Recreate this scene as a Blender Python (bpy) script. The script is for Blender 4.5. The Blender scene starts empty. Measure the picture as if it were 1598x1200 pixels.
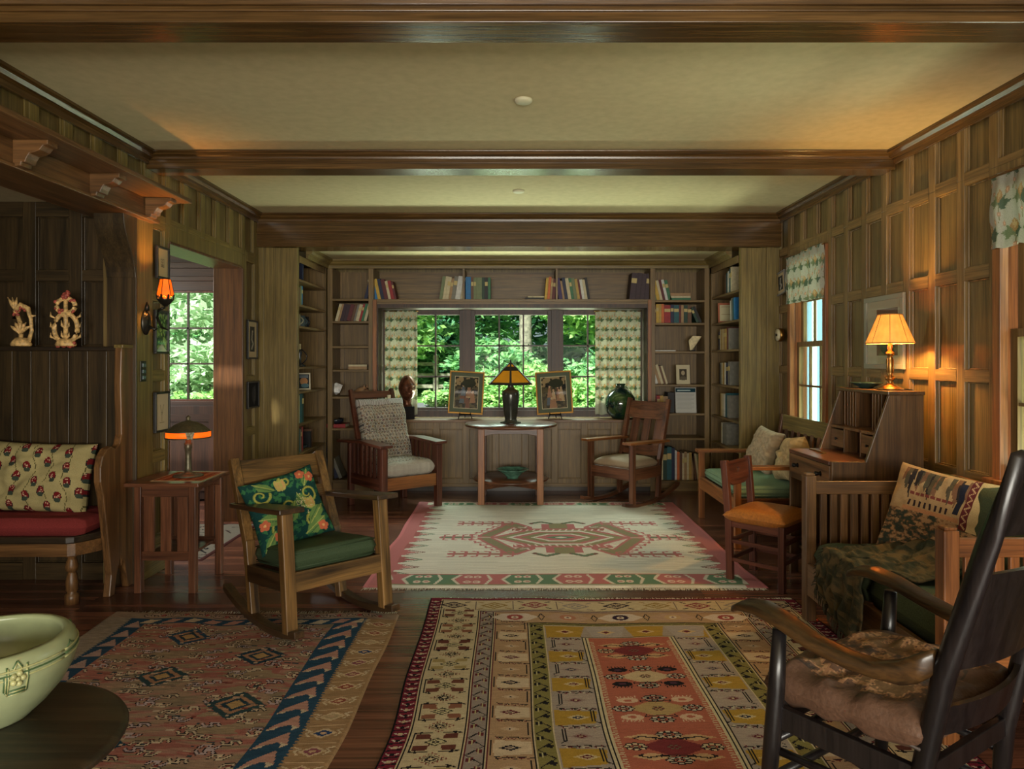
import bpy, math, random
import numpy as np
from mathutils import Vector, Matrix, Euler
random.seed(7); rng = np.random.default_rng(11)
sc = bpy.context.scene
R = math.radians

# ------------------------------------------------------------------ camera
cam = bpy.data.objects.new('camera', bpy.data.cameras.new('camera'))
sc.collection.objects.link(cam); sc.camera = cam
cam.location = (0, 0, 1.33); cam.rotation_euler = (R(90), 0, 0)
cam.data.sensor_width = 36; cam.data.lens = 1100 / 1598 * 36
cam.data.shift_y = -38 / 1598; cam.data.shift_x = -4 / 1598
cam.data.clip_start = .05; cam.data.clip_end = 200
# ------------------------------------------------------------------ world, lights, exposure
w = bpy.data.worlds.new('sky'); sc.world = w; w.use_nodes = True
nt = w.node_tree; bg = nt.nodes['Background']
sky = nt.nodes.new('ShaderNodeTexSky'); sky.sky_type = 'HOSEK_WILKIE'; sky.turbidity = 4; sky.sun_direction = (-.3, -.6, .74)
hs = nt.nodes.new('ShaderNodeHueSaturation'); hs.inputs['Saturation'].default_value = .45
nt.links.new(sky.outputs[0], hs.inputs['Color']); nt.links.new(hs.outputs[0], bg.inputs[0]); bg.inputs[1].default_value = 1.3

def light(name, kind, loc, target, energy, color, size=None, size_y=None, rad=None):
    l = bpy.data.lights.new(name, kind); l.energy = energy; l.color = color
    if kind == 'AREA':
        l.shape = 'RECTANGLE'; l.size = size; l.size_y = size_y or size
    if rad is not None: l.shadow_soft_size = rad
    o = bpy.data.objects.new(name, l); sc.collection.objects.link(o); o.location = loc
    if target is not None:
        d = Vector(target) - Vector(loc); o.rotation_euler = d.to_track_quat('-Z', 'Y').to_euler()
    return o
s = light('sun', 'SUN', (-3, -6, 9), (0, 5, 0), 13, (1, .96, .88)); s.data.angle = R(4)
DAY = (.93, 1, .93); GRN = (1, .99, .80)
light('daylight_bay_window', 'AREA', (0, 8.6, 3.0), (0, 6.0, .4), 420, DAY, 3.2, 1.3)
light('ground_light_bay_window', 'AREA', (0, 8.35, .42), (0, 4.5, 2.6), 260, GRN, 3.2, .45)  # added upward fill, hidden below the sill, to brighten the ceiling
light('daylight_vestibule', 'AREA', (-4.5, 5.4, 1.7), (-1.9, 4.6, 0), 80, (1, .98, .92), 1.2, 1.3)
light('daylight_far_side_window', 'AREA', (3.5, 5.6, 2.1), (1.5, 5.4, .6), 50, DAY, .8, 1.4)
light('ground_light_far_side_window', 'AREA', (3.1, 5.6, .4), (0, 5.2, 2.6), 55, GRN, .8, .5)  # added upward fill outside the far window for the ceiling and left wall
light('daylight_near_side_window', 'AREA', (3.3, 2.9, 2.0), (.8, 2.8, .4), 30, DAY, .8, 1.4)
light('ground_light_near_side_window', 'AREA', (3.1, 2.95, .4), (0, 3.0, 2.6), 45, (1, .93, .78), .8, .5)  # added upward fill outside the near window, also for the ceiling
light('daylight_rear_window', 'AREA', (0.3, -2.8, 1.2), (0, 3.5, 2.2), 230, (1, .95, .82), 3.4, 1.0)  # added fill behind the camera, aimed up along the ceiling
WARM = (1.0, .58, .17)
sc.view_settings.view_transform = 'Standard'; sc.view_settings.look = 'None'
sc.view_settings.gamma = 1; sc.view_settings.use_curve_mapping = False
sc.view_settings.exposure = 0.40

# ------------------------------------------------------------------ helpers
def lin(c):
    c = np.asarray(c, float) / 255.0
    return np.where(c <= .04045, c / 12.92, ((c + .055) / 1.055) ** 2.4)
def L4(c): return tuple(float(x) for x in lin(c)) + (1,)

class MB:
    def __init__(s): s.v = []; s.f = []; s.s = []
    def add(s, vs, fs, sm=False):
        n = len(s.v); s.v += [tuple(p) for p in vs]
        s.f += [tuple(i + n for i in f) for f in fs]; s.s += [sm] * len(fs); return s
    def box(s, x0, x1, y0, y1, z0, z1):
        if x0 > x1: x0, x1 = x1, x0
        if y0 > y1: y0, y1 = y1, y0
        if z0 > z1: z0, z1 = z1, z0
        v = [(x, y, z) for z in (z0, z1) for y in (y0, y1) for x in (x0, x1)]
        return s.add(v, [(0, 2, 3, 1), (4, 5, 7, 6), (0, 1, 5, 4), (2, 6, 7, 3), (0, 4, 6, 2), (1, 3, 7, 5)])
    def bar(s, p, q, w, h, up=(0, 0, 1), w2=None, h2=None):
        p, q = Vector(p), Vector(q); d = (q - p).normalized(); up = Vector(up)
        a = d.cross(up).normalized(); b = a.cross(d).normalized()
        w2 = w if w2 is None else w2; h2 = h if h2 is None else h2
        v = []
        for c, ww, hh in ((p, w, h), (q, w2, h2)):
            for i, j in ((-1, -1), (1, -1), (1, 1), (-1, 1)): v.append(c + a * (i * ww / 2) + b * (j * hh / 2))
        return s.add(v, [(0, 1, 2, 3), (7, 6, 5, 4), (0, 4, 5, 1), (1, 5, 6, 2), (2, 6, 7, 3), (3, 7, 4, 0)])
    def tube(s, pts, r, n=12, sq=(1, 1), up=(0, 0, 1)):
        pts = [Vector(p) for p in pts]; m = len(pts)
        if not hasattr(r, '__len__'): r = [r] * m
        v = []; f = []
        for i, p in enumerate(pts):
            d = (pts[min(i + 1, m - 1)] - pts[max(i - 1, 0)]).normalized()
            u = Vector(up)
            if abs(d.dot(u)) > .95: u = Vector((1, 0, 0))
            a = d.cross(u).normalized(); b = a.cross(d).normalized()
            for k in range(n):
                t = 2 * math.pi * k / n
                v.append(p + a * (math.cos(t) * r[i] * sq[0]) + b * (math.sin(t) * r[i] * sq[1]))
        for i in range(m - 1):
            for k in range(n):
                f.append((i * n + k, i * n + (k + 1) % n, (i + 1) * n + (k + 1) % n, (i + 1) * n + k))
        f.append(tuple(range(n))[::-1]); f.append(tuple((m - 1) * n + k for k in range(n)))
        return s.add(v, f, True)
    def lathe(s, prof, c=(0, 0, 0), n=32, sx=1, sy=1):
        v = []; f = []; m = len(prof)
        for r, z in prof:
            for k in range(n):
                t = 2 * math.pi * k / n
                v.append((c[0] + math.cos(t) * r * sx, c[1] + math.sin(t) * r * sy, c[2] + z))
        for i in range(m - 1):
            for k in range(n):
                f.append((i * n + k, i * n + (k + 1) % n, (i + 1) * n + (k + 1) % n, (i + 1) * n + k))
        if prof[0][0] > 1e-4: f.append(tuple(range(n))[::-1])
        if prof[-1][0] > 1e-4: f.append(tuple((m - 1) * n + k for k in range(n)))
        return s.add(v, f, True)
    def prism(s, poly, ax, lo, hi):
        def P(a, b, c): return {'x': (c, a, b), 'y': (a, c, b), 'z': (a, b, c)}[ax]
        n = len(poly)
        v = [P(a, b, lo) for a, b in poly] + [P(a, b, hi) for a, b in poly]
        f = [tuple(range(n)), tuple(range(2 * n - 1, n - 1, -1))]
        f += [(i, i + n, (i + 1) % n + n, (i + 1) % n) for i in range(n)]
        return s.add(v, f)
    def ball(s, c, r, n=12, sc_=(1, 1, 1)):
        pr = [(max(1e-5, r * math.sin(math.pi * i / (n // 2 + 2))), -r * math.cos(math.pi * i / (n // 2 + 2))) for i in range(n // 2 + 3)]
        m = MB().lathe([(a, b * sc_[2]) for a, b in pr], c, n, sc_[0], sc_[1]); return s.add(m.v, m.f, True)
    def xf(s, M):
        s.v = [tuple(M @ Vector(p)) for p in s.v]; return s

def obj(name, mb, mat, parent=None, bevel=0, loc=None, rot=None, seg=2):
    me = bpy.data.meshes.new(name); me.from_pydata(mb.v, [], mb.f); me.update()
    import bmesh
    b = bmesh.new(); b.from_mesh(me); bmesh.ops.recalc_face_normals(b, faces=b.faces); b.to_mesh(me); b.free()
    if any(mb.s): me.polygons.foreach_set('use_smooth', mb.s)
    me.materials.append(mat)
    o = bpy.data.objects.new(name, me); sc.collection.objects.link(o)
    if parent is not None: o.parent = parent
    if loc is not None: o.location = loc
    if rot is not None: o.rotation_euler = rot
    if bevel:
        m = o.modifiers.new('bevel', 'BEVEL'); m.width = bevel; m.segments = seg; m.limit_method = 'ANGLE'; m.angle_limit = R(40)
    return o
def tag(o, label=None, cat=None, group=None, kind=None):
    if label: o['label'] = label
    if cat: o['category'] = cat
    if group: o['group'] = group
    if kind: o['kind'] = kind
    return o
def T(name, label, cat, loc=(0, 0, 0), rz=0, group=None, rot=None):
    o = bpy.data.objects.new(name, None); sc.collection.objects.link(o); o.empty_display_size = .05
    o.location = loc; o.rotation_euler = rot if rot else (0, 0, rz)
    return tag(o, label, cat, group)
def struct(name, mb, mat, parent=None, bevel=0):
    o = obj(name, mb, mat, parent, bevel)
    if parent is None: o['kind'] = 'structure'
    return o
def box(x0, x1, y0, y1, z0, z1): return MB().box(x0, x1, y0, y1, z0, z1)
def bar(p, q, w, h, up=(0, 0, 1), **k): return MB().bar(p, q, w, h, up, **k)

# ------------------------------------------------------------------ materials
def newmat(name):
    m = bpy.data.materials.new(name); m.use_nodes = True
    return m, m.node_tree, m.node_tree.nodes['Principled BSDF']
def N(nt, t, **k):
    n = nt.nodes.new(t)
    for a, b in k.items():
        if a.startswith('i_'): n.inputs[a[2:].replace('_', ' ')].default_value = b
        else: setattr(n, a, b)
    return n
_wc = {}
def wood(kind, ax='z'):
    if (kind, ax) in _wc: return _wc[kind, ax]
    c1, c2, c3, rough, cross, dist = WOODS[kind]; g_ = GAIN.get(kind, 1.2)
    c1, c2 = [tuple(v * g_ for v in c) for c in (c1, c2)]
    m, nt, b = newmat('wood_%s_%s' % (kind, ax)); ln = nt.links.new
    tc = N(nt, 'ShaderNodeTexCoord'); mp = N(nt, 'ShaderNodeMapping'); ln(tc.outputs['Object'], mp.inputs[0])
    def scl(a, c): return tuple(a if q == ax else c for q in 'xyz')
    mp.inputs['Scale'].default_value = scl(.9, cross)
    n1 = N(nt, 'ShaderNodeTexNoise', i_Scale=1.0, i_Detail=5.0, i_Roughness=.6, i_Distortion=dist); ln(mp.outputs[0], n1.inputs[0])
    mp2 = N(nt, 'ShaderNodeMapping'); ln(tc.outputs['Object'], mp2.inputs[0]); mp2.inputs['Scale'].default_value = scl(5, 160)
    n2 = N(nt, 'ShaderNodeTexNoise', i_Scale=1.0, i_Detail=2.0); ln(mp2.outputs[0], n2.inputs[0])
    cr = N(nt, 'ShaderNodeValToRGB'); e = cr.color_ramp.elements
    e[0].position = .32; e[0].color = L4(c1); e[1].position = .68; e[1].color = L4(c2)
    ln(n1.outputs[0], cr.inputs[0])
    cr2 = N(nt, 'ShaderNodeValToRGB'); e = cr2.color_ramp.elements
    e[0].position = .40; e[0].color = (.45, .45, .45, 1); e[1].position = .58; e[1].color = (1, 1, 1, 1); ln(n2.outputs[0], cr2.inputs[0])
    mx = N(nt, 'ShaderNodeMix', data_type='RGBA', blend_type='MULTIPLY'); mx.inputs[0].default_value = .55
    ln(cr.outputs[0], mx.inputs[6]); ln(cr2.outputs[0], mx.inputs[7])
    n3 = N(nt, 'ShaderNodeTexNoise', i_Scale=1.6, i_Detail=2.0); ln(tc.outputs['Object'], n3.inputs[0])
    cr3 = N(nt, 'ShaderNodeValToRGB'); e = cr3.color_ramp.elements
    e[0].position = .35; e[0].color = L4(c3); e[1].position = .65; e[1].color = (1, 1, 1, 1); ln(n3.outputs[0], cr3.inputs[0])
    mx2 = N(nt, 'ShaderNodeMix', data_type='RGBA', blend_type='MULTIPLY'); mx2.inputs[0].default_value = .6
    ln(mx.outputs[2], mx2.inputs[6]); ln(cr3.outputs[0], mx2.inputs[7]); ln(mx2.outputs[2], b.inputs['Base Color'])
    b.inputs['Roughness'].default_value = rough
    bp = N(nt, 'ShaderNodeBump', i_Strength=.12, i_Distance=.002); ln(n2.outputs[0], bp.inputs['Height']); ln(bp.outputs[0], b.inputs['Normal'])
    _wc[kind, ax] = m; return m
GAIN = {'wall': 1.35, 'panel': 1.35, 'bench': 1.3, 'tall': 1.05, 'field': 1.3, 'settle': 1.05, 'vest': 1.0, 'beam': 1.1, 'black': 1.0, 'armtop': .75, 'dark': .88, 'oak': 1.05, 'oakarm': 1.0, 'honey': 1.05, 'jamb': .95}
WOODS = {  # dark streak, light streak, patch tint, roughness, cross scale, distortion
 'wall':   ((76, 64, 34), (108, 92, 52), (205, 200, 160), .42, 48, .5),
 'panel':  ((74, 58, 34), (110, 88, 54), (205, 198, 165), .42, 48, .5),
 'field':  ((70, 57, 33), (104, 86, 52), (205, 200, 165), .42, 44, .8),
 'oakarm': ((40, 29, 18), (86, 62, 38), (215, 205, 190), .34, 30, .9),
 'vest':   ((44, 28, 18), (78, 50, 34), (220, 200, 180), .45, 24, .4),
 'beam':   ((60, 43, 22), (98, 72, 40), (210, 200, 170), .24, 34, .4),
 'jamb':   ((76, 48, 22), (122, 80, 40), (220, 200, 180), .40, 30, .4),
 'red':    ((56, 30, 22), (98, 58, 42), (220, 200, 200), .35, 24, .4),
 'oak':    ((46, 31, 14), (142, 106, 60), (215, 205, 180), .42, 16, 1.2),
 'maho':   ((56, 34, 24), (114, 74, 50), (215, 200, 195), .32, 22, .5),
 'honey':  ((104, 62, 30), (168, 108, 58), (225, 210, 200), .38, 24, .5),
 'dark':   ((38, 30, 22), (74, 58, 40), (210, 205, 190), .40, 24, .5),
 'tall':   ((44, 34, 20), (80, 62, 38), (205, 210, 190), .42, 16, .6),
 'settle': ((78, 54, 30), (132, 94, 56), (215, 205, 185), .40, 22, .5),
 'black':  ((16, 15, 17), (38, 33, 32), (200, 200, 220), .30, 22, .4),
 'armtop': ((40, 28, 16), (112, 78, 40), (215, 205, 190), .30, 26, .6),
 'desk':   ((58, 40, 23), (100, 74, 44), (215, 205, 195), .36, 24, .5),
 'bench':  ((84, 67, 40), (112, 90, 55), (210, 205, 175), .42, 44, .5),
}
def plain(name, c, rough=.6, metal=0, bump=0, scale=60, var=0, emit=None, est=0, spec=.5, coat=0):
    m, nt, b = newmat(name); b.inputs['Base Color'].default_value = L4(c); b.inputs['Roughness'].default_value = rough
    b.inputs['Metallic'].default_value = metal; b.inputs['Specular IOR Level'].default_value = spec
    if coat: b.inputs['Coat Weight'].default_value = coat
    if bump or var:
        tc = N(nt, 'ShaderNodeTexCoord'); n = N(nt, 'ShaderNodeTexNoise', i_Scale=float(scale), i_Detail=4.0)
        nt.links.new(tc.outputs['Object'], n.inputs[0])
        if bump:
            bp = N(nt, 'ShaderNodeBump', i_Strength=float(bump), i_Distance=.004)
            nt.links.new(n.outputs[0], bp.inputs['Height']); nt.links.new(bp.outputs[0], b.inputs['Normal'])
        if var:
            cr = N(nt, 'ShaderNodeValToRGB'); e = cr.color_ramp.elements
            c = np.asarray(c, float)
            e[0].position = .3; e[0].color = L4(np.clip(c * (1 - var), 0, 255)); e[1].position = .7; e[1].color = L4(np.clip(c * (1 + var), 0, 255))
            nt.links.new(n.outputs[0], cr.inputs[0]); nt.links.new(cr.outputs[0], b.inputs['Base Color'])
    if emit:
        b.inputs['Emission Color'].default_value = L4(emit); b.inputs['Emission Strength'].default_value = est
    return m
def painted(name, rough=.9, bump=.3, scale=350, spec=.2, trans=0, coat=0):
    m, nt, b = newmat(name); a = N(nt, 'ShaderNodeAttribute', attribute_name='Col'); ln = nt.links.new
    tc = N(nt, 'ShaderNodeTexCoord'); n = N(nt, 'ShaderNodeTexNoise', i_Scale=float(scale), i_Detail=2.0); ln(tc.outputs['Object'], n.inputs[0])
    cr = N(nt, 'ShaderNodeValToRGB'); e = cr.color_ramp.elements
    e[0].position = .3; e[0].color = (.72, .72, .72, 1); e[1].position = .6; e[1].color = (1, 1, 1, 1); ln(n.outputs[0], cr.inputs[0])
    mx = N(nt, 'ShaderNodeMix', data_type='RGBA', blend_type='MULTIPLY'); mx.inputs[0].default_value = .8 if bump else 0
    ln(a.outputs['Color'], mx.inputs[6]); ln(cr.outputs[0], mx.inputs[7]); ln(mx.outputs[2], b.inputs['Base Color'])
    b.inputs['Roughness'].default_value = rough; b.inputs['Specular IOR Level'].default_value = spec
    if coat: b.inputs['Coat Weight'].default_value = coat; b.inputs['Coat Roughness'].default_value = .03
    if bump:
        bp = N(nt, 'ShaderNodeBump', i_Strength=float(bump), i_Distance=.004); ln(n.outputs[0], bp.inputs['Height']); ln(bp.outputs[0], b.inputs['Normal'])
    if trans:
        out = nt.nodes['Material Output']; tr = N(nt, 'ShaderNodeBsdfTranslucent'); ms = N(nt, 'ShaderNodeMixShader')
        ln(mx.outputs[2], tr.inputs[0]); ms.inputs[0].default_value = trans
        ln(b.outputs[0], ms.inputs[1]); ln(tr.outputs[0], ms.inputs[2]); ln(ms.outputs[0], out.inputs[0])
    return m
def glassmat(name='window_glass', tint=(235, 245, 240), mixf=.08):
    m, nt, b = newmat(name); out = nt.nodes['Material Output']
    tr = N(nt, 'ShaderNodeBsdfTransparent'); tr.inputs[0].default_value = L4(tint)
    gl = N(nt, 'ShaderNodeBsdfGlossy'); gl.inputs['Roughness'].default_value = .02
    fr = N(nt, 'ShaderNodeFresnel'); fr.inputs[0].default_value = 1.08
    ms = N(nt, 'ShaderNodeMixShader'); nt.links.new(fr.outputs[0], ms.inputs[0])
    nt.links.new(tr.outputs[0], ms.inputs[1]); nt.links.new(gl.outputs[0], ms.inputs[2]); nt.links.new(ms.outputs[0], out.inputs[0])
    nt.nodes.remove(b); return m

class Cv:  # a colour canvas; x across, y from the first row on; colours end up as mesh colours
    def __init__(s, w, h, cell, bg):
        s.w, s.h = w, h; s.W, s.H = max(2, int(round(w / cell))), max(2, int(round(h / cell)))
        s.a = np.empty((s.H, s.W, 3)); s.a[:] = bg
        s.x = (np.arange(s.W) + .5) * w / s.W; s.y = (np.arange(s.H) + .5) * h / s.H
        s.X, s.Y = np.meshgrid(s.x, s.y)
    def win(s, x0, x1, y0, y1):
        i0 = max(0, int(math.floor(y0 / s.h * s.H)) - 1); i1 = min(s.H, int(math.ceil(y1 / s.h * s.H)) + 1)
        j0 = max(0, int(math.floor(x0 / s.w * s.W)) - 1); j1 = min(s.W, int(math.ceil(x1 / s.w * s.W)) + 1)
        return slice(i0, max(i0, i1)), slice(j0, max(j0, j1))
    def put(s, wn, m, c): s.a[wn][m] = c
    def rect(s, x0, x1, y0, y1, c):
        if x0 > x1: x0, x1 = x1, x0
        if y0 > y1: y0, y1 = y1, y0
        wn = s.win(x0, x1, y0, y1); X, Y = s.X[wn], s.Y[wn]
        s.put(wn, (X >= x0) & (X < x1) & (Y >= y0) & (Y < y1), c)
    def frame(s, x0, x1, y0, y1, t, c):
        s.rect(x0, x1, y0, y0 + t, c); s.rect(x0, x1, y1 - t, y1, c); s.rect(x0, x0 + t, y0, y1, c); s.rect(x1 - t, x1, y0, y1, c)
    def dia(s, cx, cy, rx, ry, c, hole=0, hexa=0):
        wn = s.win(cx - rx, cx + rx, cy - ry, cy + ry); X, Y = s.X[wn], s.Y[wn]
        d = np.maximum(np.abs(X - cx) - hexa * rx, 0) / (rx * (1 - hexa)) + np.abs(Y - cy) / ry
        s.put(wn, (d < 1) & (d >= hole), c)
    def disc(s, cx, cy, rx, ry, c, hole=0):
        wn = s.win(cx - rx, cx + rx, cy - ry, cy + ry); X, Y = s.X[wn], s.Y[wn]
        d = ((X - cx) / rx) ** 2 + ((Y - cy) / ry) ** 2
        s.put(wn, (d < 1) & (d >= hole * hole), c)
    def line(s, x0, y0, x1, y1, t, c):
        wn = s.win(min(x0, x1) - t, max(x0, x1) + t, min(y0, y1) - t, max(y0, y1) + t); X, Y = s.X[wn], s.Y[wn]
        dx, dy = x1 - x0, y1 - y0; q = dx * dx + dy * dy + 1e-12
        u = np.clip(((X - x0) * dx + (Y - y0) * dy) / q, 0, 1)
        s.put(wn, np.hypot(X - x0 - u * dx, Y - y0 - u * dy) < t / 2, c)
    def path(s, pts, t, c):
        for a, b in zip(pts, pts[1:]): s.line(a[0], a[1], b[0], b[1], t, c)
    def poly(s, pts, c):
        xs = [p[0] for p in pts]; ys = [p[1] for p in pts]
        wn = s.win(min(xs), max(xs), min(ys), max(ys)); X, Y = s.X[wn], s.Y[wn]
        m = np.zeros(X.shape, bool); n = len(pts)
        for i in range(n):
            (xa, ya), (xb, yb) = pts[i], pts[(i + 1) % n]
            if ya == yb: continue
            cnd = ((Y < ya) != (Y < yb)) & (X < (xb - xa) * (Y - ya) / (yb - ya) + xa); m ^= cnd
        s.put(wn, m, c)
    def flower(s, cx, cy, r, ry, c, k, n=8):
        for i in range(n):
            t = 2 * math.pi * i / n; s.disc(cx + r * math.cos(t), cy + ry * math.sin(t), r * .44, ry * .44, k)
        for i in range(n):
            t = 2 * math.pi * i / n; s.disc(cx + r * math.cos(t), cy + ry * math.sin(t), r * .27, ry * .27, c)
        s.disc(cx, cy, r * .4, ry * .4, k); s.disc(cx, cy, r * .2, ry * .2, c)
    def streak(s, amt, seed=0, lx=8, ly=1):
        g = np.random.default_rng(seed); n = g.normal(size=(s.H // ly + 2, s.W // lx + 3))
        n = np.repeat(np.repeat(n, ly, 0), lx, 1)[:s.H, :s.W]
        k = np.ones(5) / 5; n = np.apply_along_axis(lambda r: np.convolve(r, k, 'same'), 1, n)
        s.a *= (1 + amt * n)[:, :, None]; return s

def smooth_noise(H, W, cells, seed):
    g = np.random.default_rng(seed); a = g.random((cells[0] + 2, cells[1] + 2))
    y = np.linspace(0, cells[0], H); x = np.linspace(0, cells[1], W)
    i = y.astype(int); j = x.astype(int); fy = (y - i)[:, None]; fx = (x - j)[None, :]
    fy = fy * fy * (3 - 2 * fy); fx = fx * fx * (3 - 2 * fx)
    I = i[:, None]; J = j[None, :]
    return (a[I, J] * (1 - fy) * (1 - fx) + a[I + 1, J] * fy * (1 - fx) + a[I, J + 1] * (1 - fy) * fx + a[I + 1, J + 1] * fy * fx)

def sheet(name, P, cols, mat, parent=None, smooth=True, extra=None, loc=None, rot=None, solid=0, gain=1.0, sat=1.0):
    """P: (H+1, W+1, 3) points, cols: (H, W, 3) face colours in sRGB 0..255."""
    H, W = P.shape[0] - 1, P.shape[1] - 1
    idx = np.arange((H + 1) * (W + 1)).reshape(H + 1, W + 1)
    F = np.stack([idx[:-1, :-1], idx[1:, :-1], idx[1:, 1:], idx[:-1, 1:]], -1).reshape(-1, 4)
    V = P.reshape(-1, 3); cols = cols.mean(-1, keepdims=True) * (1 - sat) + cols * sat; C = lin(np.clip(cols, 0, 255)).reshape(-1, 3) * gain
    if extra is not None:  # second surface (back of a cushion): same topology and colours
        V = np.concatenate([V, extra.reshape(-1, 3)]); F = np.concatenate([F, F[:, ::-1] + len(idx.ravel())]); C = np.concatenate([C, C])
    me = bpy.data.meshes.new(name); nf = len(F)
    me.vertices.add(len(V)); me.vertices.foreach_set('co', V.astype(np.float32).ravel())
    me.loops.add(nf * 4); me.loops.foreach_set('vertex_index', F.astype(np.int32).ravel())
    me.polygons.add(nf); me.polygons.foreach_set('loop_start', np.arange(0, nf * 4, 4, dtype=np.int32))
    me.update(calc_edges=True)
    me.polygons.foreach_set('use_smooth', [smooth] * nf)
    ca = me.color_attributes.new('Col', 'FLOAT_COLOR', 'CORNER')
    ca.data.foreach_set('color', np.concatenate([np.repeat(C, 4, 0), np.ones((nf * 4, 1))], 1).astype(np.float32).ravel())
    me.materials.append(mat)
    o = bpy.data.objects.new(name, me); sc.collection.objects.link(o)
    if parent is not None: o.parent = parent
    if loc is not None: o.location = loc
    if rot is not None: o.rotation_euler = rot
    if solid:
        m = o.modifiers.new('solid', 'SOLIDIFY'); m.thickness = solid
    return o
def flat(name, cv, x0, y0, z, mat, parent=None, far_first=True, wob=0, gain=.95):
    """a rug: canvas row 0 lies at the far end (y0), rows run towards -y."""
    X = x0 + np.linspace(0, cv.w, cv.W + 1)[None, :] + np.zeros((cv.H + 1, 1))
    Y = y0 - np.linspace(0, cv.h, cv.H + 1)[:, None] + np.zeros((1, cv.W + 1))
    Z = np.full_like(X, z); Z[0] = Z[-1] = .001; Z[:, 0] = Z[:, -1] = .001
    if wob:
        X = X + wob * (smooth_noise(cv.H + 1, cv.W + 1, (6, 3), 3) - .5); Y = Y + wob * (smooth_noise(cv.H + 1, cv.W + 1, (3, 7), 4) - .5)
        zz = .004 * smooth_noise(cv.H + 1, cv.W + 1, (14, 12), 5); zz[0] = zz[-1] = 0; zz[:, 0] = zz[:, -1] = 0; Z = Z + zz
    return sheet(name, np.stack([X, Y, Z], -1), cv.a, mat, parent, gain=gain, sat=.82)
def cushion(name, cv, w, h, t, mat, parent=None, p=4.0, k=.4, pinch=.06, wr=.0, seed=0, loc=None, rot=None, nx=None, ny=None, box_=0):
    """cushion standing in the local XZ plane, thickness along Y; canvas row 0 is the top."""
    nx = nx or cv.W; ny = ny or cv.H
    u = np.linspace(-1, 1, nx + 1)[None, :] + np.zeros((ny + 1, 1)); v = np.linspace(1, -1, ny + 1)[:, None] + np.zeros((1, nx + 1))
    e = np.clip((1 - np.abs(u) ** p) * (1 - np.abs(v) ** p), 0, 1) ** k
    X = u * w / 2 * (1 - pinch * (1 - v ** 2)); Z = v * h / 2 * (1 - pinch * (1 - u ** 2))
    n = smooth_noise(ny + 1, nx + 1, (7, 7), seed) - .5 + .5 * (smooth_noise(ny + 1, nx + 1, (15, 13), seed + 1) - .5)
    Y = t / 2 * e * (1 + wr * n * 2)
    A = np.stack([X, -Y, Z], -1); B = np.stack([X, Y, Z], -1)
    ii = (np.arange(ny) * cv.H // ny); jj = (np.arange(nx) * cv.W // nx)
    o = sheet(name, A, cv.a[ii][:, jj], mat, parent, extra=B, loc=loc, rot=rot)
    return o
def bc(W, H, c, cell=.02): return Cv(W, H, cell, c)
# ================================================================== THE ROOM
_st, _ob = struct, obj
def struct(name, mb, mat, parent=None, bevel=0, field='field'):
    o = _st(name, mb, mat, parent, bevel)
    if hasattr(mb, 'fld'): _ob('panel_field', mb.fld, wood(field, 'z'), o); _ob('rails', mb.rail, wood(mat.name.split('_')[1], mb.rax), o)
    return o

XL, XR, ZC = -2.25, 2.33, 2.605
PER = .255
M_plaster = plain('ceiling_plaster', (184, 169, 130), .9, bump=.05, scale=18, var=.03)
M_glass = glassmat()
M_brass = plain('brass', (150, 112, 60), .35, metal=1)
M_blackmetal = plain('black_metal', (22, 21, 20), .4, metal=.6)
M_iron = plain('dark_bronze', (60, 58, 52), .35, metal=.8)
# floor boards run across the room
m, nt, b = newmat('floor_boards'); ln = nt.links.new
tc = N(nt, 'ShaderNodeTexCoord')
br = N(nt, 'ShaderNodeTexBrick', offset=.37, offset_frequency=1)
br.inputs['Scale'].default_value = 1; br.inputs['Brick Width'].default_value = 1.7; br.inputs['Row Height'].default_value = .062
br.inputs['Mortar Size'].default_value = .0012; br.inputs['Bias'].default_value = 0
br.inputs['Color1'].default_value = L4((132, 88, 68)); br.inputs['Color2'].default_value = L4((88, 58, 47)); br.inputs['Mortar'].default_value = L4((16, 9, 8))
ln(tc.outputs['Object'], br.inputs[0])
mp = N(nt, 'ShaderNodeMapping'); mp.inputs['Scale'].default_value = (2, 60, 1); ln(tc.outputs['Object'], mp.inputs[0])
n1 = N(nt, 'ShaderNodeTexNoise', i_Scale=1.0, i_Detail=5.0, i_Distortion=.4); ln(mp.outputs[0], n1.inputs[0])
cr = N(nt, 'ShaderNodeValToRGB'); e = cr.color_ramp.elements; e[0].position = .3; e[0].color = (.42, .38, .38, 1); e[1].position = .7; e[1].color = (1.15, 1.05, 1, 1)
ln(n1.outputs[0], cr.inputs[0])
mx = N(nt, 'ShaderNodeMix', data_type='RGBA', blend_type='MULTIPLY'); mx.inputs[0].default_value = .9
ln(br.outputs[0], mx.inputs[6]); ln(cr.outputs[0], mx.inputs[7]); ln(mx.outputs[2], b.inputs['Base Color'])
b.inputs['Roughness'].default_value = .26
bp = N(nt, 'ShaderNodeBump', i_Strength=.25, i_Distance=.002); ln(n1.outputs[0], bp.inputs['Height']); ln(bp.outputs[0], b.inputs['Normal'])
M_floor = m

struct('floor', box(-4.4, 2.5, -3.1, 7.7, -.1, 0), M_floor)
cl = MB().box(XL - .1, XR + .1, -3.1, 6.3, ZC, ZC + .12)
cl.box(-2.4, 2.5, 6.3, 7.7, 2.343, 2.45); struct('ceiling', cl, M_plaster)
struct('ceiling_inglenook', MB().box(-4.1, XL - .11, 1.4, 4.3, 2.29, 2.4), M_plaster)
struct('ceiling_vestibule', MB().box(-4.4, XL - .03, 4.36, 7.0, 2.40, 2.5), M_plaster)

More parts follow.
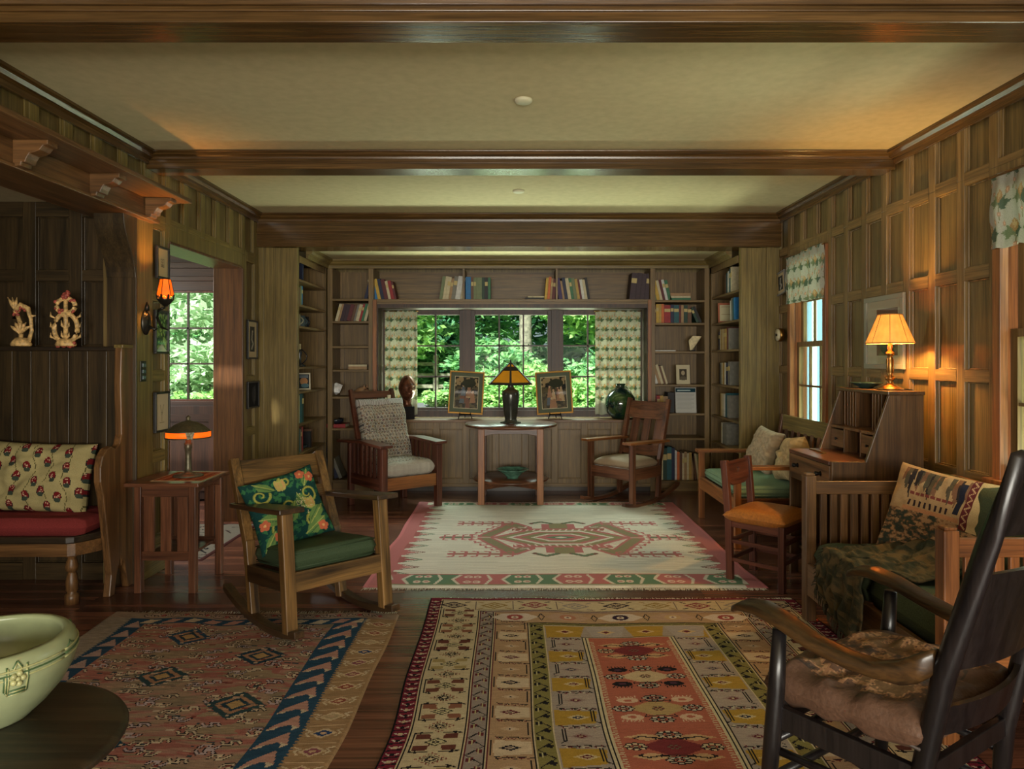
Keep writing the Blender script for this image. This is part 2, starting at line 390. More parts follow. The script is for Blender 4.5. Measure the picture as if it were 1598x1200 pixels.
def wall(ax, face, sg, a0, a1, z0, z1, cols, rows, th=.1, rec=.026, mb=None):
    """panelled wall; stiles and rails stand `rec` proud of the panels; sg points away from the room."""
    mb = mb or MB()
    if not hasattr(mb, 'fld'): mb.fld = MB(); mb.rail = MB(); mb.rax = 'y' if ax == 'x' else 'x'
    def bx(u0, u1, w0, w1, d0, d1, mb=mb):
        d0, d1 = face + sg * d0, face + sg * d1
        if u1 - u0 < 1e-4 or w1 - w0 < 1e-4: return
        mb.box(d0, d1, u0, u1, w0, w1) if ax == 'x' else mb.box(u0, u1, d0, d1, w0, w1)
    bx(a0, a1, z0, z1, rec, th, mb.fld)
    cols = sorted([c for c in cols if c[1] > a0 and c[0] < a1]); rows = sorted([r for r in rows if r[1] > z0 and r[0] < z1])
    p = a0
    for c in cols: bx(p, c[0], z0, z1, 0, rec); p = c[1]
    bx(p, a1, z0, z1, 0, rec)
    for c in cols:
        q = z0
        for r in rows: bx(c[0] - .0005, c[1] + .0005, q, r[0], 0, rec, mb.rail); q = r[1]
        bx(c[0] - .0005, c[1] + .0005, q, z1, 0, rec, mb.rail)
        for r in rows:   # small moulding round each panel
            for (u0, u1, w0, w1) in ((c[0], c[0] + .008, r[0], r[1]), (c[1] - .008, c[1], r[0], r[1]), (c[0] + .008, c[1] - .008, r[0], r[0] + .008), (c[0] + .008, c[1] - .008, r[1] - .008, r[1])):
                bx(u0, u1, w0, w1, rec - .010, rec)
    return mb
colsR = [(5.18 - PER * k - .187, 5.18 - PER * k) for k in range(-5, 33)]
FR = [(2.30, 2.56)]; LOW = [(.22, .69), (.76, 1.219), (1.28, 1.739), (1.805, 2.233)]
mb = wall('x', XR, 1, -3, 6.2, 2.265, ZC, colsR, FR)
wall('x', XR, 1, 3.41, 5.24, 0, 2.265, colsR, LOW, mb=mb)
wall('x', XR, 1, 5.97, 6.35, 0, 2.265, [(6.02, 6.2)], LOW, mb=mb)
wall('x', XR, 1, 5.24, 5.97, 0, .74, [(5.28, 5.58), (5.63, 5.93)], [(.22, .62)], mb=mb)
wall('x', XR, 1, 2.50, 3.41, 0, .74, [(2.55, 2.92), (2.98, 3.36)], [(.22, .62)], mb=mb)
mb.box(XR, XR + .1, 5.24, 5.97, 2.2, 2.265).box(XR, XR + .1, 2.5, 3.41, 2.2, 2.265)
wall('x', XR, 1, -3, 2.5, 0, 2.265, colsR, LOW, mb=mb)
struct('wall_right', mb, wood('panel', 'z'), bevel=.003)
colsL = [(4.80 - PER * k - .187, 4.80 - PER * k) for k in range(-5, 31)]
mb = wall('x', XL, -1, -3, 6.2, 2.21, ZC, colsL, [(2.25, 2.56)])
wall('x', XL, -1, 4.2, 4.59, 0, 2.21, [(4.385, 4.53)], [(.22, .69), (.76, 1.2), (1.265, 1.70), (1.76, 2.16)], mb=mb, th=.2)
wall('x', XL, -1, 5.82, 6.2, 0, 2.21, [(5.92, 6.10)], [(.22, .69), (.76, 1.13), (1.20, 1.60), (1.67, 2.16)], mb=mb, th=.2)
mb.box(XL - .2, XL, 4.59, 5.82, 2.09, 2.21)
wall('x', XL, -1, -3, 1.5, 0, 2.21, colsL, LOW, mb=mb, th=.2)
struct('wall_left', mb, wood('wall', 'z'), bevel=.003)
struct('trim_door_jamb', MB().box(XL - .23, XL + .012, 5.80, 5.84, 0, 2.09).box(XL - .23, XL + .004, 4.575, 4.595, 0, 2.09).box(XL - .23, XL + .008, 4.595, 5.80, 2.085, 2.105), wood('jamb', 'z'), bevel=.003)
# alcove
mb = MB().box(-2.3, 2.4, 7.5, 7.62, 0, .72).box(-2.3, 2.4, 7.5, 7.62, 1.87, 2.343).box(-2.3, -1.40, 7.5, 7.62, .72, 1.87).box(1.36, 2.4, 7.5, 7.62, .72, 1.87)
struct('wall_back', mb, wood('wall', 'z'))
struct('wall_alcove', MB().box(-2.3, -2.2, 6.236, 7.5, 0, 2.343).box(2.285, 2.4, 6.236, 7.5, 0, 2.343), wood('wall', 'z'))
# inglenook
ic = [(-2.70 + .28 * k - .20, -2.70 + .28 * k) for k in range(-4, 2)]
mb = wall('y', 4.27, 1, -4.0, -2.42, 0, 2.29, ic, [(.1, .7), (.8, 1.35), (1.42, 1.81), (1.875, 2.2)])
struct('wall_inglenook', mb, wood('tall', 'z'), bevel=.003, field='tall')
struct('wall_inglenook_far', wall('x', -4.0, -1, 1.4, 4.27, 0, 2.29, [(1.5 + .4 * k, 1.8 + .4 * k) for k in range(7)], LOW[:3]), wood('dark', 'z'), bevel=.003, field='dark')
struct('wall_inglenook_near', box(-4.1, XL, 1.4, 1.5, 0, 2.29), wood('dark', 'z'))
# post and curved bracket of the inglenook opening
mb = MB().box(-2.42, XL + .003, 4.185, 4.2, 0, 2.18)
pr = [(4.184, 2.18), (4.184, 1.82)]
for i in range(13):
    t = i / 12; pr.append((4.18 - .13 * (math.sin(t * math.pi / 2) ** 1.8), 1.82 + .36 * t))
mb.prism(pr, 'x', -2.42, XL + .003)
struct('trim_post', mb, wood('tall', 'z'), bevel=.004)
# header beam over the inglenook
mb = MB().box(-2.45, XL + .045, 1.4, 4.36, 2.18, 2.30).box(-2.5, XL + .055, 1.4, 4.37, 2.175, 2.195)
struct('trim_header', mb, wood('settle', 'y'), bevel=.004)
# crown mouldings
def crown(mb, ax, face, sg, a0, a1, z=ZC, s=1.0):
    st = [(0, .078, .012), (.012, .058, .02), (.0, .034, .045), (0, .016, .07)]
    z0 = z
    prof = [(0, z), (.072 * s, z), (.072 * s, z - .014 * s), (.055 * s, z - .022 * s), (.045 * s, z - .04 * s), (.022 * s, z - .052 * s), (.016 * s, z - .078 * s), (0, z - .078 * s)]
    if ax == 'x': mb.prism([(face + sg * a, b) for a, b in prof], 'y', a0, a1)
    else: mb.prism([(face + sg * a, b) for a, b in prof], 'x', a0, a1)
mb = MB()
for a0, a1 in ((-3, .54), (.74, 2.42), (2.62, 4.30), (4.48, 6.15)):
    crown(mb, 'x', XL, 1, a0, a1); crown(mb, 'x', XR, -1, a0, a1)
struct('trim_crown', mb, wood('beam', 'y'))
mb = MB(); crown(mb, 'y', 7.14, -1, -1.9, 1.98, 2.343, 1.1); crown(mb, 'x', -1.9, 1, 6.42, 7.14, 2.343, 1.1); crown(mb, 'x', 1.98, -1, 6.42, 7.14, 2.343, 1.1)
struct('trim_crown_alcove', mb, wood('wall', 'x'))
# ceiling beams
for i, y in enumerate((4.39, 2.52, .65, -1.2)):
    mb = MB().box(XL, XR, y - .08, y + .08, 2.50, ZC).box(XL, XR, y - .088, y + .088, 2.535, 2.545)
    for sgn in (-1, 1): crown(mb, 'y', y + sgn * .08, sgn, XL, XR, ZC, .62)
    o = struct('trim_beam' + ('' if i == 0 else '.%03d' % i), mb, wood('beam', 'x'), bevel=.003)
mb = MB().box(XL, XR, 6.15, 6.41, 2.32, ZC).box(XL, XR, 6.142, 6.42, 2.44, 2.452)
crown(mb, 'y', 6.15, -1, XL, XR, ZC, .9); struct('trim_header_alcove', mb, wood('beam', 'x'), bevel=.003)
# pilasters at the alcove
mb = MB().box(XL, -1.905, 6.2, 6.235, 0, 2.32).box(XL, -2.20, 6.19, 6.2, 0, 2.32).box(-2.115, -1.905, 6.178, 6.2, 0, 2.315)
struct('trim_pilaster_left', mb, wood('wall', 'z'), bevel=.003)
mb = MB().box(1.984, XR, 6.2, 6.235, 0, 2.32).box(1.984, 2.16, 6.178, 6.2, 0, 2.315).box(2.21, 2.275, 6.175, 6.2, 0, 2.32)
struct('trim_pilaster_right', mb, wood('wall', 'z'), bevel=.003)
# baseboards
struct('baseboard_right', MB().box(XR - .015, XR, -3, 6.2, 0, .17), wood('panel', 'y'), bevel=.003)
struct('baseboard_left', MB().box(XL, XL + .015, 4.2, 4.58, 0, .17).box(XL, XL + .015, 5.83, 6.2, 0, .17).box(XL, XL + .015, -3, 1.5, 0, .17), wood('wall', 'y'), bevel=.003)
# rear wall with a wide opening added to admit light (behind the camera)
mb = MB().box(XL - .1, XR + .1, -3.1, -3, 0, .6).box(XL - .1, XR + .1, -3.1, -3, 2.25, ZC).box(XL - .1, -1.7, -3.1, -3, .6, 2.25).box(2.0, XR + .1, -3.1, -3, .6, 2.25)
struct('wall_rear', mb, wood('wall', 'z'))
# vestibule
mb = MB().box(-4.4, -3.37, 6.7, 6.8, 0, 2.4).box(-2.86, -2.3, 6.7, 6.8, 0, 2.4).box(-3.37, -2.86, 6.7, 6.8, 0, .94).box(-3.37, -2.86, 6.7, 6.8, 1.99, 2.4)
mb.box(-4.4, -3.47, 6.66, 6.7, 0, 2.4).box(-3.47, -2.3, 6.66, 6.7, 2.08, 2.12).box(-3.47, -2.3, 6.64, 6.7, 2.20, 2.25)
struct('wall_vestibule', mb, wood('vest', 'x'), bevel=.003)
struct('wall_vestibule_side', MB().box(-4.4, -4.3, 4.36, 6.7, 0, .8).box(-4.4, -4.3, 4.36, 6.7, 2.1, 2.4).box(-4.4, -4.3, 4.36, 4.7, .8, 2.1).box(-4.4, -4.3, 6.2, 6.7, .8, 2.1), wood('vest', 'z'))
struct('wall_vestibule_right', MB().box(XL - .21, XL - .2, 5.84, 6.7, 0, 2.4), wood('vest', 'z'))
# door_1: the vestibule door below and round the glazed light
d = struct('door_1', MB().box(-3.45, -2.78, 6.64, 6.69, .02, .90), wood('vest', 'z'), bevel=.003)
struct('door_panel', wall('y', 6.625, 1, -3.40, -2.83, .1, .82, [(-3.36, -3.14), (-3.09, -2.87)], [(.16, .76)], th=.02, rec=.01), wood('vest', 'z'), d, field='vest')

def window(name, ax, face, sg, a0, a1, z0, z1, cols, rows, kind='red', fr=.05, mt=.016, depth=.05):
    """frame + muntins + one pane per light group"""
    def BX(mb, u0, u1, w0, w1, d0, d1):
        d0, d1 = face + sg * d0, face + sg * d1
        mb.box(d0, d1, u0, u1, w0, w1) if ax == 'x' else mb.box(u0, u1, d0, d1, w0, w1)
    mb = MB(); BX(mb, a0, a0 + fr, z0, z1, 0, depth); BX(mb, a1 - fr, a1, z0, z1, 0, depth); BX(mb, a0 + fr, a1 - fr, z0, z0 + fr, 0, depth); BX(mb, a0 + fr, a1 - fr, z1 - fr, z1, 0, depth)
    fo = struct(name, mb, wood(kind, 'z'), bevel=.002)
    mm = MB(); A0, A1, Z0, Z1 = a0 + fr, a1 - fr, z0 + fr, z1 - fr
    for k in range(1, cols): c = A0 + (A1 - A0) * k / cols; BX(mm, c - mt / 2, c + mt / 2, Z0, Z1, .01, .035)
    for k in range(1, rows): c = Z0 + (Z1 - Z0) * k / rows; BX(mm, A0, A1, c - mt / 2, c + mt / 2, .01, .035)
    obj('muntins', mm, wood('vest', 'z'), fo)
    g = MB(); BX(g, A0, A1, Z0, Z1, .021, .025); obj('pane', g, M_glass, fo)
    return fo
# bay window: three casements behind the sill
Y9 = 7.46
window('window_1', 'y', Y9, 1, -1.39, -.535, .78, 1.858, 3, 3, 'vest', .05)
window('window_2', 'y', Y9, 1, -.47, .40, .78, 1.858, 3, 3, 'vest', .05)
window('window_3', 'y', Y9, 1, .465, 1.35, .78, 1.858, 3, 3, 'vest', .05)
mb = MB().box(-.545, -.46, 7.43, 7.5, .80, 1.86).box(.39, .475, 7.43, 7.5, .80, 1.86).box(-1.40, 1.36, 7.42, 7.5, .73, .80).box(-1.43, -1.385, 7.15, 7.5, .73, 1.86).box(1.345, 1.375, 7.15, 7.5, .73, 1.86).box(-1.43, 1.375, 7.15, 7.5, 1.86, 1.90)
for x in (-.53, -.475, .405, .462): mb.box(x - .004, x + .004, 7.424, 7.4295, .81, 1.85)
struct('trim_bay_window', mb, wood('vest', 'z'))
struct('trim_bay_lit_edges', MB().box(-1.435, -1.395, 7.125, 7.139, .727, 1.94).box(1.35, 1.385, 7.125, 7.139, .727, 1.94), wood('honey', 'z'), bevel=.002)  # added honey strips colour the divider edges as if lit orange
window('window_4', 'y', 6.71, 1, -3.39, -2.84, .93, 2.0, 2, 3, 'red', .028, .016)
# right wall double hung windows
def hung(name, a0, a1):
    z0, z1 = .76, 2.2; mb = MB()
    mb.box(XR - .02, XR + .02, a0 - .0, a0 + .055, z0, z1).box(XR - .02, XR + .02, a1 - .055, a1, z0, z1).box(XR - .02, XR + .02, a0 + .055, a1 - .055, z1 - .06, z1)
    mb.box(XR - .05, XR + .12, a0 - .03, a1 + .03, z0 - .03, z0)
    mb.box(XR + .021, XR + .14, a0, a0 + .02, z0, z1).box(XR + .021, XR + .14, a1 - .02, a1, z0, z1)
    fo = struct(name, mb, wood('honey', 'z'), bevel=.002)
    for k, (s0, s1, dx) in enumerate(((z0, 1.48, .05), (1.44, z1, .085))):
        sm = MB(); b0, b1 = a0 + .03, a1 - .03; x0, x1 = XR + dx, XR + dx + .03
        sm.box(x0, x1, b0, b0 + .045, s0, s1).box(x0, x1, b1 - .045, b1, s0, s1).box(x0, x1, b0 + .045, b1 - .045, s0, s0 + .045).box(x0, x1, b0 + .045, b1 - .045, s1 - .04, s1)
        for q in (1, 2):
            c = b0 + .045 + (b1 - b0 - .09) * q / 3; sm.box(x0 + .006, x1 - .006, c - .008, c + .008, s0, s1)
        c = (s0 + s1) / 2; sm.box(x0 + .006, x1 - .006, b0, b1, c - .008, c + .008)
        so = obj('sash', sm, wood('panel', 'z'), fo)
        obj('pane', box(x0 + .013, x0 + .017, b0 + .04, b1 - .04, s0 + .04, s1 - .04), M_glass, so)
hung('window_5', 5.24, 5.97); hung('window_6', 2.50, 3.41)

# ================================================================== OUTSIDE
m, nt, b = newmat('lawn'); tc = N(nt, 'ShaderNodeTexCoord'); n = N(nt, 'ShaderNodeTexNoise', i_Scale=3.0, i_Detail=6.0); nt.links.new(tc.outputs['Object'], n.inputs[0])
cr = N(nt, 'ShaderNodeValToRGB'); e = cr.color_ramp.elements; e[0].position = .35; e[0].color = L4((70, 110, 40)); e[1].position = .65; e[1].color = L4((130, 170, 80))
nt.links.new(n.outputs[0], cr.inputs[0]); nt.links.new(cr.outputs[0], b.inputs[0]); b.inputs['Roughness'].default_value = 1
struct('ground', box(-40, 40, 7.75, 60, -.3, -.2).box(2.55, 40, -10, 7.75, -.3, -.2).box(-40, -4.5, -10, 7.75, -.3, -.2), m)
struct('ground_bank', MB().prism([(9.6, -.2), (10.3, .42), (14, .60), (18, .8), (18, -.2)], 'x', -9, 8), m)
struct('ground_path', MB().prism([(10.7, .441), (10.7, .46), (12.7, .560), (12.7, .540)], 'x', -5, -.9), plain('path_gravel', (104, 98, 108), .9, var=.1))
def leafmat(name, a, c):
    m, nt, b = newmat(name); ln = nt.links.new
    g = N(nt, 'ShaderNodeNewGeometry'); cr = N(nt, 'ShaderNodeValToRGB'); e = cr.color_ramp.elements
    e[0].position = 0; e[0].color = L4(a); e[1].position = 1; e[1].color = L4(c)
    ln(g.outputs['Random Per Island'], cr.inputs[0]); ln(cr.outputs[0], b.inputs[0]); b.inputs['Roughness'].default_value = .5
    out = nt.nodes['Material Output']; tr = N(nt, 'ShaderNodeBsdfTranslucent'); ms = N(nt, 'ShaderNodeMixShader'); ms.inputs[0].default_value = .4
    ln(cr.outputs[0], tr.inputs[0]); ln(b.outputs[0], ms.inputs[1]); ln(tr.outputs[0], ms.inputs[2]); ln(ms.outputs[0], out.inputs[0]); return m
LF = [leafmat('leaf_mid', (70, 128, 84), (160, 210, 140)), leafmat('leaf_pale', (104, 160, 96), (200, 232, 150)), leafmat('leaf_deep', (44, 92, 66), (104, 168, 120)), leafmat('leaf_white', (150, 190, 140), (240, 245, 225))]
def leaves(c, rad, n, size, seed):
    g = np.random.default_rng(seed)
    k = max(6, int(n / 130)); cc = g.normal(size=(k, 3)); cc /= np.linalg.norm(cc, axis=1)[:, None]
    cc = cc * (g.random((k, 1)) ** .4) * np.array(rad) + np.array(c)
    which = g.integers(0, k, n); p = cc[which] + g.normal(size=(n, 3)) * np.array([.17, .17, .06]) * np.mean(rad)
    d = g.normal(size=(n, 3)) * np.array([1, 1, .45]); d /= np.linalg.norm(d, axis=1)[:, None]
    nn = g.normal(size=(n, 3)) * .7 + np.array([0, -.5, .9]); s = np.cross(d, nn); s /= np.linalg.norm(s, axis=1)[:, None]
    L = size * (.6 + .8 * g.random((n, 1)))
    V = np.stack([p - d * L, p - s * L * .42, p + d * L, p + s * L * .42], 1).reshape(-1, 3)
    mb = MB(); mb.v = V.tolist(); mb.f = [(4 * i, 4 * i + 1, 4 * i + 2, 4 * i + 3) for i in range(n)]; mb.s = [False] * n
    return mb
def leafobj(name, mb, mat, parent):
    me = bpy.data.meshes.new(name); me.from_pydata(mb.v, [], mb.f); me.materials.append(mat)
    o = bpy.data.objects.new(name, me); sc.collection.objects.link(o); o.parent = parent; return o
def shrub(x, y, z, rad, n, size, mi, label, seed, group='shrubs and trees seen through the windows', name='shrub', cat='shrub'):
    t = T(name, label, cat, (x, y, -.2), group=group)
    leafobj('foliage', leaves((0, 0, z + .2), rad, n, size, seed), LF[mi], t)
    mb = MB()
    for k in range(5):
        a = k * 1.3 + seed; mb.tube([(.05 * math.cos(a), .05 * math.sin(a), 0), (.3 * rad[0] * math.cos(a), .3 * rad[1] * math.sin(a), z * .6 + .1), (.6 * rad[0] * math.cos(a), .6 * rad[1] * math.sin(a), z + .2 + .3 * rad[2])], [.03, .02, .008], 6)
    obj('stem', mb, M_bark, t); return t
REFL = plain('white_batten', (225, 228, 235), .7)
M_bark = plain('bark', (120, 112, 100), .95, bump=.5, scale=14, var=.25)
def tree(x, y, h, r, rad, cz, n, size, mi, label, seed, lean=0):
    t = T('tree', label, 'tree', (x, y, -.2))
    mb = MB().tube([(0, 0, 0), (lean * .3, 0, h * .35), (lean * .8, 0, h * .7), (lean, 0, h)], [r * 1.15, r, r * .85, r * .5], 14)
    for k in range(7):
        a = k * 2.4 + seed; zz = h * (.45 + .07 * k); mb.tube([(lean * zz / h, 0, zz), (math.cos(a) * .5, math.sin(a) * .4, zz + .5), (math.cos(a) * 1.2, math.sin(a) * .9, zz + 1)], [r * .35, r * .22, r * .1], 7)
    obj('trunk', mb, M_bark, t); leafobj('foliage', leaves((0, 0, cz), rad, n, size, seed), LF[mi], t); return t
tree(.22, 14.2, 5.5, .13, (1.6, 1.2, 1.3), 4.2, 6000, .10, 1, 'tall tree with a thick pale grey trunk seen through the middle window', 3)
tree(1.75, 13.2, 4.5, .06, (1.2, 1.0, 1.4), 3.1, 7000, .08, 1, 'slender tree with light leaves seen through the right casement', 5, .25)
tree(-.85, 15.5, 5.0, .045, (1.3, 1.0, 1.4), 3.2, 6000, .08, 0, 'thin dark-stemmed tree left of the pale trunk outside', 6, -.3)
tree(-2.6, 13.4, 4.6, .07, (1.3, 1.1, 1.5), 2.9, 9000, .085, 1, 'leafy tree above the fence seen through the left casement', 9, .1)
shrub(.5, 12.6, .55, (1.5, .8, .75), 15000, .055, 1, 'broad bright green shrub behind the table lamp outside the middle window', 21)
shrub(-.45, 13.2, 1.0, (.75, .7, .75), 10000, .06, 0, 'rounded green shrub outside at the left of the middle window', 22)
shrub(2.0, 13.0, .6, (1.2, .9, .9), 11000, .06, 0, 'green shrub outside the right casement of the bay window', 23)
shrub(-2.4, 15.6, 1.2, (1.5, .8, .8), 9000, .07, 0, 'shrub behind the rail fence outside the left casement', 24)
shrub(-1.30, 12.0, .68, (.28, .3, .14), 3000, .05, 1, 'low bright shrub beside the gravel path outside', 26)
shrub(-4.9, 10.6, 1.0, (1.1, .9, 1.5), 14000, .07, 3, 'white-flowering shrub seen through the doorway window', 27)
shrub(-4.7, 9.8, .35, (.9, .6, .6), 7000, .06, 1, 'yellow-green shrub low in the doorway window', 28)
shrub(-6.2, 13.5, 1.6, (2.0, 1.2, 2.2), 12000, .09, 0, 'tall green shrub behind the white-flowering one outside', 29)
shrub(6.6, 7.9, 1.2, (1.2, 1.6, 1.8), 9000, .08, 1, 'green shrub seen through the near window of the right wall', 31)
t = T('siding', 'made-up blue panel with white strips imitating sash reflections in the far right window', 'stand-in panel', (3.2, 10.4, -.2))  # its stripes stand in for sash reflections and blue shade in the glass
obj('boards', box(0, 3.0, 0, .1, 0, 3.6), plain('blue_siding', (120, 160, 184), .8), t)
for k in range(16): obj('batten', box(.1 + .18 * k, .17 + .18 * k, -.03, 0, 0, 3.6), REFL, t)
h = T('hedge', 'dense dark woodland foliage at the far edge of the garden', 'woodland', (0, 19, -.2)); h['kind'] = 'stuff'
for k, (x0, x1) in enumerate(((-11, -5.5), (-5.5, 0), (0, 5.5), (5.5, 11))):
    leafobj('foliage', leaves(((x0 + x1) / 2, 0, 2.6), (3.2, 1.0, 3.2), 15000, .15, 40 + k), LF[2 if k % 2 else 0], h)
f = T('fence', 'split rail fence across the garden outside the left casement', 'fence', (-3, 13.9, .58))
for k in range(5): obj('post', box(-1.6 + k * 1.0, -1.5 + k * 1.0, -.05, .05, 0, .85), M_bark, f)
for z in (.2, .42, .64): obj('rail', box(-1.7, 2.7, -.03, .03, z, z + .07), M_bark, f)
# ================================================================== BUILT-IN BOOKCASES
YF = 7.14
WB = lambda a='z': wood('bench', a)
def shelf_unit(label, x0, x1, zs, top=2.26):
    t = T('bookcase', label, 'bookcase', ((x0 + x1) / 2, YF, 0)); dx = (x0 + x1) / 2
    obj('back_panel', box(x0 - dx, x1 - dx, .33, .355, .08, top), wood('panel', 'z'), t)
    for x in (x0, x1 - .05): obj('side_panel', box(x - dx, x + .05 - dx, 0, .33, 0, top), WB('z'), t, .002)
    for z in zs: obj('shelf', box(x0 + .05 - dx, x1 - .05 - dx, .005, .33, z - .022, z), WB('x'), t, .002)
    obj('plinth', box(x0 + .05 - dx, x1 - .05 - dx, .02, .04, 0, .09), WB('x'), t); return t
ZL = [1.953, 1.726, 1.473, 1.233, .96, .64, .115]; ZR = [1.94, 1.709, 1.42, 1.083, .791, .541, .105]
shelf_unit('tall built-in bookcase with open shelves between the left corner and the bay window', -1.895, -1.43, ZL)
shelf_unit('tall built-in bookcase with open shelves between the bay window and the right corner', 1.375, 1.975, ZR)
t = T('bookcase', 'long single-row bookshelf running above the bay window', 'bookshelf', (0, YF, 1.9))
obj('shelf', box(-1.43, 1.375, 0, .34, .02, .047), WB('x'), t, .002)
obj('fascia', box(-1.43, 1.375, .01, .03, 0, .02), WB('x'), t)
obj('back_panel', box(-1.43, 1.375, .33, .35, .047, .36), wood('panel', 'x'), t)
for px in (723.5, 869): x = (px - 803) / 1100 * YF; obj('divider', box(x - .01, x + .01, .005, .33, .047, .36), WB('z'), t)
def side_unit(label, xf, sg, zs, name='bookcase'):
    t = T(name, label, 'bookcase', (xf, 6.76, 0))
    obj('back_panel', box(sg * .285, sg * .295, -.50, .74, .05, 2.26), wood('panel', 'z'), t)
    obj('side_panel', box(0, sg * .285, .36, .378, 0, 2.26), WB('z'), t, .002)
    obj('face_frame', MB().box(-.004, sg * .016, .33, .38, 0, 2.26).box(-.004, sg * .016, -.50, .38, 2.2, 2.26), WB('z'), t, .002)
    for z in zs: obj('shelf', box(0, sg * .285, -.515, .36, z - .02, z), WB('y'), t, .002)
    obj('plinth', box(.0, sg * .02, -.515, .36, 0, .09), WB('y'), t); return t
SL = [2.05, 1.826, 1.635, 1.27, 1.05, .763, .50, .11]; SR = [1.958, 1.694, 1.43, 1.095, .784, .52, .11]
side_unit('narrow built-in bookcase on the left side of the alcove', -1.905, -1, SL)
side_unit('narrow built-in bookcase on the right side of the alcove', 1.984, 1, SR)
# window bench
t = T('window_bench', 'long panelled window bench under the bay window', 'bench', (0, YF, 0))
obj('bench_top', box(-1.43, 1.375, -.015, .30, .70, .726), wood('settle', 'x'), t, .003)
fp = wall('y', 0, 1, -1.43, 1.375, .06, .70, [(-1.36 + .30 * k, -1.36 + .30 * k + .235) for k in range(9)], [(.13, .63)], th=.05, rec=.014); fp.add(fp.rail.v, fp.rail.f)
q = obj('panelled_front', fp, WB('z'), t, .002); obj('panel_field', fp.fld, WB('z'), q)
obj('toe_kick', box(-1.43, 1.375, .04, .07, 0, .06), wood('dark', 'x'), t)
obj('base_moulding', box(-1.43, 1.375, -.015, 0, .05, .085), WB('x'), t, .003)

# ================================================================== BOOKS
NAMEC = {'cream': (196, 184, 150), 'white': (205, 205, 200), 'yellow': (196, 160, 60), 'blue': (30, 110, 170), 'navy': (24, 34, 66), 'dark green': (30, 60, 46), 'teal': (28, 84, 92), 'maroon': (92, 30, 34), 'red': (150, 34, 40), 'brown': (100, 68, 46), 'black': (26, 26, 30), 'grey': (120, 118, 108), 'orange': (200, 104, 50), 'tan': (160, 128, 90), 'purple': (58, 36, 92), 'green': (50, 110, 76), 'plum': (52, 30, 42), 'sage': (110, 122, 86), 'gold': (178, 146, 74)}
BM = {k: plain('book_' + k.replace(' ', '_'), v, .55, var=.08, scale=30) for k, v in NAMEC.items()}
M_page = plain('page_edges', (206, 196, 168), .9, bump=.3, scale=200)
M_gilt = plain('spine_band', (190, 170, 110), .5)
ORD = ['first', 'second', 'third', 'fourth', 'fifth', 'sixth', 'seventh', 'eighth', 'ninth', 'tenth', 'eleventh', 'twelfth', 'thirteenth', 'fourteenth']
_bm = {}
def book_mesh(w, h, d, c, band):
    k = (round(w, 4), round(h, 4), round(d, 3), c, band)
    if k in _bm: return _bm[k]
    e = .003
    cov = MB().box(0, e, 0, d, 0, h).box(w - e, w, 0, d, 0, h).box(e, w - e, 0, e, 0, h)
    if band: pg2 = MB().box(.002, w - .002, -.0012, 0, h * .62, h * .80)
    _bm[k] = (cov, MB().box(e, w - e, e, d - .004, .004, h - .004), pg2 if band else None); return _bm[k]
def book(loc, w, h, d, c, label, group, tilt=0, rz=0, lay=0, band=False):
    a, p, s = book_mesh(w, h, d, c, band)
    o = obj('book', a, BM[c]); o['label'] = label; o['category'] = 'book'; o['group'] = group
    obj('pages', p, M_page, o)
    if s: obj('spine_label', s, M_gilt, o)
    Mx = Matrix.Translation(loc) @ Matrix.Rotation(rz, 4, 'Z') @ (Matrix.Rotation(tilt, 4, 'Y'))
    if lay: Mx = Matrix.Translation(loc) @ Matrix.Rotation(rz, 4, 'Z') @ Matrix.Translation((0, 0, w)) @ Matrix.Rotation(R(90), 4, 'Y')
    o.matrix_world = Mx; o.location = Mx.to_translation(); o.rotation_euler = Mx.to_euler(); return o
def row(x, y, z, specs, where, group, lean=0, d=.16, rz=0):
    """specs: (thickness, height, colour) left to right; lean in degrees, + leans the tops to the left"""
    t = R(lean); p = 0
    for i, (w_, h_, c) in enumerate(specs):
        if lean >= 0: off, tl = p, -t
        else: off, tl = p, -t
        v = Vector((off, 0, 0)); v.rotate(Euler((0, 0, rz)))
        dz = .001 + (0 if lean >= 0 else w_ * math.sin(-t) * 1.0)
        n = ('%s from left' % ORD[i]) if len(specs) > 1 else 'alone'
        book((x + v.x, y + v.y, z + dz), w_, h_, d * random.uniform(.92, 1.05), c, '%s book %s, %s' % (c, where, n), group, tl, rz, 0, random.random() < .35)
        p += w_ / math.cos(t) + .0012
K = YF / 1100
def px(x): return (x - 803) * K
def sp(*a): return [(w_ * K, h_ * K, c) for w_, h_, c in a]
YB_ = YF + .07
# above the window
row(px(578), YB_, 1.947, sp((4, 32, 'cream'), (5, 34, 'blue'), (5, 33, 'yellow'), (5, 33, 'navy'), (6, 32, 'maroon'), (4, 30, 'cream'), (5, 30, 'red'), (3, 29, 'maroon')), 'leaning at the left end above the window', 'books leaning at the left end of the long shelf', 12)
row(px(684), YB_, 1.947, sp((5, 37, 'sage'), (4, 37, 'cream'), (5, 36, 'cream'), (4, 34, 'tan'), (6, 37, 'grey'), (8, 37, 'white'), (3, 34, 'cream')), 'left of the left divider above the window', 'books left of the left divider', -9)
row(px(726), YB_, 1.947, sp((8, 36, 'blue'), (4, 35, 'brown'), (4, 35, 'sage'), (9, 35, 'sage'), (4, 35, 'dark green'), (5, 35, 'black'), (4, 35, 'green')), 'right of the left divider above the window', 'books right of the left divider', 0)
row(px(850), YB_, 1.947, sp((4, 35, 'yellow'), (4, 36, 'orange'), (3, 34, 'tan'), (5, 33, 'maroon')), 'left of the right divider above the window', 'books left of the right divider', -5)
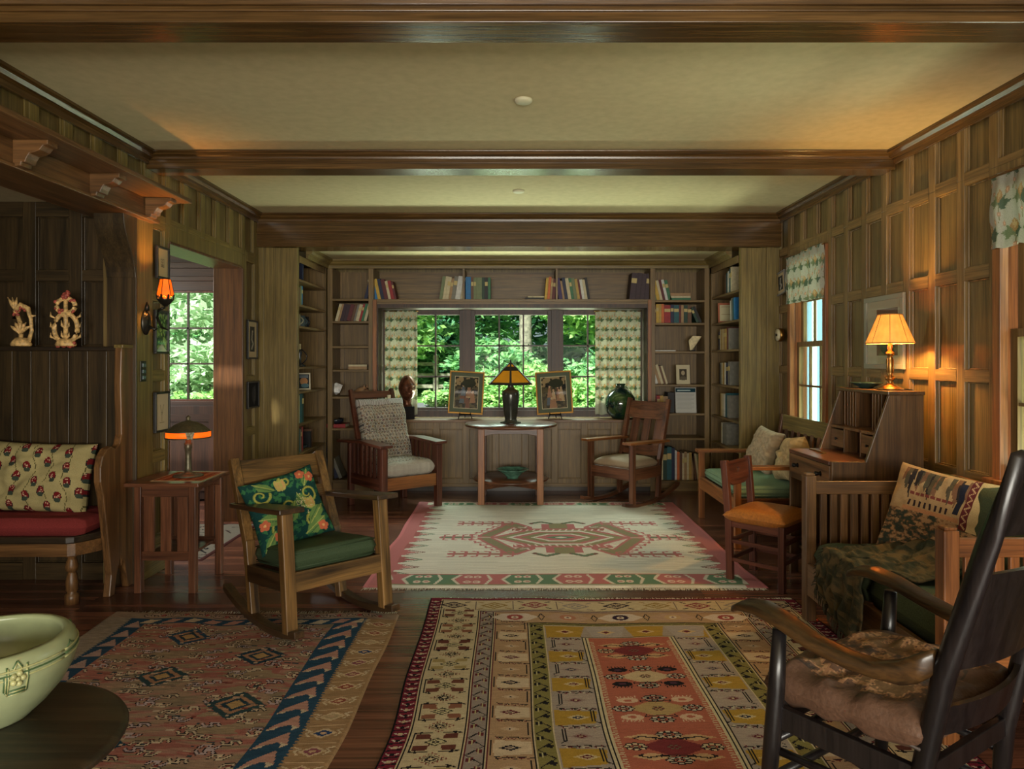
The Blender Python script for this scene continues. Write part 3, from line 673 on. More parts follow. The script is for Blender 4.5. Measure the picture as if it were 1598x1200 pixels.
row(px(873), YB_, 1.947, sp((6, 34, 'purple'), (3, 30, 'tan'), (5, 35, 'navy'), (5, 34, 'cream'), (4, 34, 'green'), (5, 34, 'sage'), (4, 33, 'gold'), (3, 32, 'maroon'), (4, 32, 'white'), (4, 32, 'cream'), (4, 35, 'black')), 'right of the right divider above the window', 'books right of the right divider', 9)
row(px(984), YB_, 1.947, sp((9, 42, 'plum'), (7, 42, 'plum'), (7, 41, 'plum'), (7, 41, 'plum')), 'tall, at the right end above the window', 'four tall dark volumes', -6, .2)
book((px(820), YB_, 1.948), .022, .19, .19, 'black', 'black book lying flat on the shelf above the window, lower of two', 'books lying flat above the window', lay=1)
book((px(824), YB_, 1.971), .014, .17, .17, 'cream', 'thin cream book lying on a black one above the window', 'books lying flat above the window', lay=1)
# back left unit
row(px(566), YB_, 1.953, sp((5, 28, 'navy')), 'leaning on the top shelf left of the window', 'loose books', -14)
row(px(520), YB_, 1.726, sp((4, 28, 'cream'), (3, 28, 'tan'), (5, 28, 'plum'), (5, 27, 'plum'), (6, 27, 'maroon'), (4, 26, 'brown'), (3, 27, 'grey'), (5, 27, 'cream'), (3, 28, 'red'), (4, 28, 'green'), (4, 29, 'cream')), 'leaning on the second shelf left of the window', 'leaning books in the left back bookcase', -15)
book((px(541), YB_, 1.234), .03, .19, .17, 'tan', 'tan book lying flat in the left back bookcase, lower one', 'flat books left', lay=1)
book((px(541), YB_, 1.265), .02, .19, .17, 'cream', 'cream book lying on a tan one in the left back bookcase', 'flat books left', lay=1)
book((px(506), YB_ - .02, .641), .035, .20, .2, 'red', 'red book lying flat behind the patterned armchair', 'flat books left', lay=1)
row(px(497), YB_, .116, sp((7, 46, 'cream'), (6, 44, 'grey'), (5, 42, 'blue')), 'upright on the bottom shelf behind the armchair', 'books on the bottom shelf left', 6, .2)
row(px(520), YB_, .116, sp((6, 58, 'navy'), (5, 50, 'grey')), 'leaning far over on bottom shelf behind the armchair', 'books on the bottom shelf left', 22, .2)
# back right unit
row(px(1022), YB_, 1.94, sp((5, 32, 'sage'), (5, 32, 'yellow'), (4, 32, 'cream'), (4, 33, 'maroon'), (4, 33, 'white'), (5, 32, 'green')), 'leaning on the top shelf right of the window', 'leaning books on the top shelf right', 13)
book((px(1048), YB_, 1.941), .026, .21, .16, 'green', 'green book lying flat on the top right shelf, bottom one of three', 'stack of flat books right', lay=1)
book((px(1048), YB_, 1.968), .018, .21, .16, 'cream', 'cream book lying flat in the middle of the stack on the top right shelf', 'stack of flat books right', lay=1)
book((px(1048), YB_, 1.987), .030, .21, .16, 'tan', 'tan book lying flat on top of the stack on the top right shelf', 'stack of flat books right', lay=1)
row(px(1021), YB_, 1.709, sp((5, 27, 'brown'), (4, 30, 'yellow'), (4, 30, 'gold'), (4, 30, 'orange'), (10, 28, 'red'), (5, 29, 'navy'), (8, 28, 'teal'), (3, 28, 'maroon'), (4, 28, 'tan'), (6, 28, 'dark green'), (6, 27, 'brown')), 'upright on second shelf right of the window', 'upright books on the second shelf right', 0)
row(px(1090), YB_, 1.709, sp((4, 26, 'dark green'), (4, 27, 'black')), 'slumped at the end of the second shelf', 'slumped books right', 24)
row(px(1021), YB_, 1.083, sp((4, 34, 'cream'), (4, 34, 'white'), (4, 32, 'tan'), (4, 32, 'cream'), (3, 30, 'brown'), (3, 30, 'cream')), 'slim, leaning on fourth shelf right of the window', 'slim leaning books right', 17)
row(px(1022), YB_, .791, sp((5, 28, 'maroon'), (5, 27, 'red'), (5, 27, 'gold'), (7, 26, 'tan'), (10, 32, 'black')), 'behind the wooden rocker on the fifth shelf', 'books on the fifth shelf right', 0)
row(px(1032), YB_, .105, sp((5, 46, 'cream'), (6, 50, 'dark green'), (7, 52, 'teal'), (5, 50, 'navy'), (3, 46, 'white'), (4, 44, 'orange'), (4, 42, 'brown'), (3, 42, 'cream'), (4, 44, 'tan'), (3, 42, 'cream'), (4, 43, 'gold'), (3, 42, 'tan')), 'on the bottom shelf behind the wooden rocker', 'books on the bottom shelf right', 0, .2)
row(px(1087), YB_, .105, sp((4, 42, 'brown'), (3, 41, 'cream'), (3, 40, 'sage'), (3, 40, 'tan')), 'leaning at the right end of the bottom shelf', 'books on the bottom shelf right', 7, .2)
# side units: spines face into the alcove
def srow(side, y0, z, specs, where, group, lean=0, d=.15):
    if side > 0: row(2.02, y0, z, [(a, h_, c) for a, h_, c in specs], where, group, lean, d, rz=R(-90))
    else: row(-1.94, y0, z, [(a, h_, c) for a, h_, c in specs], where, group, lean, d, rz=R(90))
srow(1, 6.78, 1.958, [(.05, .19, 'brown'), (.04, .20, 'teal'), (.05, .21, 'white'), (.04, .23, 'teal'), (.04, .24, 'cream')], 'on top shelf of the right side bookcase', 'books in the right side bookcase')
srow(1, 6.60, 1.694, [(.03, .19, 'white'), (.04, .21, 'grey'), (.04, .20, 'teal'), (.04, .21, 'blue')], 'on second shelf of the right side bookcase', 'books in the right side bookcase', 4)
srow(1, 6.98, 1.43, [(.045, .18, 'navy'), (.04, .20, 'cream'), (.04, .20, 'gold'), (.035, .2, 'cream'), (.05, .2, 'tan'), (.05, .2, 'gold'), (.05, .21, 'maroon'), (.05, .2, 'grey')], 'on third shelf of the right side bookcase', 'books in the right side bookcase')
srow(1, 6.95, 1.095, [(.03, .21, 'black'), (.04, .21, 'grey'), (.04, .21, 'cream'), (.05, .21, 'gold'), (.05, .21, 'white'), (.06, .21, 'navy'), (.06, .22, 'grey')], 'on fourth shelf of the right side bookcase', 'books in the right side bookcase')
srow(1, 6.92, .784, [(.03, .22, 'gold'), (.04, .22, 'cream'), (.05, .22, 'cream'), (.04, .22, 'white'), (.05, .23, 'teal'), (.06, .21, 'grey')], 'on fifth shelf of the right side bookcase', 'books in the right side bookcase')
srow(1, 6.90, .52, [(.03, .2, 'cream'), (.03, .2, 'white'), (.05, .2, 'grey'), (.07, .2, 'grey')], 'on sixth shelf of the right side bookcase', 'books in the right side bookcase')
srow(-1, 6.45, 2.05, [(.03, .17, 'navy'), (.2, .21, 'navy')][:1], 'at the front of top left side shelf', 'books in the left side bookcase')
srow(-1, 6.28, 1.826, [(.04, .17, 'dark green'), (.03, .17, 'grey'), (.03, .16, 'brown'), (.04, .18, 'sage'), (.03, .18, 'blue')], 'on second shelf of the left side bookcase', 'books in the left side bookcase')
srow(-1, 6.26, .763, [(.05, .24, 'cream'), (.05, .25, 'cream'), (.07, .27, 'teal'), (.05, .27, 'dark green')], 'on sixth shelf of the left side bookcase', 'books in the left side bookcase')
srow(-1, 6.28, .50, [(.05, .2, 'teal'), (.04, .21, 'teal'), (.03, .2, 'grey'), (.03, .22, 'brown'), (.03, .22, 'red')], 'on seventh shelf of the left side bookcase', 'books in the left side bookcase')
srow(-1, 6.70, .50, [(.03, .15, 'black'), (.03, .17, 'brown')], 'at back of seventh left side shelf', 'books in the left side bookcase')
b_ = book((-2.13, 6.76, 2.051), .03, .22, .20, 'navy', 'large navy book standing face out on the top left shelf', 'books in the left side bookcase', 0, R(0))

# ---------------- small things on the shelves
P_ = painted('painted_matte', .8, 0); PG = painted('painted_glazed', .25, 0, coat=1)
M_cream = plain('cream_ceramic', (206, 190, 150), .4, var=.12, scale=40)
def panel_board(cv, mat=None, parent=None, name='face', y=0):
    P = np.stack(np.broadcast_arrays(np.linspace(-cv.w / 2, cv.w / 2, cv.W + 1)[None, :], np.array([[y]]), np.linspace(cv.h, 0, cv.H + 1)[:, None]), -1).copy()
    return sheet(name, P, cv.a, mat or P_, parent, smooth=False)
def card(name, label, cat, loc, w_, h_, cv, rot, mat=None, frame_mat=None, fw=.012, group=None):
    t = T(name, label, cat, loc, rot=rot)
    if frame_mat:
        mb = MB().box(-w_ / 2, w_ / 2, -.008, .01, 0, fw).box(-w_ / 2, w_ / 2, -.008, .01, h_ - fw, h_).box(-w_ / 2, -w_ / 2 + fw, -.008, .01, fw, h_ - fw).box(w_ / 2 - fw, w_ / 2, -.008, .01, fw, h_ - fw)
        obj('frame', mb, frame_mat, t, .002)
    obj('backing', box(-w_ / 2 + .001, w_ / 2 - .001, .001, .006, .001, h_ - .001), BM['grey'], t)
    panel_board(cv, mat, t, 'picture' if frame_mat else 'printed_face'); return t
def portrait_cv(w_, h_, bgc, mat=(205, 195, 165), inner=.25, tone=(110, 100, 85)):
    cv = Cv(w_, h_, .004, mat); a, b_ = w_ * inner, h_ * inner
    cv.rect(a, w_ - a, b_, h_ - b_, bgc); cv.disc(w_ / 2, h_ * .42, (w_ / 2 - a) * .5, (h_ / 2 - b_) * .42, tone); cv.disc(w_ / 2, h_ * .70, (w_ / 2 - a) * .85, (h_ / 2 - b_) * .38, tuple(np.array(tone) * .6))
    cv.rect(0, w_, h_ - b_ * .0, h_, mat); return cv
# portrait card on fourth shelf right
card('photo_card', 'cream mounted portrait photograph standing on the fourth shelf of the right back bookcase', 'photograph', (px(1070), YF + .10, 1.084), .14, .198, portrait_cv(.14, .198, (70, 62, 52), inner=.22, tone=(170, 155, 130)), (R(-6), 0, 0))
cv = Cv(.21, .26, .004, (190, 190, 186)); cv.rect(.006, .204, .01, .05, (24, 60, 72)); cv.line(.04, .03, .15, .03, .012, (180, 200, 200)); cv.disc(.03, .03, .008, .008, (200, 215, 215))
for k in range(13): cv.line(.02, .07 + .0135 * k, .19 - .03 * (k % 3 == 2), .07 + .0135 * k, .004, (160, 160, 158))
card('notice_sheet', 'white notice sheet with a dark teal heading on the fifth shelf right', 'notice', (px(1073), YF + .06, .792), .21, .26, cv, (R(-9), 0, R(-3)))
cv = Cv(.15, .20, .004, (180, 110, 84)); cv.rect(.016, .134, .02, .18, (205, 196, 160))
for k in range(6): cv.line(.03, .04 + .024 * k, .12, .04 + .024 * k, .004, (150, 120, 90))
card('framed_sampler', 'small orange-framed sampler standing in the right alcove corner', 'sampler', (px(1124), YF - .20, 1.695), .15, .20, cv, (R(-7), 0, R(-6)))
# butterfly-like pale ornament
t = T('shell_ornament', 'pale angular ornament on a small stand, third shelf right', 'ornament', (px(1088), YF + .1, 1.421))
obj('body', MB().prism([(-.05, .01), (-.03, .01), (.0, .05), (.07, .155), (-.02, .16), (-.065, .11), (-.055, .05)], 'y', -.012, .012).bar((-.03, -.013, .02), (.05, -.013, .14), .006, .006), M_cream, t, .004)
obj('stand', MB().box(-.04, .0, -.03, .03, 0, .012).tube([(.0, 0, .01), (.01, 0, .06)], .004, 8), M_blackmetal, t)
book((px(1022), YB_ - .03, 1.421), .010, .22, .2, 'white', 'thin white folder lying flat on the third shelf right', 'flat papers right', lay=1)
# left: mugs
def mug(loc, label, c, r=.04, h=.11, group='mugs in the left side bookcase', rz=0):
    t = T('mug', label, 'mug', loc, rz, group)
    obj('body', MB().lathe([(r * .85, 0), (r, .01), (r * 1.02, h), (r * .9, h), (r * .88, .012), (.001, .01)], n=20), c, t)
    obj('handle', MB().tube([(r * .95 + .028 * math.sin(math.pi * i / 8), 0, h * (.2 + .6 * i / 8)) for i in range(9)], .006, 8), c, t)
M_mug = plain('mug_glaze', (150, 150, 130), .2); M_mug2 = plain('dark_glaze', (34, 38, 48), .2); M_slate = plain('slate_glaze', (70, 84, 92), .25)
mug((-1.99, 6.42, 1.636), 'pale stoneware mug with a dark handle, nearest in the left side bookcase', M_mug)
mug((-2.0, 6.60, 1.636), 'grey-green stoneware mug in the middle of the third left side shelf', M_slate, rz=-.3)
mug((-2.02, 6.78, 1.636), 'dark blue glazed mug at the back of the third left side shelf', M_mug2, rz=-.5)
# candle telephone-like candlestick
t = T('candlestick', 'black candlestick with a loop handle and a white candle on the left side shelf', 'candlestick', (-2.02, 6.62, 1.271))
obj('base', MB().lathe([(.055, 0), (.055, .012), (.02, .03), (.015, .08), (.025, .13), (.018, .16)], n=20), M_mug2, t)
obj('handle', MB().tube([(.02 + .05 * math.sin(math.pi * i / 10), 0, .02 + .14 * i / 10) for i in range(11)], .005, 8), M_mug2, t)
obj('candle', MB().lathe([(.014, .155), (.014, .21), (.001, .212)], n=12), M_cream, t)
t = T('figurine', 'tiny tan figurine at the front of the left side shelf beside the candlestick', 'figurine', (-1.98, 6.40, 1.271))
obj('body', MB().lathe([(.02, 0), (.022, .02), (.012, .04), (.018, .055), (.001, .075)], n=14), BM['tan'], t)
cv = Cv(.12, .16, .004, (210, 200, 176)); cv.rect(.012, .108, .012, .148, (40, 52, 58)); cv.disc(.06, .08, .035, .035, (180, 130, 90)); cv.disc(.07, .12, .035, .02, (90, 120, 130)); cv.rect(.02, .1, .02, .05, (110, 120, 130))
card('postcard', 'small colourful postcard in a pale border on the fifth left side shelf', 'postcard', (-1.99, 6.66, 1.051), .12, .16, cv, (R(-12), R(0), R(20)))
t = T('bowl', 'small dark dish on the seventh shelf of the left side bookcase', 'dish', (-2.0, 6.62, .501))
obj('body', MB().lathe([(.03, 0), (.05, .02), (.052, .03), (.045, .025), (.001, .008)], n=20), M_slate, t)
# crystal + shell on the bench-height shelf left
t = T('rock_crystal', 'jagged white quartz rock on the shelf behind the armchair', 'rock', (px(521), YF + .1, .961))
g = np.random.default_rng(5); mb = MB()
import bmesh
def rock(name, parent, mat, s, seed, sub=2, amp=.35):
    b_ = bmesh.new(); bmesh.ops.create_icosphere(b_, subdivisions=sub, radius=1); gg = random.Random(seed)
    for v in b_.verts:
        k = 1 + amp * (gg.random() - .5); v.co = Vector((v.co.x * s[0] * k, v.co.y * s[1] * k, v.co.z * s[2] * k + s[2]))
    me = bpy.data.meshes.new(name); b_.to_mesh(me); me.materials.append(mat); o = bpy.data.objects.new(name, me); sc.collection.objects.link(o); o.parent = parent; return o
rock('stone', t, plain('quartz', (205, 205, 205), .3, var=.15, scale=30), (.055, .05, .07), 3, 1, .7)
t = T('conch_shell', 'spiky tan conch shell on the shelf behind the armchair', 'shell', (px(562), YF + .1, .961))
mb = MB().tube([(-.08, 0, .05), (-.045, 0, .052), (0, 0, .055), (.04, 0, .055), (.07, 0, .05)], [.004, .028, .045, .03, .004], 16)
for k in range(7): a = k * .9; mb.tube([(.0 + .01 * k, .03 * math.cos(a), .055 + .035 * abs(math.sin(a))), (.005 + .01 * k, .055 * math.cos(a), .06 + .065 * abs(math.sin(a)))], [.012, .001], 6)
obj('shell', mb, plain('shell', (178, 140, 104), .5, var=.15, scale=30), t)
t = T('bowl', 'dark blue dish on top of the red book behind the armchair', 'dish', (px(519), YF + .14, .677))
obj('body', MB().lathe([(.05, 0), (.075, .02), (.08, .05), (.074, .05), (.06, .02), (.001, .012)], n=24), M_mug2, t)
# ================================================================== FURNITURE
def fab(name, c, **k): return plain(name, c, .95, bump=.35, scale=260, spec=.15, **k)
M_green = fab('green_leather', (62, 76, 54), var=.12); M_green.node_tree.nodes['Principled BSDF'].inputs['Roughness'].default_value = .55
M_green2 = fab('sage_fabric', (112, 134, 106), var=.08)
M_olive = fab('olive_velvet', (64, 70, 48), var=.15)
M_beige = fab('beige_leather', (150, 128, 104), var=.06); M_beige.node_tree.nodes['Principled BSDF'].inputs['Roughness'].default_value = .6
M_red = fab('red_fabric', (126, 50, 48), var=.12)
M_tan = plain('amber_leather', (158, 98, 42), .35, bump=.2, scale=90, var=.12)
PF = painted('painted_fabric', .95, .35, 320, .1); PR = painted('painted_wool', .97, .5, 240, .08); PCU = painted('painted_curtain', .95, .25, 300, .1, trans=.45)

def solid_cushion(name, w_, d_, h_, mat, parent, loc, rot=(R(-90), 0, 0), p=10, k=.35, pinch=.0, seed=0, wr=.0, n=36):
    cv = Cv(w_, d_, w_ / n, (255, 255, 255)); return cushion(name, cv, w_, d_, h_, mat, parent, p, k, pinch, wr, seed, loc, rot)
def runner(x, y0, y1, Rr, w_, h_, lift=.0, yc=0.0):
    top = []; bot = []
    for i in range(25):
        y = y0 + (y1 - y0) * i / 24; z = (y - yc) ** 2 / (2 * Rr); bot.append((y, z + lift)); top.append((y, z + h_ + lift))
    return MB().prism(bot + top[::-1], 'x', x - w_ / 2, x + w_ / 2)

# ---- green-cushioned rocker in front left
t = T('rocking_chair', 'golden oak rocking chair with a dark green seat in the left foreground', 'rocking chair', (-1.012, 3.63, .002), rot=(R(-6), 0, R(43)))
W_, D_ = .52, .47
for s in (-1, 1):
    obj('front_leg', box(s * W_ / 2 - .028, s * W_ / 2 + .028, -.262, -.206, .03, .585), wood('oak', 'z'), t, .004)
    obj('back_post', bar((s * (W_ / 2 - .012), .20, .03), (s * (W_ / 2 - .012), .235, .42), .048, .05, (0, 1, 0)).bar((s * (W_ / 2 - .012), .235, .40), (s * (W_ / 2 - .014), .40, .835), .048, .05, (0, 1, 0)), wood('oak', 'z'), t, .004)
    obj('runner', runner(s * (W_ / 2), -.33, .52, 1.35, .05, .034, 0, -.08), wood('oakarm', 'y'), t, .003)
    ar = MB().prism([(s * W_ / 2 - .062, -.315), (s * W_ / 2 + .062, -.315), (s * W_ / 2 + .062, -.12), (s * W_ / 2 + .045, .37), (s * W_ / 2 - .03, .37), (s * W_ / 2 - .062, -.10)], 'z', .585, .61)
    obj('armrest', ar, wood('oakarm', 'y'), t, .004)
    obj('side_rail', box(s * W_ / 2 - .012, s * W_ / 2 + .012, -.21, .215, .215, .30), wood('oakarm', 'y'), t, .002)
for y in (-.245, .215): obj('seat_rail', box(-W_ / 2 + .02, W_ / 2 - .02, y - .012, y + .012, .215, .305), wood('oak', 'x'), t, .002)
pr = [(-.235, .83), (.235, .83), (.235, .69)] + [(.235 - .47 * i / 12, .69 + .025 * math.sin(math.pi * i / 12)) for i in range(1, 12)] + [(-.235, .69)]
o = obj('top_rail', MB().prism([(a, b - .76) for a, b in pr], 'y', -.012, .012), wood('oak', 'x'), t, .003, loc=(0, .375, .76), rot=(R(-20.7), 0, 0))
pr = [(-.235, .055), (.235, .055), (.235, -.01)] + [(.235 - .47 * i / 12, -.01 + .02 * math.sin(math.pi * i / 12)) for i in range(1, 12)] + [(-.235, -.01)]
obj('lower_back_rail', MB().prism(pr, 'y', -.010, .010), wood('oak', 'x'), t, .002, loc=(0, .312, .60), rot=(R(-20.7), 0, 0))
obj('lower_back_rail', box(-.235, .235, -.010, .010, -.03, .03), wood('oak', 'x'), t, .002, loc=(0, .25, .44), rot=(R(-20.7), 0, 0))
solid_cushion('seat_cushion', .46, .44, .105, M_green, t, (0, -.008, .348), p=14, k=.28)
mb = MB()
for zz in (.385, .318): mb.tube([(.222 * a, .212 * b_ - .008, zz) for a, b_ in ((-1, -1), (1, -1), (1, 1), (-1, 1), (-1, -1))], .004, 6)
obj('piping', mb, M_green, t)

# ---- Morris chair
t = T('armchair', 'dark slatted reclining armchair with grey floral cushions in the left back corner', 'armchair', (-1.11, 6.46, 0), R(40))
W_, D_ = .56, .62
for s in (-1, 1):
    obj('front_leg', box(s * W_ / 2 - .028, s * W_ / 2 + .028, -.34, -.284, 0, .57), wood('red', 'z'), t, .004)
    obj('back_leg', box(s * W_ / 2 - .026, s * W_ / 2 + .026, .26, .31, 0, .57), wood('red', 'z'), t, .004)
    obj('armrest', MB().prism([(-.37, .575), (.0, .592), (.45, .565), (.45, .59), (.0, .617), (-.37, .600)], 'x', s * W_ / 2 - .065, s * W_ / 2 + .06), wood('red', 'y'), t, .004)
    obj('side_rail', box(s * W_ / 2 - .012, s * W_ / 2 + .012, -.29, .27, .20, .30), wood('red', 'y'), t, .002)
    for k in range(7): y = -.235 + .078 * k; obj('slat', box(s * W_ / 2 - .008, s * W_ / 2 + .008, y - .02, y + .02, .30, .585), wood('red', 'z'), t, .001)
    obj('corbel', MB().prism([(-.285, .575), (-.285, .43), (-.272, .46), (-.262, .52), (-.235, .575)], 'x', s * W_ / 2 - .012, s * W_ / 2 + .012), wood('red', 'z'), t)
    obj('back_post', bar((s * .23, .15, .33), (s * .215, .42, 1.05), .04, .04, (0, 1, 0)), wood('red', 'z'), t, .004)
obj('seat_rail', box(-W_ / 2 + .02, W_ / 2 - .02, -.325, -.30, .20, .31), wood('honey', 'x'), t, .003)
obj('seat_rail', box(-W_ / 2 + .02, W_ / 2 - .02, .28, .30, .20, .30), wood('red', 'x'), t, .003)
for k, z in enumerate((1.0, .86, .70, .55, .42)):
    y = .15 + (z - .33) * .375; obj('back_rail', MB().box(-.21, .21, -.009, .009, -.033, .033), wood('red', 'x'), t, .002, loc=(0, y, z), rot=(R(-20.5), 0, 0))
def tapestry(w_, h_, base, cols, seed, cell=.005, step=.034):
    cv = Cv(w_, h_, cell, base); g = random.Random(seed); cv.streak(.06, seed, 1)
    ny = int(h_ / step) + 1; nx = int(w_ / step) + 1
    for i in range(ny):
        for j in range(nx):
            x = (j + .5 * (i % 2)) * step; y = (i + .5) * step * .9; c = cols[(i + j * 2) % len(cols)]
            cv.disc(x, y, step * .32, step * .30, cols[(i * 3 + j) % len(cols)], .62); cv.disc(x, y, step * .14, step * .14, c)
            for a in (.6, 2.2, 3.8, 5.3): cv.line(x + step * .3 * math.cos(a), y + step * .3 * math.sin(a), x + step * .55 * math.cos(a + .5), y + step * .5 * math.sin(a + .5), step * .09, cols[0])
    return cv
TC = [(84, 80, 84), (150, 118, 84), (104, 96, 84), (128, 96, 92)]
cv = tapestry(.50, .50, (178, 170, 158), TC, 3); o = cushion('seat_cushion', cv, .50, .56, .15, PF, t, 8, .35, .0, .1, 4, (0, -.03, .37), (R(-90), 0, 0))
cv = tapestry(.52, .62, (172, 164, 150), TC, 5); cv.rect(0, .52, 0, .07, (186, 182, 178))
for k in range(30): cv.line(.01 + .018 * k, 0, .008 + .018 * k, .08, .005, (128, 122, 118))
o = cushion('back_cushion', cv, .48, .60, .16, PF, t, 6, .36, .02, .25, 9, (.0, .17, .68), (R(-19), R(0), 0))
mb = MB().box(-.03, .0, -.01, .01, 0, .03); obj('cushion_tape', box(.07, .10, .22, .235, .93, 1.0), M_page, t)

# ---- wooden rocker at right of the table
t = T('rocking_chair', 'reddish oak rocking chair with a beige leather seat beside the round table', 'rocking chair', (1.05, 6.63, .004), R(-46))
W_ = .48
for s in (-1, 1):
    obj('front_leg', box(s * W_ / 2 - .024, s * W_ / 2 + .024, -.25, -.205, .03, .57), wood('maho', 'z'), t, .004)
    obj('back_post', bar((s * (W_ / 2 - .015), .19, .03), (s * (W_ / 2 - .015), .21, .40), .04, .042, (0, 1, 0)).bar((s * (W_ / 2 - .015), .21, .38), (s * (W_ / 2 - .015), .37, .95), .04, .042, (0, 1, 0)), wood('maho', 'z'), t, .004)
    obj('runner', runner(s * W_ / 2, -.36, .50, 1.3, .042, .03, 0, -.06), wood('maho', 'y'), t, .003)
    obj('armrest', MB().prism([(-.31, .57), (.30, .555), (.30, .578), (-.31, .593)], 'x', s * W_ / 2 - .05, s * W_ / 2 + .045), wood('honey', 'y'), t, .003)
    obj('side_rail', box(s * W_ / 2 - .012, s * W_ / 2 + .012, -.21, .20, .245, .345), wood('maho', 'y'), t, .002)
for y in (-.235, .195): obj('seat_rail', box(-W_ / 2 + .02, W_ / 2 - .02, y - .012, y + .012, .245, .35), wood('maho', 'x'), t, .002)
solid_cushion('seat', .45, .42, .13, M_beige, t, (0, -.01, .365), p=5, k=.5)
al = R(-15.7)
def curved(x0, x1, z0, z1, th, n=10, sag=.03):
    mb = MB()
    for i in range(n):
        a = x0 + (x1 - x0) * i / n; b_ = x0 + (x1 - x0) * (i + 1) / n
        f = lambda x: sag * (1 - ((2 * x - x0 - x1) / (x1 - x0)) ** 2)
        mb.prism([(a, f(a) - th / 2), (b_, f(b_) - th / 2), (b_, f(b_) + th / 2), (a, f(a) + th / 2)], 'z', z0, z1)
    return mb
obj('top_rail', curved(-.21, .21, -.10, .07, .018), wood('maho', 'x'), t, 0, loc=(0, .345, .86), rot=(al, 0, 0))
obj('lower_back_rail', curved(-.21, .21, -.05, .05, .018), wood('maho', 'x'), t, 0, loc=(0, .235, .47), rot=(al, 0, 0))
for x in (-.135, 0, .135): obj('back_slat', box(x - .042, x + .042, -.006, .006, -.16, .15), wood('maho', 'z'), t, .002, loc=(0, .295 + .022, .64), rot=(al, 0, 0))

# ---- round table
t = T('round_table', 'round dark-topped oak table with a round lower shelf in front of the window bench', 'table', (-.035, 6.70, 0))
obj('table_top', MB().lathe([(.001, .703), (.40, .703), (.432, .71), (.437, .722), (.43, .732), (.001, .732)], n=64), wood('maho', 'x'), t)
for sx in (-1, 1):
    for sy in (-1, 1): obj('leg', box(sx * .27 - .03, sx * .27 + .03, sy * .24 - .03, sy * .24 + .03, 0, .70), wood('honey' if sy < 0 else 'maho', 'z'), t, .004)
for sy in (-1, 1): obj('apron', MB().prism([(-.26, .70), (.26, .70), (.26, .63), (.15, .655), (-.15, .655), (-.26, .63)], 'y', sy * .24 - .012, sy * .24 + .012), wood('maho', 'x'), t, .002)
for sx in (-1, 1): obj('apron', box(sx * .27 - .012, sx * .27 + .012, -.22, .22, .64, .70), wood('maho', 'y'), t, .002)
obj('lower_shelf', MB().lathe([(.001, .20), (.35, .20), (.357, .21), (.35, .222), (.001, .222)], n=56), wood('maho', 'x'), t)
obj('cross_stretcher', MB().bar((-.27, -.24, .17), (.27, .24, .17), .03, .06).bar((-.27, .24, .169), (.27, -.24, .169), .03, .058), wood('maho', 'x'), t, .002)

# ---- settee with sage cushion against the right wall (angled side on)
t = T('settee', 'low oak settee with a sage green seat against the right wall beyond the desk', 'settee', (1.89, 5.45, 0))
for y in (.50, -.46):
    obj('front_leg', box(-.335, -.29, y - .022, y + .022, 0, .555), wood('honey', 'z'), t, .003)
    obj('back_leg', bar((.30, y, 0), (.30, y, .40), .045, .045, (0, 1, 0)).bar((.30, y, .38), (.385, y, .875), .04, .045, (0, 1, 0)), wood('maho', 'z'), t, .003)
    obj('armrest', box(-.355, .33, y - .045, y + .045, .555, .58), wood('honey', 'x'), t, .003)
    obj('side_rail', box(-.30, .30, y - .012, y + .012, .25, .35), wood('maho', 'x'), t, .002)
obj('seat_rail', box(-.33, -.305, -.45, .50, .25, .352), wood('honey', 'y'), t, .003)
obj('back_rail', bar((.375, -.46, .81), (.375, .50, .81), .022, .125), wood('wall', 'y'), t, .003)
obj('back_rail', bar((.325, -.46, .50), (.325, .50, .50), .022, .06), wood('maho', 'y'), t, .003)
for k in range(7): y = -.36 + .125 * k; obj('back_slat', bar((.33, y, .52), (.37, y, .76), .012, .055, (0, 1, 0)), wood('maho', 'z'), t, .001)
solid_cushion('seat_cushion', .57, .90, .09, M_green2, t, (-.01, .02, .385), p=16, k=.25, n=40)
mb = MB()
for zz in (.412, .362): mb.tube([(-.01 + .28 * a, .02 + .443 * b_, zz) for a, b_ in ((-1, -1), (1, -1), (1, 1), (-1, 1), (-1, -1))], .004, 6)
obj('piping', mb, M_green2, t)
obj('lower_stretcher', box(-.02, .02, -.45, .49, .10, .13), wood('maho', 'y'), t, .002)

# ---- desk chair with heart cut-out
t = T('side_chair', 'small dark side chair with an amber leather seat and heart cut-out beside the desk', 'chair', (1.525, 4.27, 0), R(46))
for s in (-1, 1):
    obj('back_post', bar((s * .155, .155, 0), (s * .155, .165, .40), .034, .04, (0, 1, 0)).bar((s * .155, .165, .38), (s * .155, .195, .72), .034, .04, (0, 1, 0)), wood('red', 'z'), t, .003)
    obj('front_leg', box(s * .175 - .018, s * .175 + .018, -.19, -.154, 0, .375), wood('red', 'z'), t, .003)
    for z in (.13, .24): obj('side_stretcher', bar((s * .172, -.17, z), (s * .157, .155, z), .014, .022), wood('red', 'y'), t, .001)
    obj('side_rail', bar((s * .173, -.17, .35), (s * .157, .16, .35), .016, .05), wood('red', 'y'), t, .002)
for y, zs, hw in ((-.172, (.16, .27, .35), .16), (.157, (.13, .24, .35), .14)):
    for z in zs: obj('stretcher' if z < .3 else 'seat_rail', box(-hw, hw, y - .008, y + .008, z - (.012 if z < .3 else .025), z + (.012 if z < .3 else .025)), wood('red', 'x'), t, .001)
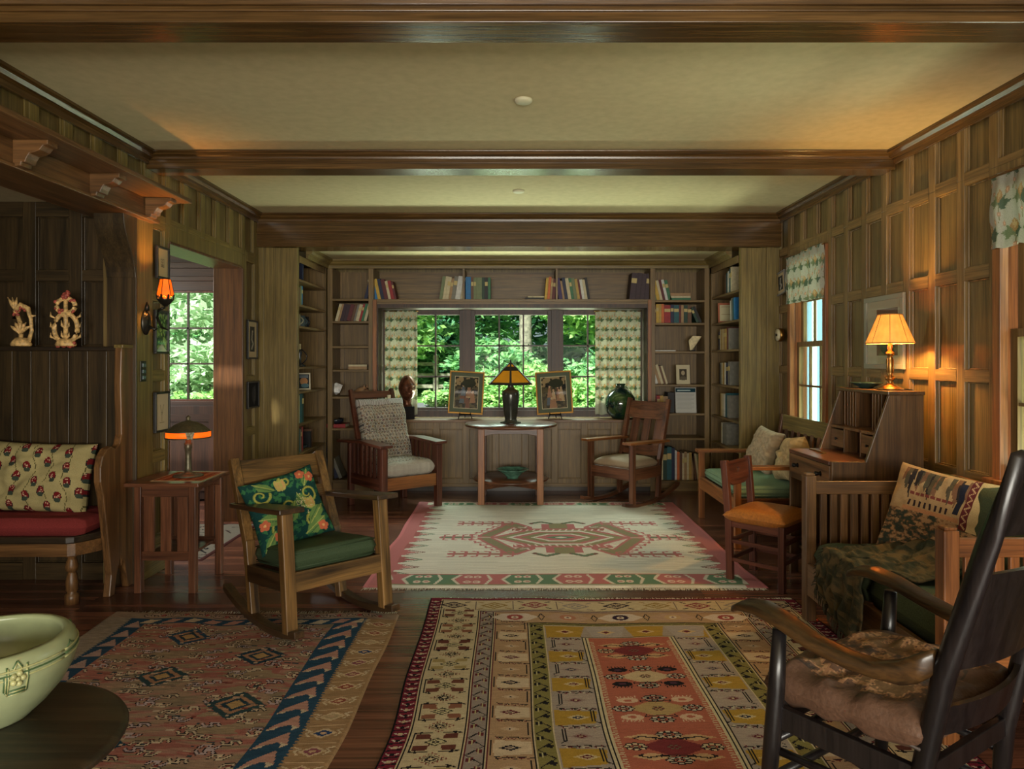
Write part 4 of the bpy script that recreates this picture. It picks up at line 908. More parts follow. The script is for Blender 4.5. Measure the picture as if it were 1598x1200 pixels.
# back board with a heart hole: ring of quads between the heart and the board outline
def heart(k, n=32):
    a = 2 * math.pi * k / n; x = 16 * math.sin(a) ** 3; z = 13 * math.cos(a) - 5 * math.cos(2 * a) - 2 * math.cos(3 * a) - math.cos(4 * a)
    return x * .00135, z * .00135 + .015
mb = MB(); n = 32; v = []
for y in (-.008, .008):
    for k in range(n): h_ = heart(k); v.append((h_[0], y, h_[1]))
    for k in range(n):
        h_ = heart(k); d = Vector((h_[0], h_[1] - .01)); d.normalize(); s_ = min(.14 / max(abs(d.x), 1e-6), (.075) / max(abs(d.y), 1e-6)); v.append((d.x * s_, y, d.y * s_ - .0))
f_ = []
for k in range(n):
    q = (k + 1) % n
    f_ += [(k, q, n + q, n + k), (2 * n + k, 3 * n + k, 3 * n + q, 2 * n + q), (k, 2 * n + k, 2 * n + q, q), (n + k, n + q, 3 * n + q, 3 * n + k)]
mb.add(v, f_); obj('back_board', mb, wood('red', 'x'), t, 0, loc=(0, .188, .635), rot=(R(-5), 0, 0))
solid_cushion('seat', .40, .38, .10, M_tan, t, (0, -.005, .395), p=5, k=.5)

# ---- writing desk (open slant front), side towards the camera
t = T('writing_desk', 'dark oak writing desk with slanted sides and open pigeonholes against the right wall', 'desk', (1.96, 4.14, 0))
y0, y1 = -.30, .30; xf, xb = -.23, .27
side = [(xf, .0), (xf + .05, 0), (xf + .05, .10), (xb - .05, .10), (xb - .05, 0), (xb, 0), (xb, 1.14), (.08, 1.14), (-.045, .775), (xf, .775)]
for y in (y0, y1 - .022): obj('side_panel', MB().prism(side, 'y', y, y + .022), wood('desk', 'z'), t, .003)
obj('top', box(.07, xb, y0 - .012, y1 + .012, 1.14, 1.16), wood('desk', 'y'), t, .003)
obj('writing_surface', box(xf - .01, xb - .02, y0 + .022, y1 - .022, .755, .775), wood('maho', 'y'), t, .002)
obj('back_panel', box(xb - .012, xb - .002, y0 + .022, y1 - .022, .1, 1.14), wood('red', 'y'), t)
dr = obj('drawer', box(xf - .004, xf + .016, y0 + .026, y1 - .026, .635, .75), wood('settle', 'y'), t, .002)
for y in (-.16, .16): obj('knob', MB().tube([(xf - .003, y, .69), (xf - .012, y, .69), (xf - .02, y, .69), (xf - .034, y, .69), (xf - .038, y, .69)], [.016, .008, .012, .014, .004], 12), M_blackmetal, dr)
obj('rail', box(xf + .002, xf + .02, y0 + .022, y1 - .022, .60, .635), wood('desk', 'y'), t)
mb = MB()
for y in (-.20, -.165, -.13, -.10, .10, .135, .17, .20, .24): mb.box(.09, xb - .012, y - .004, y + .004, .93, 1.14)
mb.box(.02, xb - .012, y0 + .022, y1 - .022, .915, .93).box(.02, .2, -.104, -.096, .775, .93).box(.02, .2, .096, .104, .775, .93)
obj('pigeonholes', mb, wood('settle', 'z'), t, .001)
for y in (-.19, .19): q = obj('small_drawer', box(.022, .04, y - .085, y + .085, .80, .905), wood('settle', 'y'), t, .002); obj('knob', MB().tube([(.02, y, .85), (.008, y, .85)], [.005, .009], 10), M_blackmetal, q)
obj('lower_shelf', box(xf + .05, xb - .02, y0 + .022, y1 - .022, .16, .18), wood('desk', 'y'), t, .002)

# ---- slatted settle (right foreground)
t = T('settle', 'slatted oak settle with olive cushions along the right wall in the foreground', 'settle', (1.86, 3.02, 0))
# far end y=+.55, near end y=-.58 ; front x=-.36
for y in (.565, -.58):
    nk = 'honey' if y < 0 else 'settle'
    obj('front_post', box(-.39, -.335, y - .028, y + .028, 0, .745), wood(nk, 'z'), t, .005)
    obj('post_cap', box(-.385, -.34, y - .022, y + .022, .745, .755), wood(nk, 'z'), t, .003)
    obj('back_post', box(.34, .395, y - .028, y + .028, 0, .745), wood(nk, 'z'), t, .005)
    obj('end_top_rail', box(-.335, .34, y - .012, y + .012, .65, .715), wood(nk, 'x'), t, .003)
    obj('end_bottom_rail', box(-.335, .34, y - .012, y + .012, .15, .31), wood(nk, 'x'), t, .003)
    for k in range(12): x = -.29 + .0525 * k; obj('end_slat', box(x - .016, x + .016, y - .008, y + .008, .31, .65), wood(nk, 'z'), t, .002)
obj('seat_rail', box(-.385, -.36, -.55, .535, .145, .305), wood('settle', 'y'), t, .003)
obj('back_top_rail', box(.365, .39, -.55, .535, .66, .745), wood('honey', 'y'), t, .003)
for k in range(18): y = -.50 + .0585 * k; obj('back_slat', box(.37, .385, y - .016, y + .016, .30, .66), wood('settle', 'z'), t, .002)
for k, (a, b_) in enumerate(((-.545, -.01), (.0, .53))):
    solid_cushion('seat_cushion', .68, b_ - a, .15, M_olive, t, (-.015, (a + b_) / 2, .345), p=12, k=.3, wr=.06, seed=k)
for k, y in enumerate((-.28, .26)):
    solid_cushion('back_cushion', .54, .36, .17, M_olive, t, (.27, y, .585), rot=(R(-10), 0, R(-90)), p=5, k=.4, wr=.12, seed=6 + k)

# ---- built-in high-backed settle in the inglenook
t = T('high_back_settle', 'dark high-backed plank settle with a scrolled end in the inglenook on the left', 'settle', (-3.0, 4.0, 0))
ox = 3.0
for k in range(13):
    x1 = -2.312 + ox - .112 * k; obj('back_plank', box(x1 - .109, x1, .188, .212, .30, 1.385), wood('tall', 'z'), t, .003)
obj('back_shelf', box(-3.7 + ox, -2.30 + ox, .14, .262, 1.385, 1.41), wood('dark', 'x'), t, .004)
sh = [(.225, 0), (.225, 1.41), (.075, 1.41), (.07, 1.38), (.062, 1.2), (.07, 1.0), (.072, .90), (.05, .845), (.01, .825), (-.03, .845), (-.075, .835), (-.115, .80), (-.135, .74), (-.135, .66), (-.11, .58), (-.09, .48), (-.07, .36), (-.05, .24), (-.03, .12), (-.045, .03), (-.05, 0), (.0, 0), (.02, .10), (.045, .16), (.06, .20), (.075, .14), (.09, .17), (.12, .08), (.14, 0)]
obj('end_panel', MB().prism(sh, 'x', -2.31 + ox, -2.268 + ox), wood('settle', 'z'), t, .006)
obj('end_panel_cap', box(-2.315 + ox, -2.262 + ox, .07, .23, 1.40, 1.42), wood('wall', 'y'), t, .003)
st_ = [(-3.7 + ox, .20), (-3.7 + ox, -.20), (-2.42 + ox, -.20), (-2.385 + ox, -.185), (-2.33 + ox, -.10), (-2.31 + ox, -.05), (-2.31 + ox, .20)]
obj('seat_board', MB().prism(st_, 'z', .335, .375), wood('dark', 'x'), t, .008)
obj('seat_rail', MB().prism([(a, b_ + .012 if b_ < 0 else b_) for a, b_ in st_], 'z', .265, .335), wood('settle', 'x'), t, .003)
lp = [(.0, 0), (.036, 0), (.036, .05), (.022, .06), (.03, .075), (.032, .12), (.024, .165), (.019, .175), (.028, .18), (.034, .2), (.027, .235), (.021, .25), (.033, .262), (.036, .27)]
for x in (-2.42, -3.05, -3.65): obj('turned_leg', MB().lathe(lp[1:], (x + ox, -.145, 0), 8), wood('settle', 'z'), t)
solid_cushion('seat_cushion', 1.34, .36, .10, M_red, t, (-3.0 + ox, .0, .42), p=16, k=.3, wr=.1, seed=3, n=90)

# ---- taboret side table
t = T('side_table', 'square slatted oak side table under the small copper lamp by the doorway', 'side table', (-1.985, 4.215, 0))
obj('table_top', box(-.235, .19, -.215, .24, .608, .63), wood('maho', 'x'), t, .004)
for sx in (-1, 1):
    for sy in (-1, 1): obj('leg', box(sx * .155 - .02 - .01, sx * .155 + .02 - .01, sy * .178 - .02, sy * .178 + .02, 0, .608), wood('maho', 'z'), t, .003)
for sy in (-1, 1):
    obj('apron', box(-.145, .125, sy * .178 - .01, sy * .178 + .01, .548, .608), wood('maho', 'x'), t, .002)
    obj('lower_rail', box(-.145, .125, sy * .178 - .01, sy * .178 + .01, .185, .235), wood('maho', 'x'), t, .002)
    for k in range(3): x = -.105 + .095 * k; obj('slat', box(x - .03, x + .03, sy * .178 - .006, sy * .178 + .006, .235, .548), wood('maho', 'z'), t, .001)
for sx in (-1, 1):
    obj('side_apron', MB().prism([(-.16, .608), (.16, .608), (.16, .555), (.08, .58), (-.08, .58), (-.16, .555)], 'x', sx * .155 - .02, sx * .155), wood('maho', 'y'), t, .002)
obj('lower_shelf', box(-.14, .12, -.16, .16, .20, .216), wood('maho', 'x'), t, .002)

# ---- dark rocker in the right foreground
t = T('rocking_chair', 'black turned rocking chair with a worn brown leather cushion in the right foreground', 'rocking chair', (1.05, 1.88, 0), R(214))
BK, AT = wood('black', 'z'), wood('armtop', 'y')
for s in (-1, 1):
    fx = s * .28
    obj('front_leg', MB().tube([(fx + s * .012, -.235, .05), (fx + s * .005, -.215, .30), (fx, -.205, .45), (fx - s * .0, -.195, .61)], [.018, .023, .023, .018], 16), BK, t)
    obj('back_post', MB().tube([(s * .225, .12, .05), (s * .225, .14, .35), (s * .228, .195, .62), (s * .232, .29, .95), (s * .235, .35, 1.13), (s * .235, .355, 1.142)], [.018, .024, .025, .023, .021, .008], 16), BK, t)
    obj('runner', runner(s * .27, -.45, .50, 1.4, .032, .05, 0, -.04), BK, t, .006)
    # arm: sculpted plank, wide rounded hand in front, dipping towards the post
    mb = MB(); ys = [-.335, -.325, -.30, -.25, -.18, -.09, .0, .06, .11, .145, .18]; zs = [.630, .634, .648, .654, .640, .610, .592, .590, .600, .620, .645]
    ws = [.014, .034, .044, .046, .042, .038, .034, .031, .027, .022, .018]; hs_ = [.008, .012, .014, .015, .016, .016, .018, .020, .030, .036, .03]
    v = []; m_ = 14
    for y, z, a, h_ in zip(ys, zs, ws, hs_):
        for k in range(m_):
            q = 2 * math.pi * k / m_; cx_, sx_ = math.cos(q), math.sin(q)
            v.append((s * .284 + a * math.copysign(abs(cx_) ** .6, cx_) - s * .05 * max(0, y + .1) / .28, y, z + h_ * math.copysign(abs(sx_) ** .7, sx_)))
    f_ = [(i * m_ + k, i * m_ + (k + 1) % m_, (i + 1) * m_ + (k + 1) % m_, (i + 1) * m_ + k) for i in range(len(ys) - 1) for k in range(m_)] + [tuple(range(m_)), tuple((len(ys) - 1) * m_ + k for k in range(m_))]
    mb.add(v, f_, True); obj('armrest', mb, AT, t)
    for z in (.18, .28): obj('side_stretcher', MB().tube([(s * .275, -.22, z), (s * .228, .135, z + .0)], .011, 10), BK, t)
    obj('side_rail', bar((s * .272, -.205, .375), (s * .228, .14, .355), .022, .06), BK, t, .003)
for z in (.20, .30): obj('front_stretcher', MB().tube([(-.275, -.222, z), (.275, -.222, z)], .012, 10), BK, t)
obj('front_rail', box(-.272, .272, -.222, -.198, .35, .41), BK, t, .003)
obj('back_rail', MB().box(-.225, .225, .13, .15, .33, .38), BK, t, .003)
def bcurve(z0, z1, y0, lean, th=.014, arch=.0):
    P0 = MB(); nn = 14; H = .225
    for i in range(nn):
        a = -H + 2 * H * i / nn; b_ = -H + 2 * H * (i + 1) / nn
        fy = lambda x: .04 * (1 - (x / H) ** 2); za = lambda x: z1 + arch * (1 - (x / H) ** 2)
        v = [(a, y0 + fy(a) - th, z0), (b_, y0 + fy(b_) - th, z0), (b_, y0 + fy(b_), z0), (a, y0 + fy(a), z0), (a, y0 + lean + fy(a) - th, za(a)), (b_, y0 + lean + fy(b_) - th, za(b_)), (b_, y0 + lean + fy(b_), za(b_)), (a, y0 + lean + fy(a), za(a))]
        P0.add(v, [(0, 1, 2, 3), (4, 5, 6, 7), (0, 1, 5, 4), (3, 2, 6, 7), (1, 2, 6, 5), (0, 3, 7, 4)])
    return P0
obj('back_splat', bcurve(.63, .86, .205, .06), BK, t)
obj('top_slat', bcurve(.95, 1.09, .295, .045, arch=.02), BK, t)
obj('lower_back_slat', bcurve(.46, .535, .16, .018), BK, t)

# worn leather cushion on the black rocker
cv = Cv(.52, .52, .006, (92, 66, 50)); nz = smooth_noise(cv.H, cv.W, (9, 9), 1); n2_ = smooth_noise(cv.H, cv.W, (26, 26), 2); n3_ = smooth_noise(cv.H, cv.W, (60, 60), 8)
mk = (nz * .5 + n2_ * .35 + n3_ * .25); edge = np.maximum(np.abs(cv.X - .26), np.abs(cv.Y - .26)) / .26
mk = np.where(edge > .80, .45, mk - .25 * np.clip(edge - .5, 0, 1))
cv.a[mk > .50] = (150, 108, 76); cv.a[mk > .58] = (176, 134, 96); cv.a[mk > .66] = (120, 92, 62); cv.a[(mk < .33) & (edge < .75)] = (62, 50, 42)
tc_ = T('chair_cushion', 'worn brown leather cushion on the black rocking chair', 'cushion', (1.05, 1.88, 0), R(214))
cushion('cover', cv, .52, .42, .11, painted('worn_leather', .6, .5, 90, .4), tc_, 7, .35, -.03, .28, 12, (0, -.05, .455), (R(-86), 0, 0))
mb = MB().tube([(.25 * a, .20 * b_ - .05, .452 + .014 * -b_) for a, b_ in ((-1, -1), (-.9, -1.02), (.9, -1.02), (1, -1), (1, 1), (-1, 1), (-1, -1))], .005, 8)
obj('piping', mb, plain('dark_leather', (52, 40, 32), .6), tc_)
# ---- small round table in the left foreground
t = T('round_table', 'low dark round table holding the green planter in the left foreground', 'table', (-1.12, 1.42, 0))
obj('table_top', MB().lathe([(.001, .527), (.28, .527), (.298, .532), (.302, .539), (.298, .546), (.285, .55), (.001, .55)], n=72), wood('dark', 'x'), t)
obj('pedestal', MB().lathe([(.05, .06), (.035, .12), (.03, .3), (.045, .44), (.08, .527)], n=28), wood('dark', 'z'), t)
for k in range(4):
    a = k * math.pi / 2 + .4; obj('foot', MB().bar((0, 0, .09), (math.cos(a) * .24, math.sin(a) * .24, .02), .04, .05, h2=.035), wood('dark', 'x'), t, .004)
# ================================================================== RUGS
def fringe(x0, x1, y, dy, parent, seed, z=.003, dens=230, c=None):
    g = random.Random(seed); mb = MB(); n = int((x1 - x0) * dens)
    for i in range(n):
        x = x0 + (x1 - x0) * (i + g.random()) / n; l = dy * g.uniform(.6, 1.1); s_ = g.uniform(-.012, .012)
        mb.add([(x - .0022, y, z), (x + .0022, y, z), (x + s_ + .0016, y + l, .002 + g.random() * .004), (x + s_ - .0016, y + l, .002)], [(0, 1, 2, 3)])
    return obj('fringe', mb, c or M_fr, parent)
M_fr = plain('fringe_cotton', (196, 186, 164), .95)
BLK = (34, 30, 34)
# ---- A: ivory kilim with a rose border
w_, h_ = 2.36, 2.46; cv = Cv(w_, h_, .0075, (206, 200, 184)); IV = (206, 200, 184); RS = (184, 104, 104); GR = (96, 130, 100); DK = (120, 84, 74)
cv.streak(.035, 1, 26, 1)
# side borders: rose strip then jagged teeth
for sd in (0, 1):
    f_ = (lambda x: x) if sd == 0 else (lambda x: w_ - x)
    cv.rect(f_(0), f_(.13), 0, h_, RS)
    k = 0; y = .12
    while y < h_ - .2:
        cv.poly([(f_(.12), y), (f_(.20), y + .03), (f_(.155), y + .05), (f_(.25), y + .075), (f_(.155), y + .10), (f_(.20), y + .12), (f_(.12), y + .15)], RS if k % 2 else (164, 92, 88))
        cv.path([(f_(.16), y + .02), (f_(.275), y + .075), (f_(.16), y + .13)], .012, DK if k % 2 else GR)
        y += .17; k += 1
    cv.rect(f_(.01), f_(.03), 0, h_, (200, 110, 112))
for (a, b_, n) in ((.03, .16, 7), (h_ - .25, h_ - .04, 7)):   # end borders
    cv.rect(.10, w_ - .10, a, b_, (206, 196, 176)); m_ = (a + b_) / 2; q = (b_ - a) / 2; L = (w_ - .24) / n
    for k in range(n):
        x = .12 + L * k
        c1, c2 = ((RS, GR), (GR, RS))[k % 2]
        cv.poly([(x, a), (x + L * .45, a), (x + L * .28, m_), (x + L * .45, b_), (x, b_), (x + L * .12, m_)], c1)
        cv.poly([(x + L * .52, a), (x + L * .95, a), (x + L * 1.05, m_), (x + L * .95, b_), (x + L * .52, b_), (x + L * .35, m_)], c2)
        for s_ in (-1, 1):
            cv.disc(x + L * .62, m_ + s_ * q * .45, L * .08, q * .22, (214, 190, 170)); cv.disc(x + L * .62, m_ + s_ * q * .45, L * .035, q * .1, RS)
            cv.disc(x + L * .80, m_ + s_ * q * .45, L * .08, q * .22, (214, 190, 170)); cv.disc(x + L * .80, m_ + s_ * q * .45, L * .035, q * .1, RS)
    cv.rect(.10, w_ - .10, a, a + .014, (176, 96, 92)); cv.rect(.10, w_ - .10, b_ - .014, b_, (130, 140, 100))
cx, cy = 1.23, 1.32
def hooks(pts, step, ln_, c, t_=.014, side=1):
    for (xa, ya), (xb, yb) in zip(pts, pts[1:]):
        L = math.hypot(xb - xa, yb - ya); n = max(1, int(L / step)); dx, dy = (xb - xa) / L, (yb - ya) / L
        for i in range(n):
            x = xa + dx * step * (i + .5); y = ya + dy * step * (i + .5); nx_, ny_ = -dy * side, dx * side
            cv.line(x, y, x + nx_ * ln_, y + ny_ * ln_, t_, c); cv.line(x + nx_ * ln_, y + ny_ * ln_, x + nx_ * ln_ + dx * step * .38, y + ny_ * ln_ + dy * step * .38, t_, c)
            cv.disc(x + nx_ * ln_, y + ny_ * ln_, t_ * .8, t_ * .8, c)
for sx in (-1, 1):
    for sy in (-1, 1):
        arm = [(cx + sx * .30, cy + sy * .05), (cx + sx * .52, cy + sy * .05), (cx + sx * .33, cy + sy * .40), (cx + sx * .80, cy + sy * .46)]
        arm = [(cx + sx * .56, cy + sy * .02), (cx + sx * .36, cy + sy * .38), (cx + sx * .50, cy + sy * .47), (cx + sx * .78, cy + sy * .47)]
        cv.path([(cx + sx * .26, cy + sy * .30), (cx + sx * .36, cy + sy * .42), (cx + sx * .56, cy + sy * .03)], .12, RS)
        cv.path([(cx + sx * .28, cy + sy * .30), (cx + sx * .36, cy + sy * .41), (cx + sx * .55, cy + sy * .05)], .075, (136, 128, 96))
        cv.path([(cx + sx * .36, cy + sy * .45), (cx + sx * .78, cy + sy * .45)], .045, RS); cv.path([(cx + sx * .38, cy + sy * .45), (cx + sx * .76, cy + sy * .45)], .018, (136, 128, 96))
        for k in range(6):
            x = cx + sx * (.36 + .08 * k)
            for q in (-1, 1): cv.path([(x, cy + sy * .45), (x, cy + sy * .45 + q * .055), (x + sx * .035, cy + sy * .45 + q * .065)], .018, RS)
        for k in range(5):
            u = k / 5; x = cx + sx * (.60 - .20 * u); y = cy + sy * (.06 + .33 * u); cv.path([(x, y), (x + sx * .07, y + sy * .03), (x + sx * .075, y - sy * .01)], .018, RS)
            x -= sx * .13; cv.path([(x, y), (x - sx * .05, y - sy * .02), (x - sx * .06, y + sy * .02)], .016, (206, 180, 172))
    x0, x1 = cx + sx * .66, cx + sx * .88   # small side ornaments
    cv.path([(x0, cy), (x1, cy)], .06, RS); cv.path([(x0, cy), (x1, cy)], .025, GR); cv.path([(x0 - sx * .14, cy), (x0, cy)], .016, (190, 180, 160))
    for k in range(4):
        for q in (-1, 1): x = x0 + sx * .07 * k; cv.path([(x, cy), (x, cy + q * .065), (x - sx * .03, cy + q * .075)], .018, RS)
    y = cy + sx * .36    # tabs above and below
    cv.rect(cx - .13, cx + .13, cy + sx * .24, cy + sx * .42, RS); cv.rect(cx - .07, cx + .07, cy + sx * .26, cy + sx * .44, (140, 132, 96))
    for q in (-1, 1): cv.path([(cx + q * .05, cy + sx * .44), (cx + q * .13, cy + sx * .50), (cx + q * .21, cy + sx * .44)], .04, DK); cv.path([(cx + q * .05, cy + sx * .44), (cx + q * .13, cy + sx * .50), (cx + q * .19, cy + sx * .45)], .02, GR)
cv.rect(cx - .36, cx + .36, cy - .28, cy - .20, (160, 96, 84)); cv.rect(cx - .36, cx + .36, cy + .20, cy + .28, RS)
cv.dia(cx, cy, .52, .27, RS, hexa=.42); cv.dia(cx, cy, .47, .235, (140, 134, 96), hexa=.42); cv.dia(cx, cy, .40, .20, IV, hexa=.42); cv.dia(cx, cy, .36, .175, RS, hexa=.42); cv.dia(cx, cy, .30, .15, (136, 130, 92), hexa=.42); cv.dia(cx, cy, .22, .115, IV, hexa=.4); cv.dia(cx, cy, .19, .09, RS, hexa=.4); cv.dia(cx, cy, .11, .055, GR); cv.dia(cx, cy, .05, .025, IV)
for k in range(15): x = cx - .35 + .05 * k; [cv.line(x, cy + q * .205, x + .012, cy + q * .24, .014, (214, 190, 180)) for q in (-1, 1)]
t = T('rug', 'ivory flatwoven kilim with a rose and green medallion in the middle of the room', 'rug', (0, 0, 0))
flat('pile', cv, -.887, 6.57, .007, PR, t, wob=.02, gain=1.08); fringe(-.88, 1.46, 6.57, .03, t, 1); fringe(-.88, 1.46, 4.11, -.045, t, 2)
# ---- B: banded pile carpet
w_, h_ = 2.0, 2.75; cv = Cv(w_, h_, .0052, (200, 176, 136))
CR = (206, 184, 142); TN = (186, 146, 106); GY = (166, 148, 134); OL = (140, 128, 66); MU = (186, 142, 44); CO = (186, 96, 72); MR = (112, 40, 48); RD = (132, 32, 52)
um = np.minimum(cv.X, w_ - cv.X); ve = np.minimum(cv.Y, h_ - cv.Y)
vt = np.interp(ve, [0, .018, .035, .195, .215, .365, .385, .40, .55, .58], [0, .05, .075, .275, .355, .52, .56, .60, .785, 2.0])
tt = np.minimum(um, vt)
for a, b_, c in ((0, .008, BLK), (.008, .07, RD), (.07, .075, CR), (.075, .08, BLK), (.08, .27, CR), (.27, .276, BLK), (.276, .28, CR), (.28, .285, MR), (.285, .35, (160, 142, 130)), (.35, .355, BLK), (.355, .36, CR), (.36, .365, MR), (.365, .52, TN), (.52, .525, BLK), (.525, .53, CR), (.53, .595, OL), (.595, .60, BLK), (.60, .605, CR), (.605, .775, GY), (.775, .78, BLK), (.78, .788, CR), (.788, .794, BLK), (.794, .806, CR), (.806, 9, CO)):
    cv.a[(tt >= a) & (tt < b_)] = c
g = random.Random(4)
side_m = um <= vt
Y0 = .62
for sd in (0, 1):
    F = (lambda x: x) if sd == 0 else (lambda x: w_ - x)
    y = .06; k = 0
    while y < h_ - .05:      # red band arrows
        cv.path([(F(.016), y), (F(.036), y + .014), (F(.060), y)], .006, (206, 190, 170)); cv.line(F(.012), y + .026, F(.064), y + .018, .007, BLK); cv.disc(F(.038), y + .006, .008, .009, BLK if k % 2 else CR); y += .042; k += 1
    y = .23; k = 0           # cream band motifs
    while y < h_ - .2:
        xc = F(.175)
        if k % 2 == 0:
            cc = ((120, 66, 50), (150, 92, 66), (112, 58, 46), (176, 150, 90))[(k // 2) % 4]
            for sx in (-1, 1):
                for sy in (-1, 1): cv.poly([(xc + sx * .02, y + sy * .018), (xc + sx * .075, y + sy * .022), (xc + sx * .075, y + sy * .052), (xc + sx * .028, y + sy * .052)], cc)
                cv.path([(xc + sx * .085, y - .058), (xc + sx * .085, y + .058)], .004, BLK); cv.line(xc + sx * .085, y - .058, xc + sx * .02, y - .058, .004, BLK); cv.line(xc + sx * .085, y + .058, xc + sx * .02, y + .058, .004, BLK)
            cv.dia(xc, y, .045, .026, (70, 66, 48)); cv.dia(xc, y, .035, .019, (206, 190, 140)); cv.dia(xc, y, .018, .010, BLK); cv.dia(xc, y, .008, .004, CR)
        else:
            for j in range(3): 
                rr = .05 - .016 * j; cc = ((150, 72, 60), (96, 84, 60), BLK)[j]
                for a in range(16):
                    q = a / 16 * 4; s_ = q % 1; e_ = [(1 - s_, s_), (-s_, 1 - s_), (-(1 - s_), -s_), (s_, -(1 - s_))][int(q)]
                    cv.disc(xc + e_[0] * rr, y + e_[1] * rr * .7, .004, .0038, cc)
            for sx in (-1, 1):
                for sy in (-1, 1): cv.path([(xc + sx * .085, y + sy * .05), (xc + sx * .058, y + sy * .036), (xc + sx * .066, y + sy * .054)], .006, BLK)
        y += .103; k += 1
    for (x0, x1, c1, c2) in ((.285, .35, MR, BLK), (.53, .595, BLK, BLK)):   # trellis bands
        y = .2 if x0 < .4 else .38; k = 0; xm = (x0 + x1) / 2
        while y < h_ - .2:
            s_ = 1 if k % 2 else -1
            cv.line(F(xm + s_ * .028), y, F(xm - s_ * .028), y + .052, .005, BLK); cv.poly([(F(xm + s_ * .002), y + .012), (F(xm + s_ * .028), y + .020), (F(xm + s_ * .026), y + .042), (F(xm + s_ * .004), y + .034)], c1); cv.line(F(xm + s_ * .014), y + .016, F(xm + s_ * .014), y + .042, .004, (190, 176, 120)); y += .052; k += 1
    y = .24; k = 0           # tan band cartouches
    while y < h_ - .25:
        x0, x1 = F(.37), F(.515)
        if k % 2 == 0: cv.poly([(F(.385), y), (F(.515), y + .012), (F(.515), y + .088), (F(.385), y + .10), (F(.378), y + .05)], (212, 184, 148))
        cc = ((110, 40, 50), (176, 96, 70), (40, 34, 44), (160, 90, 70))[k % 4]
        cv.path([(F(.372), y + .004), (F(.372), y + .09)] if k % 2 == 0 else [(F(.508), y + .004), (F(.508), y + .09)], .0045, BLK)
        cv.dia(F(.44), y + .05, .04, .018, cc if k % 4 in (0, 2) else (204, 168, 130)); cv.dia(F(.44), y + .05, .02, .010, (210, 180, 150)); cv.dia(F(.44), y + .05, .008, .005, BLK)
        for j in range(9): cv.line(F(.39 + .013 * j), y + .104 + .008 * (j % 3), F(.397 + .013 * j), y + .116, .005, MR if (k + j) % 5 else BLK)
        cv.path([(F(.385), y + .10), (F(.42), y + .108), (F(.46), y + .105), (F(.515), y + .112)], .004, BLK)
        y += .122; k += 1
    y = .44; k = 0           # mustard band cartouches
    while y < h_ - .42:
        if k % 2 == 0: cv.poly([(F(.61), y), (F(.77), y + .01), (F(.755), y + .10), (F(.61), y + .115)], MU)
        else: cv.poly([(F(.645), y + .006), (F(.775), y), (F(.775), y + .115), (F(.645), y + .10)], (176, 154, 138))
        xo = .755 if k % 2 == 0 else .64
        cv.path([(F(xo), y + .004), (F(xo), y + .085), (F(xo + (.02 if k % 2 == 0 else -.02)), y + .10)], .005, BLK); cv.path([(F(xo - .01), y + .004), (F(xo - .01), y + .085)], .003, BLK)
        for j in range(10): cv.line(F(.63 + .014 * j), y + .118 + .008 * (j % 3), F(.638 + .014 * j), y + .130, .006, (MR, BLK, MR, (206, 190, 160))[(k + j) % 4])
        cv.path([(F(.62), y + .115), (F(.66), y + .124), (F(.71), y + .116), (F(.765), y + .126)], .004, BLK)
        cv.dia(F(.695), y + .055, .045, .020, (206, 180, 130) if k % 2 == 0 else (160, 130, 120)); cv.dia(F(.695), y + .055, .024, .012, MR if k % 3 else (60, 60, 80)); cv.dia(F(.695), y + .055, .01, .005, (214, 190, 150))
        y += .134; k += 1
for ed in (0, 1):            # end borders
    G = (lambda y: y) if ed == 0 else (lambda y: h_ - y)
    x = .14; k = 0
    while x < w_ - .1:
        yc = G(.115); cc = ((50, 30, 44), (160, 126, 60), (150, 44, 60), (150, 138, 130))[k % 4]
        cv.frame(x - .10, x + .10, min(G(.05), G(.18)), max(G(.05), G(.18)), .004, (120, 100, 90) if k % 2 else CR)
        cv.dia(x, yc, .075, .05, cc); cv.dia(x, yc, .055, .034, CR); cv.dia(x, yc, .035, .022, cc); cv.dia(x, yc, .014, .010, CR)
        for sx in (-1, 1):
            for sy in (-1, 1): cv.path([(x + sx * .085, yc + sy * .055), (x + sx * .06, yc + sy * .04)], .009, cc if k % 2 else BLK)
        x += .215; k += 1
    x = .46; k = 0
    while x < w_ - .42:
        yc = G(.29); cv.poly([(x - .12, yc), (x - .06, yc - .05), (x + .06, yc - .05), (x + .12, yc), (x + .06, yc + .05), (x - .06, yc + .05)], (212, 190, 170) if k % 2 == 0 else (190, 150, 120))
        cv.disc(x, yc, .042, .036, ((170, 70, 66), (190, 120, 90), (52, 34, 60), (200, 160, 110))[k % 4]); cv.disc(x, yc, .02, .017, (220, 200, 176)); cv.disc(x, yc, .008, .008, MR)
        for s_ in (-1, 1): cv.path([(x + s_ * .135, yc - .045), (x + s_ * .120, yc), (x + s_ * .135, yc + .045)], .006, BLK)
        x += .27; k += 1
    x = .70; k = 0
    while x < w_ - .66:
        yc = G(.48); cv.poly([(x - .10, yc - .07), (x + .10, yc - .07), (x + .07, yc + .06), (x - .07, yc + .06)], MU if k % 2 == 0 else (172, 156, 146))
        cv.dia(x, yc, .045, .028, (214, 176, 120)); cv.dia(x, yc, .022, .014, MR); x += .20; k += 1
    for q in (.205, .375, .392): cv.path([(.3 + .05 * j, G(q + (.004 if j % 2 else -.004))) for j in range(29)], .005, BLK if q > .3 else MR)
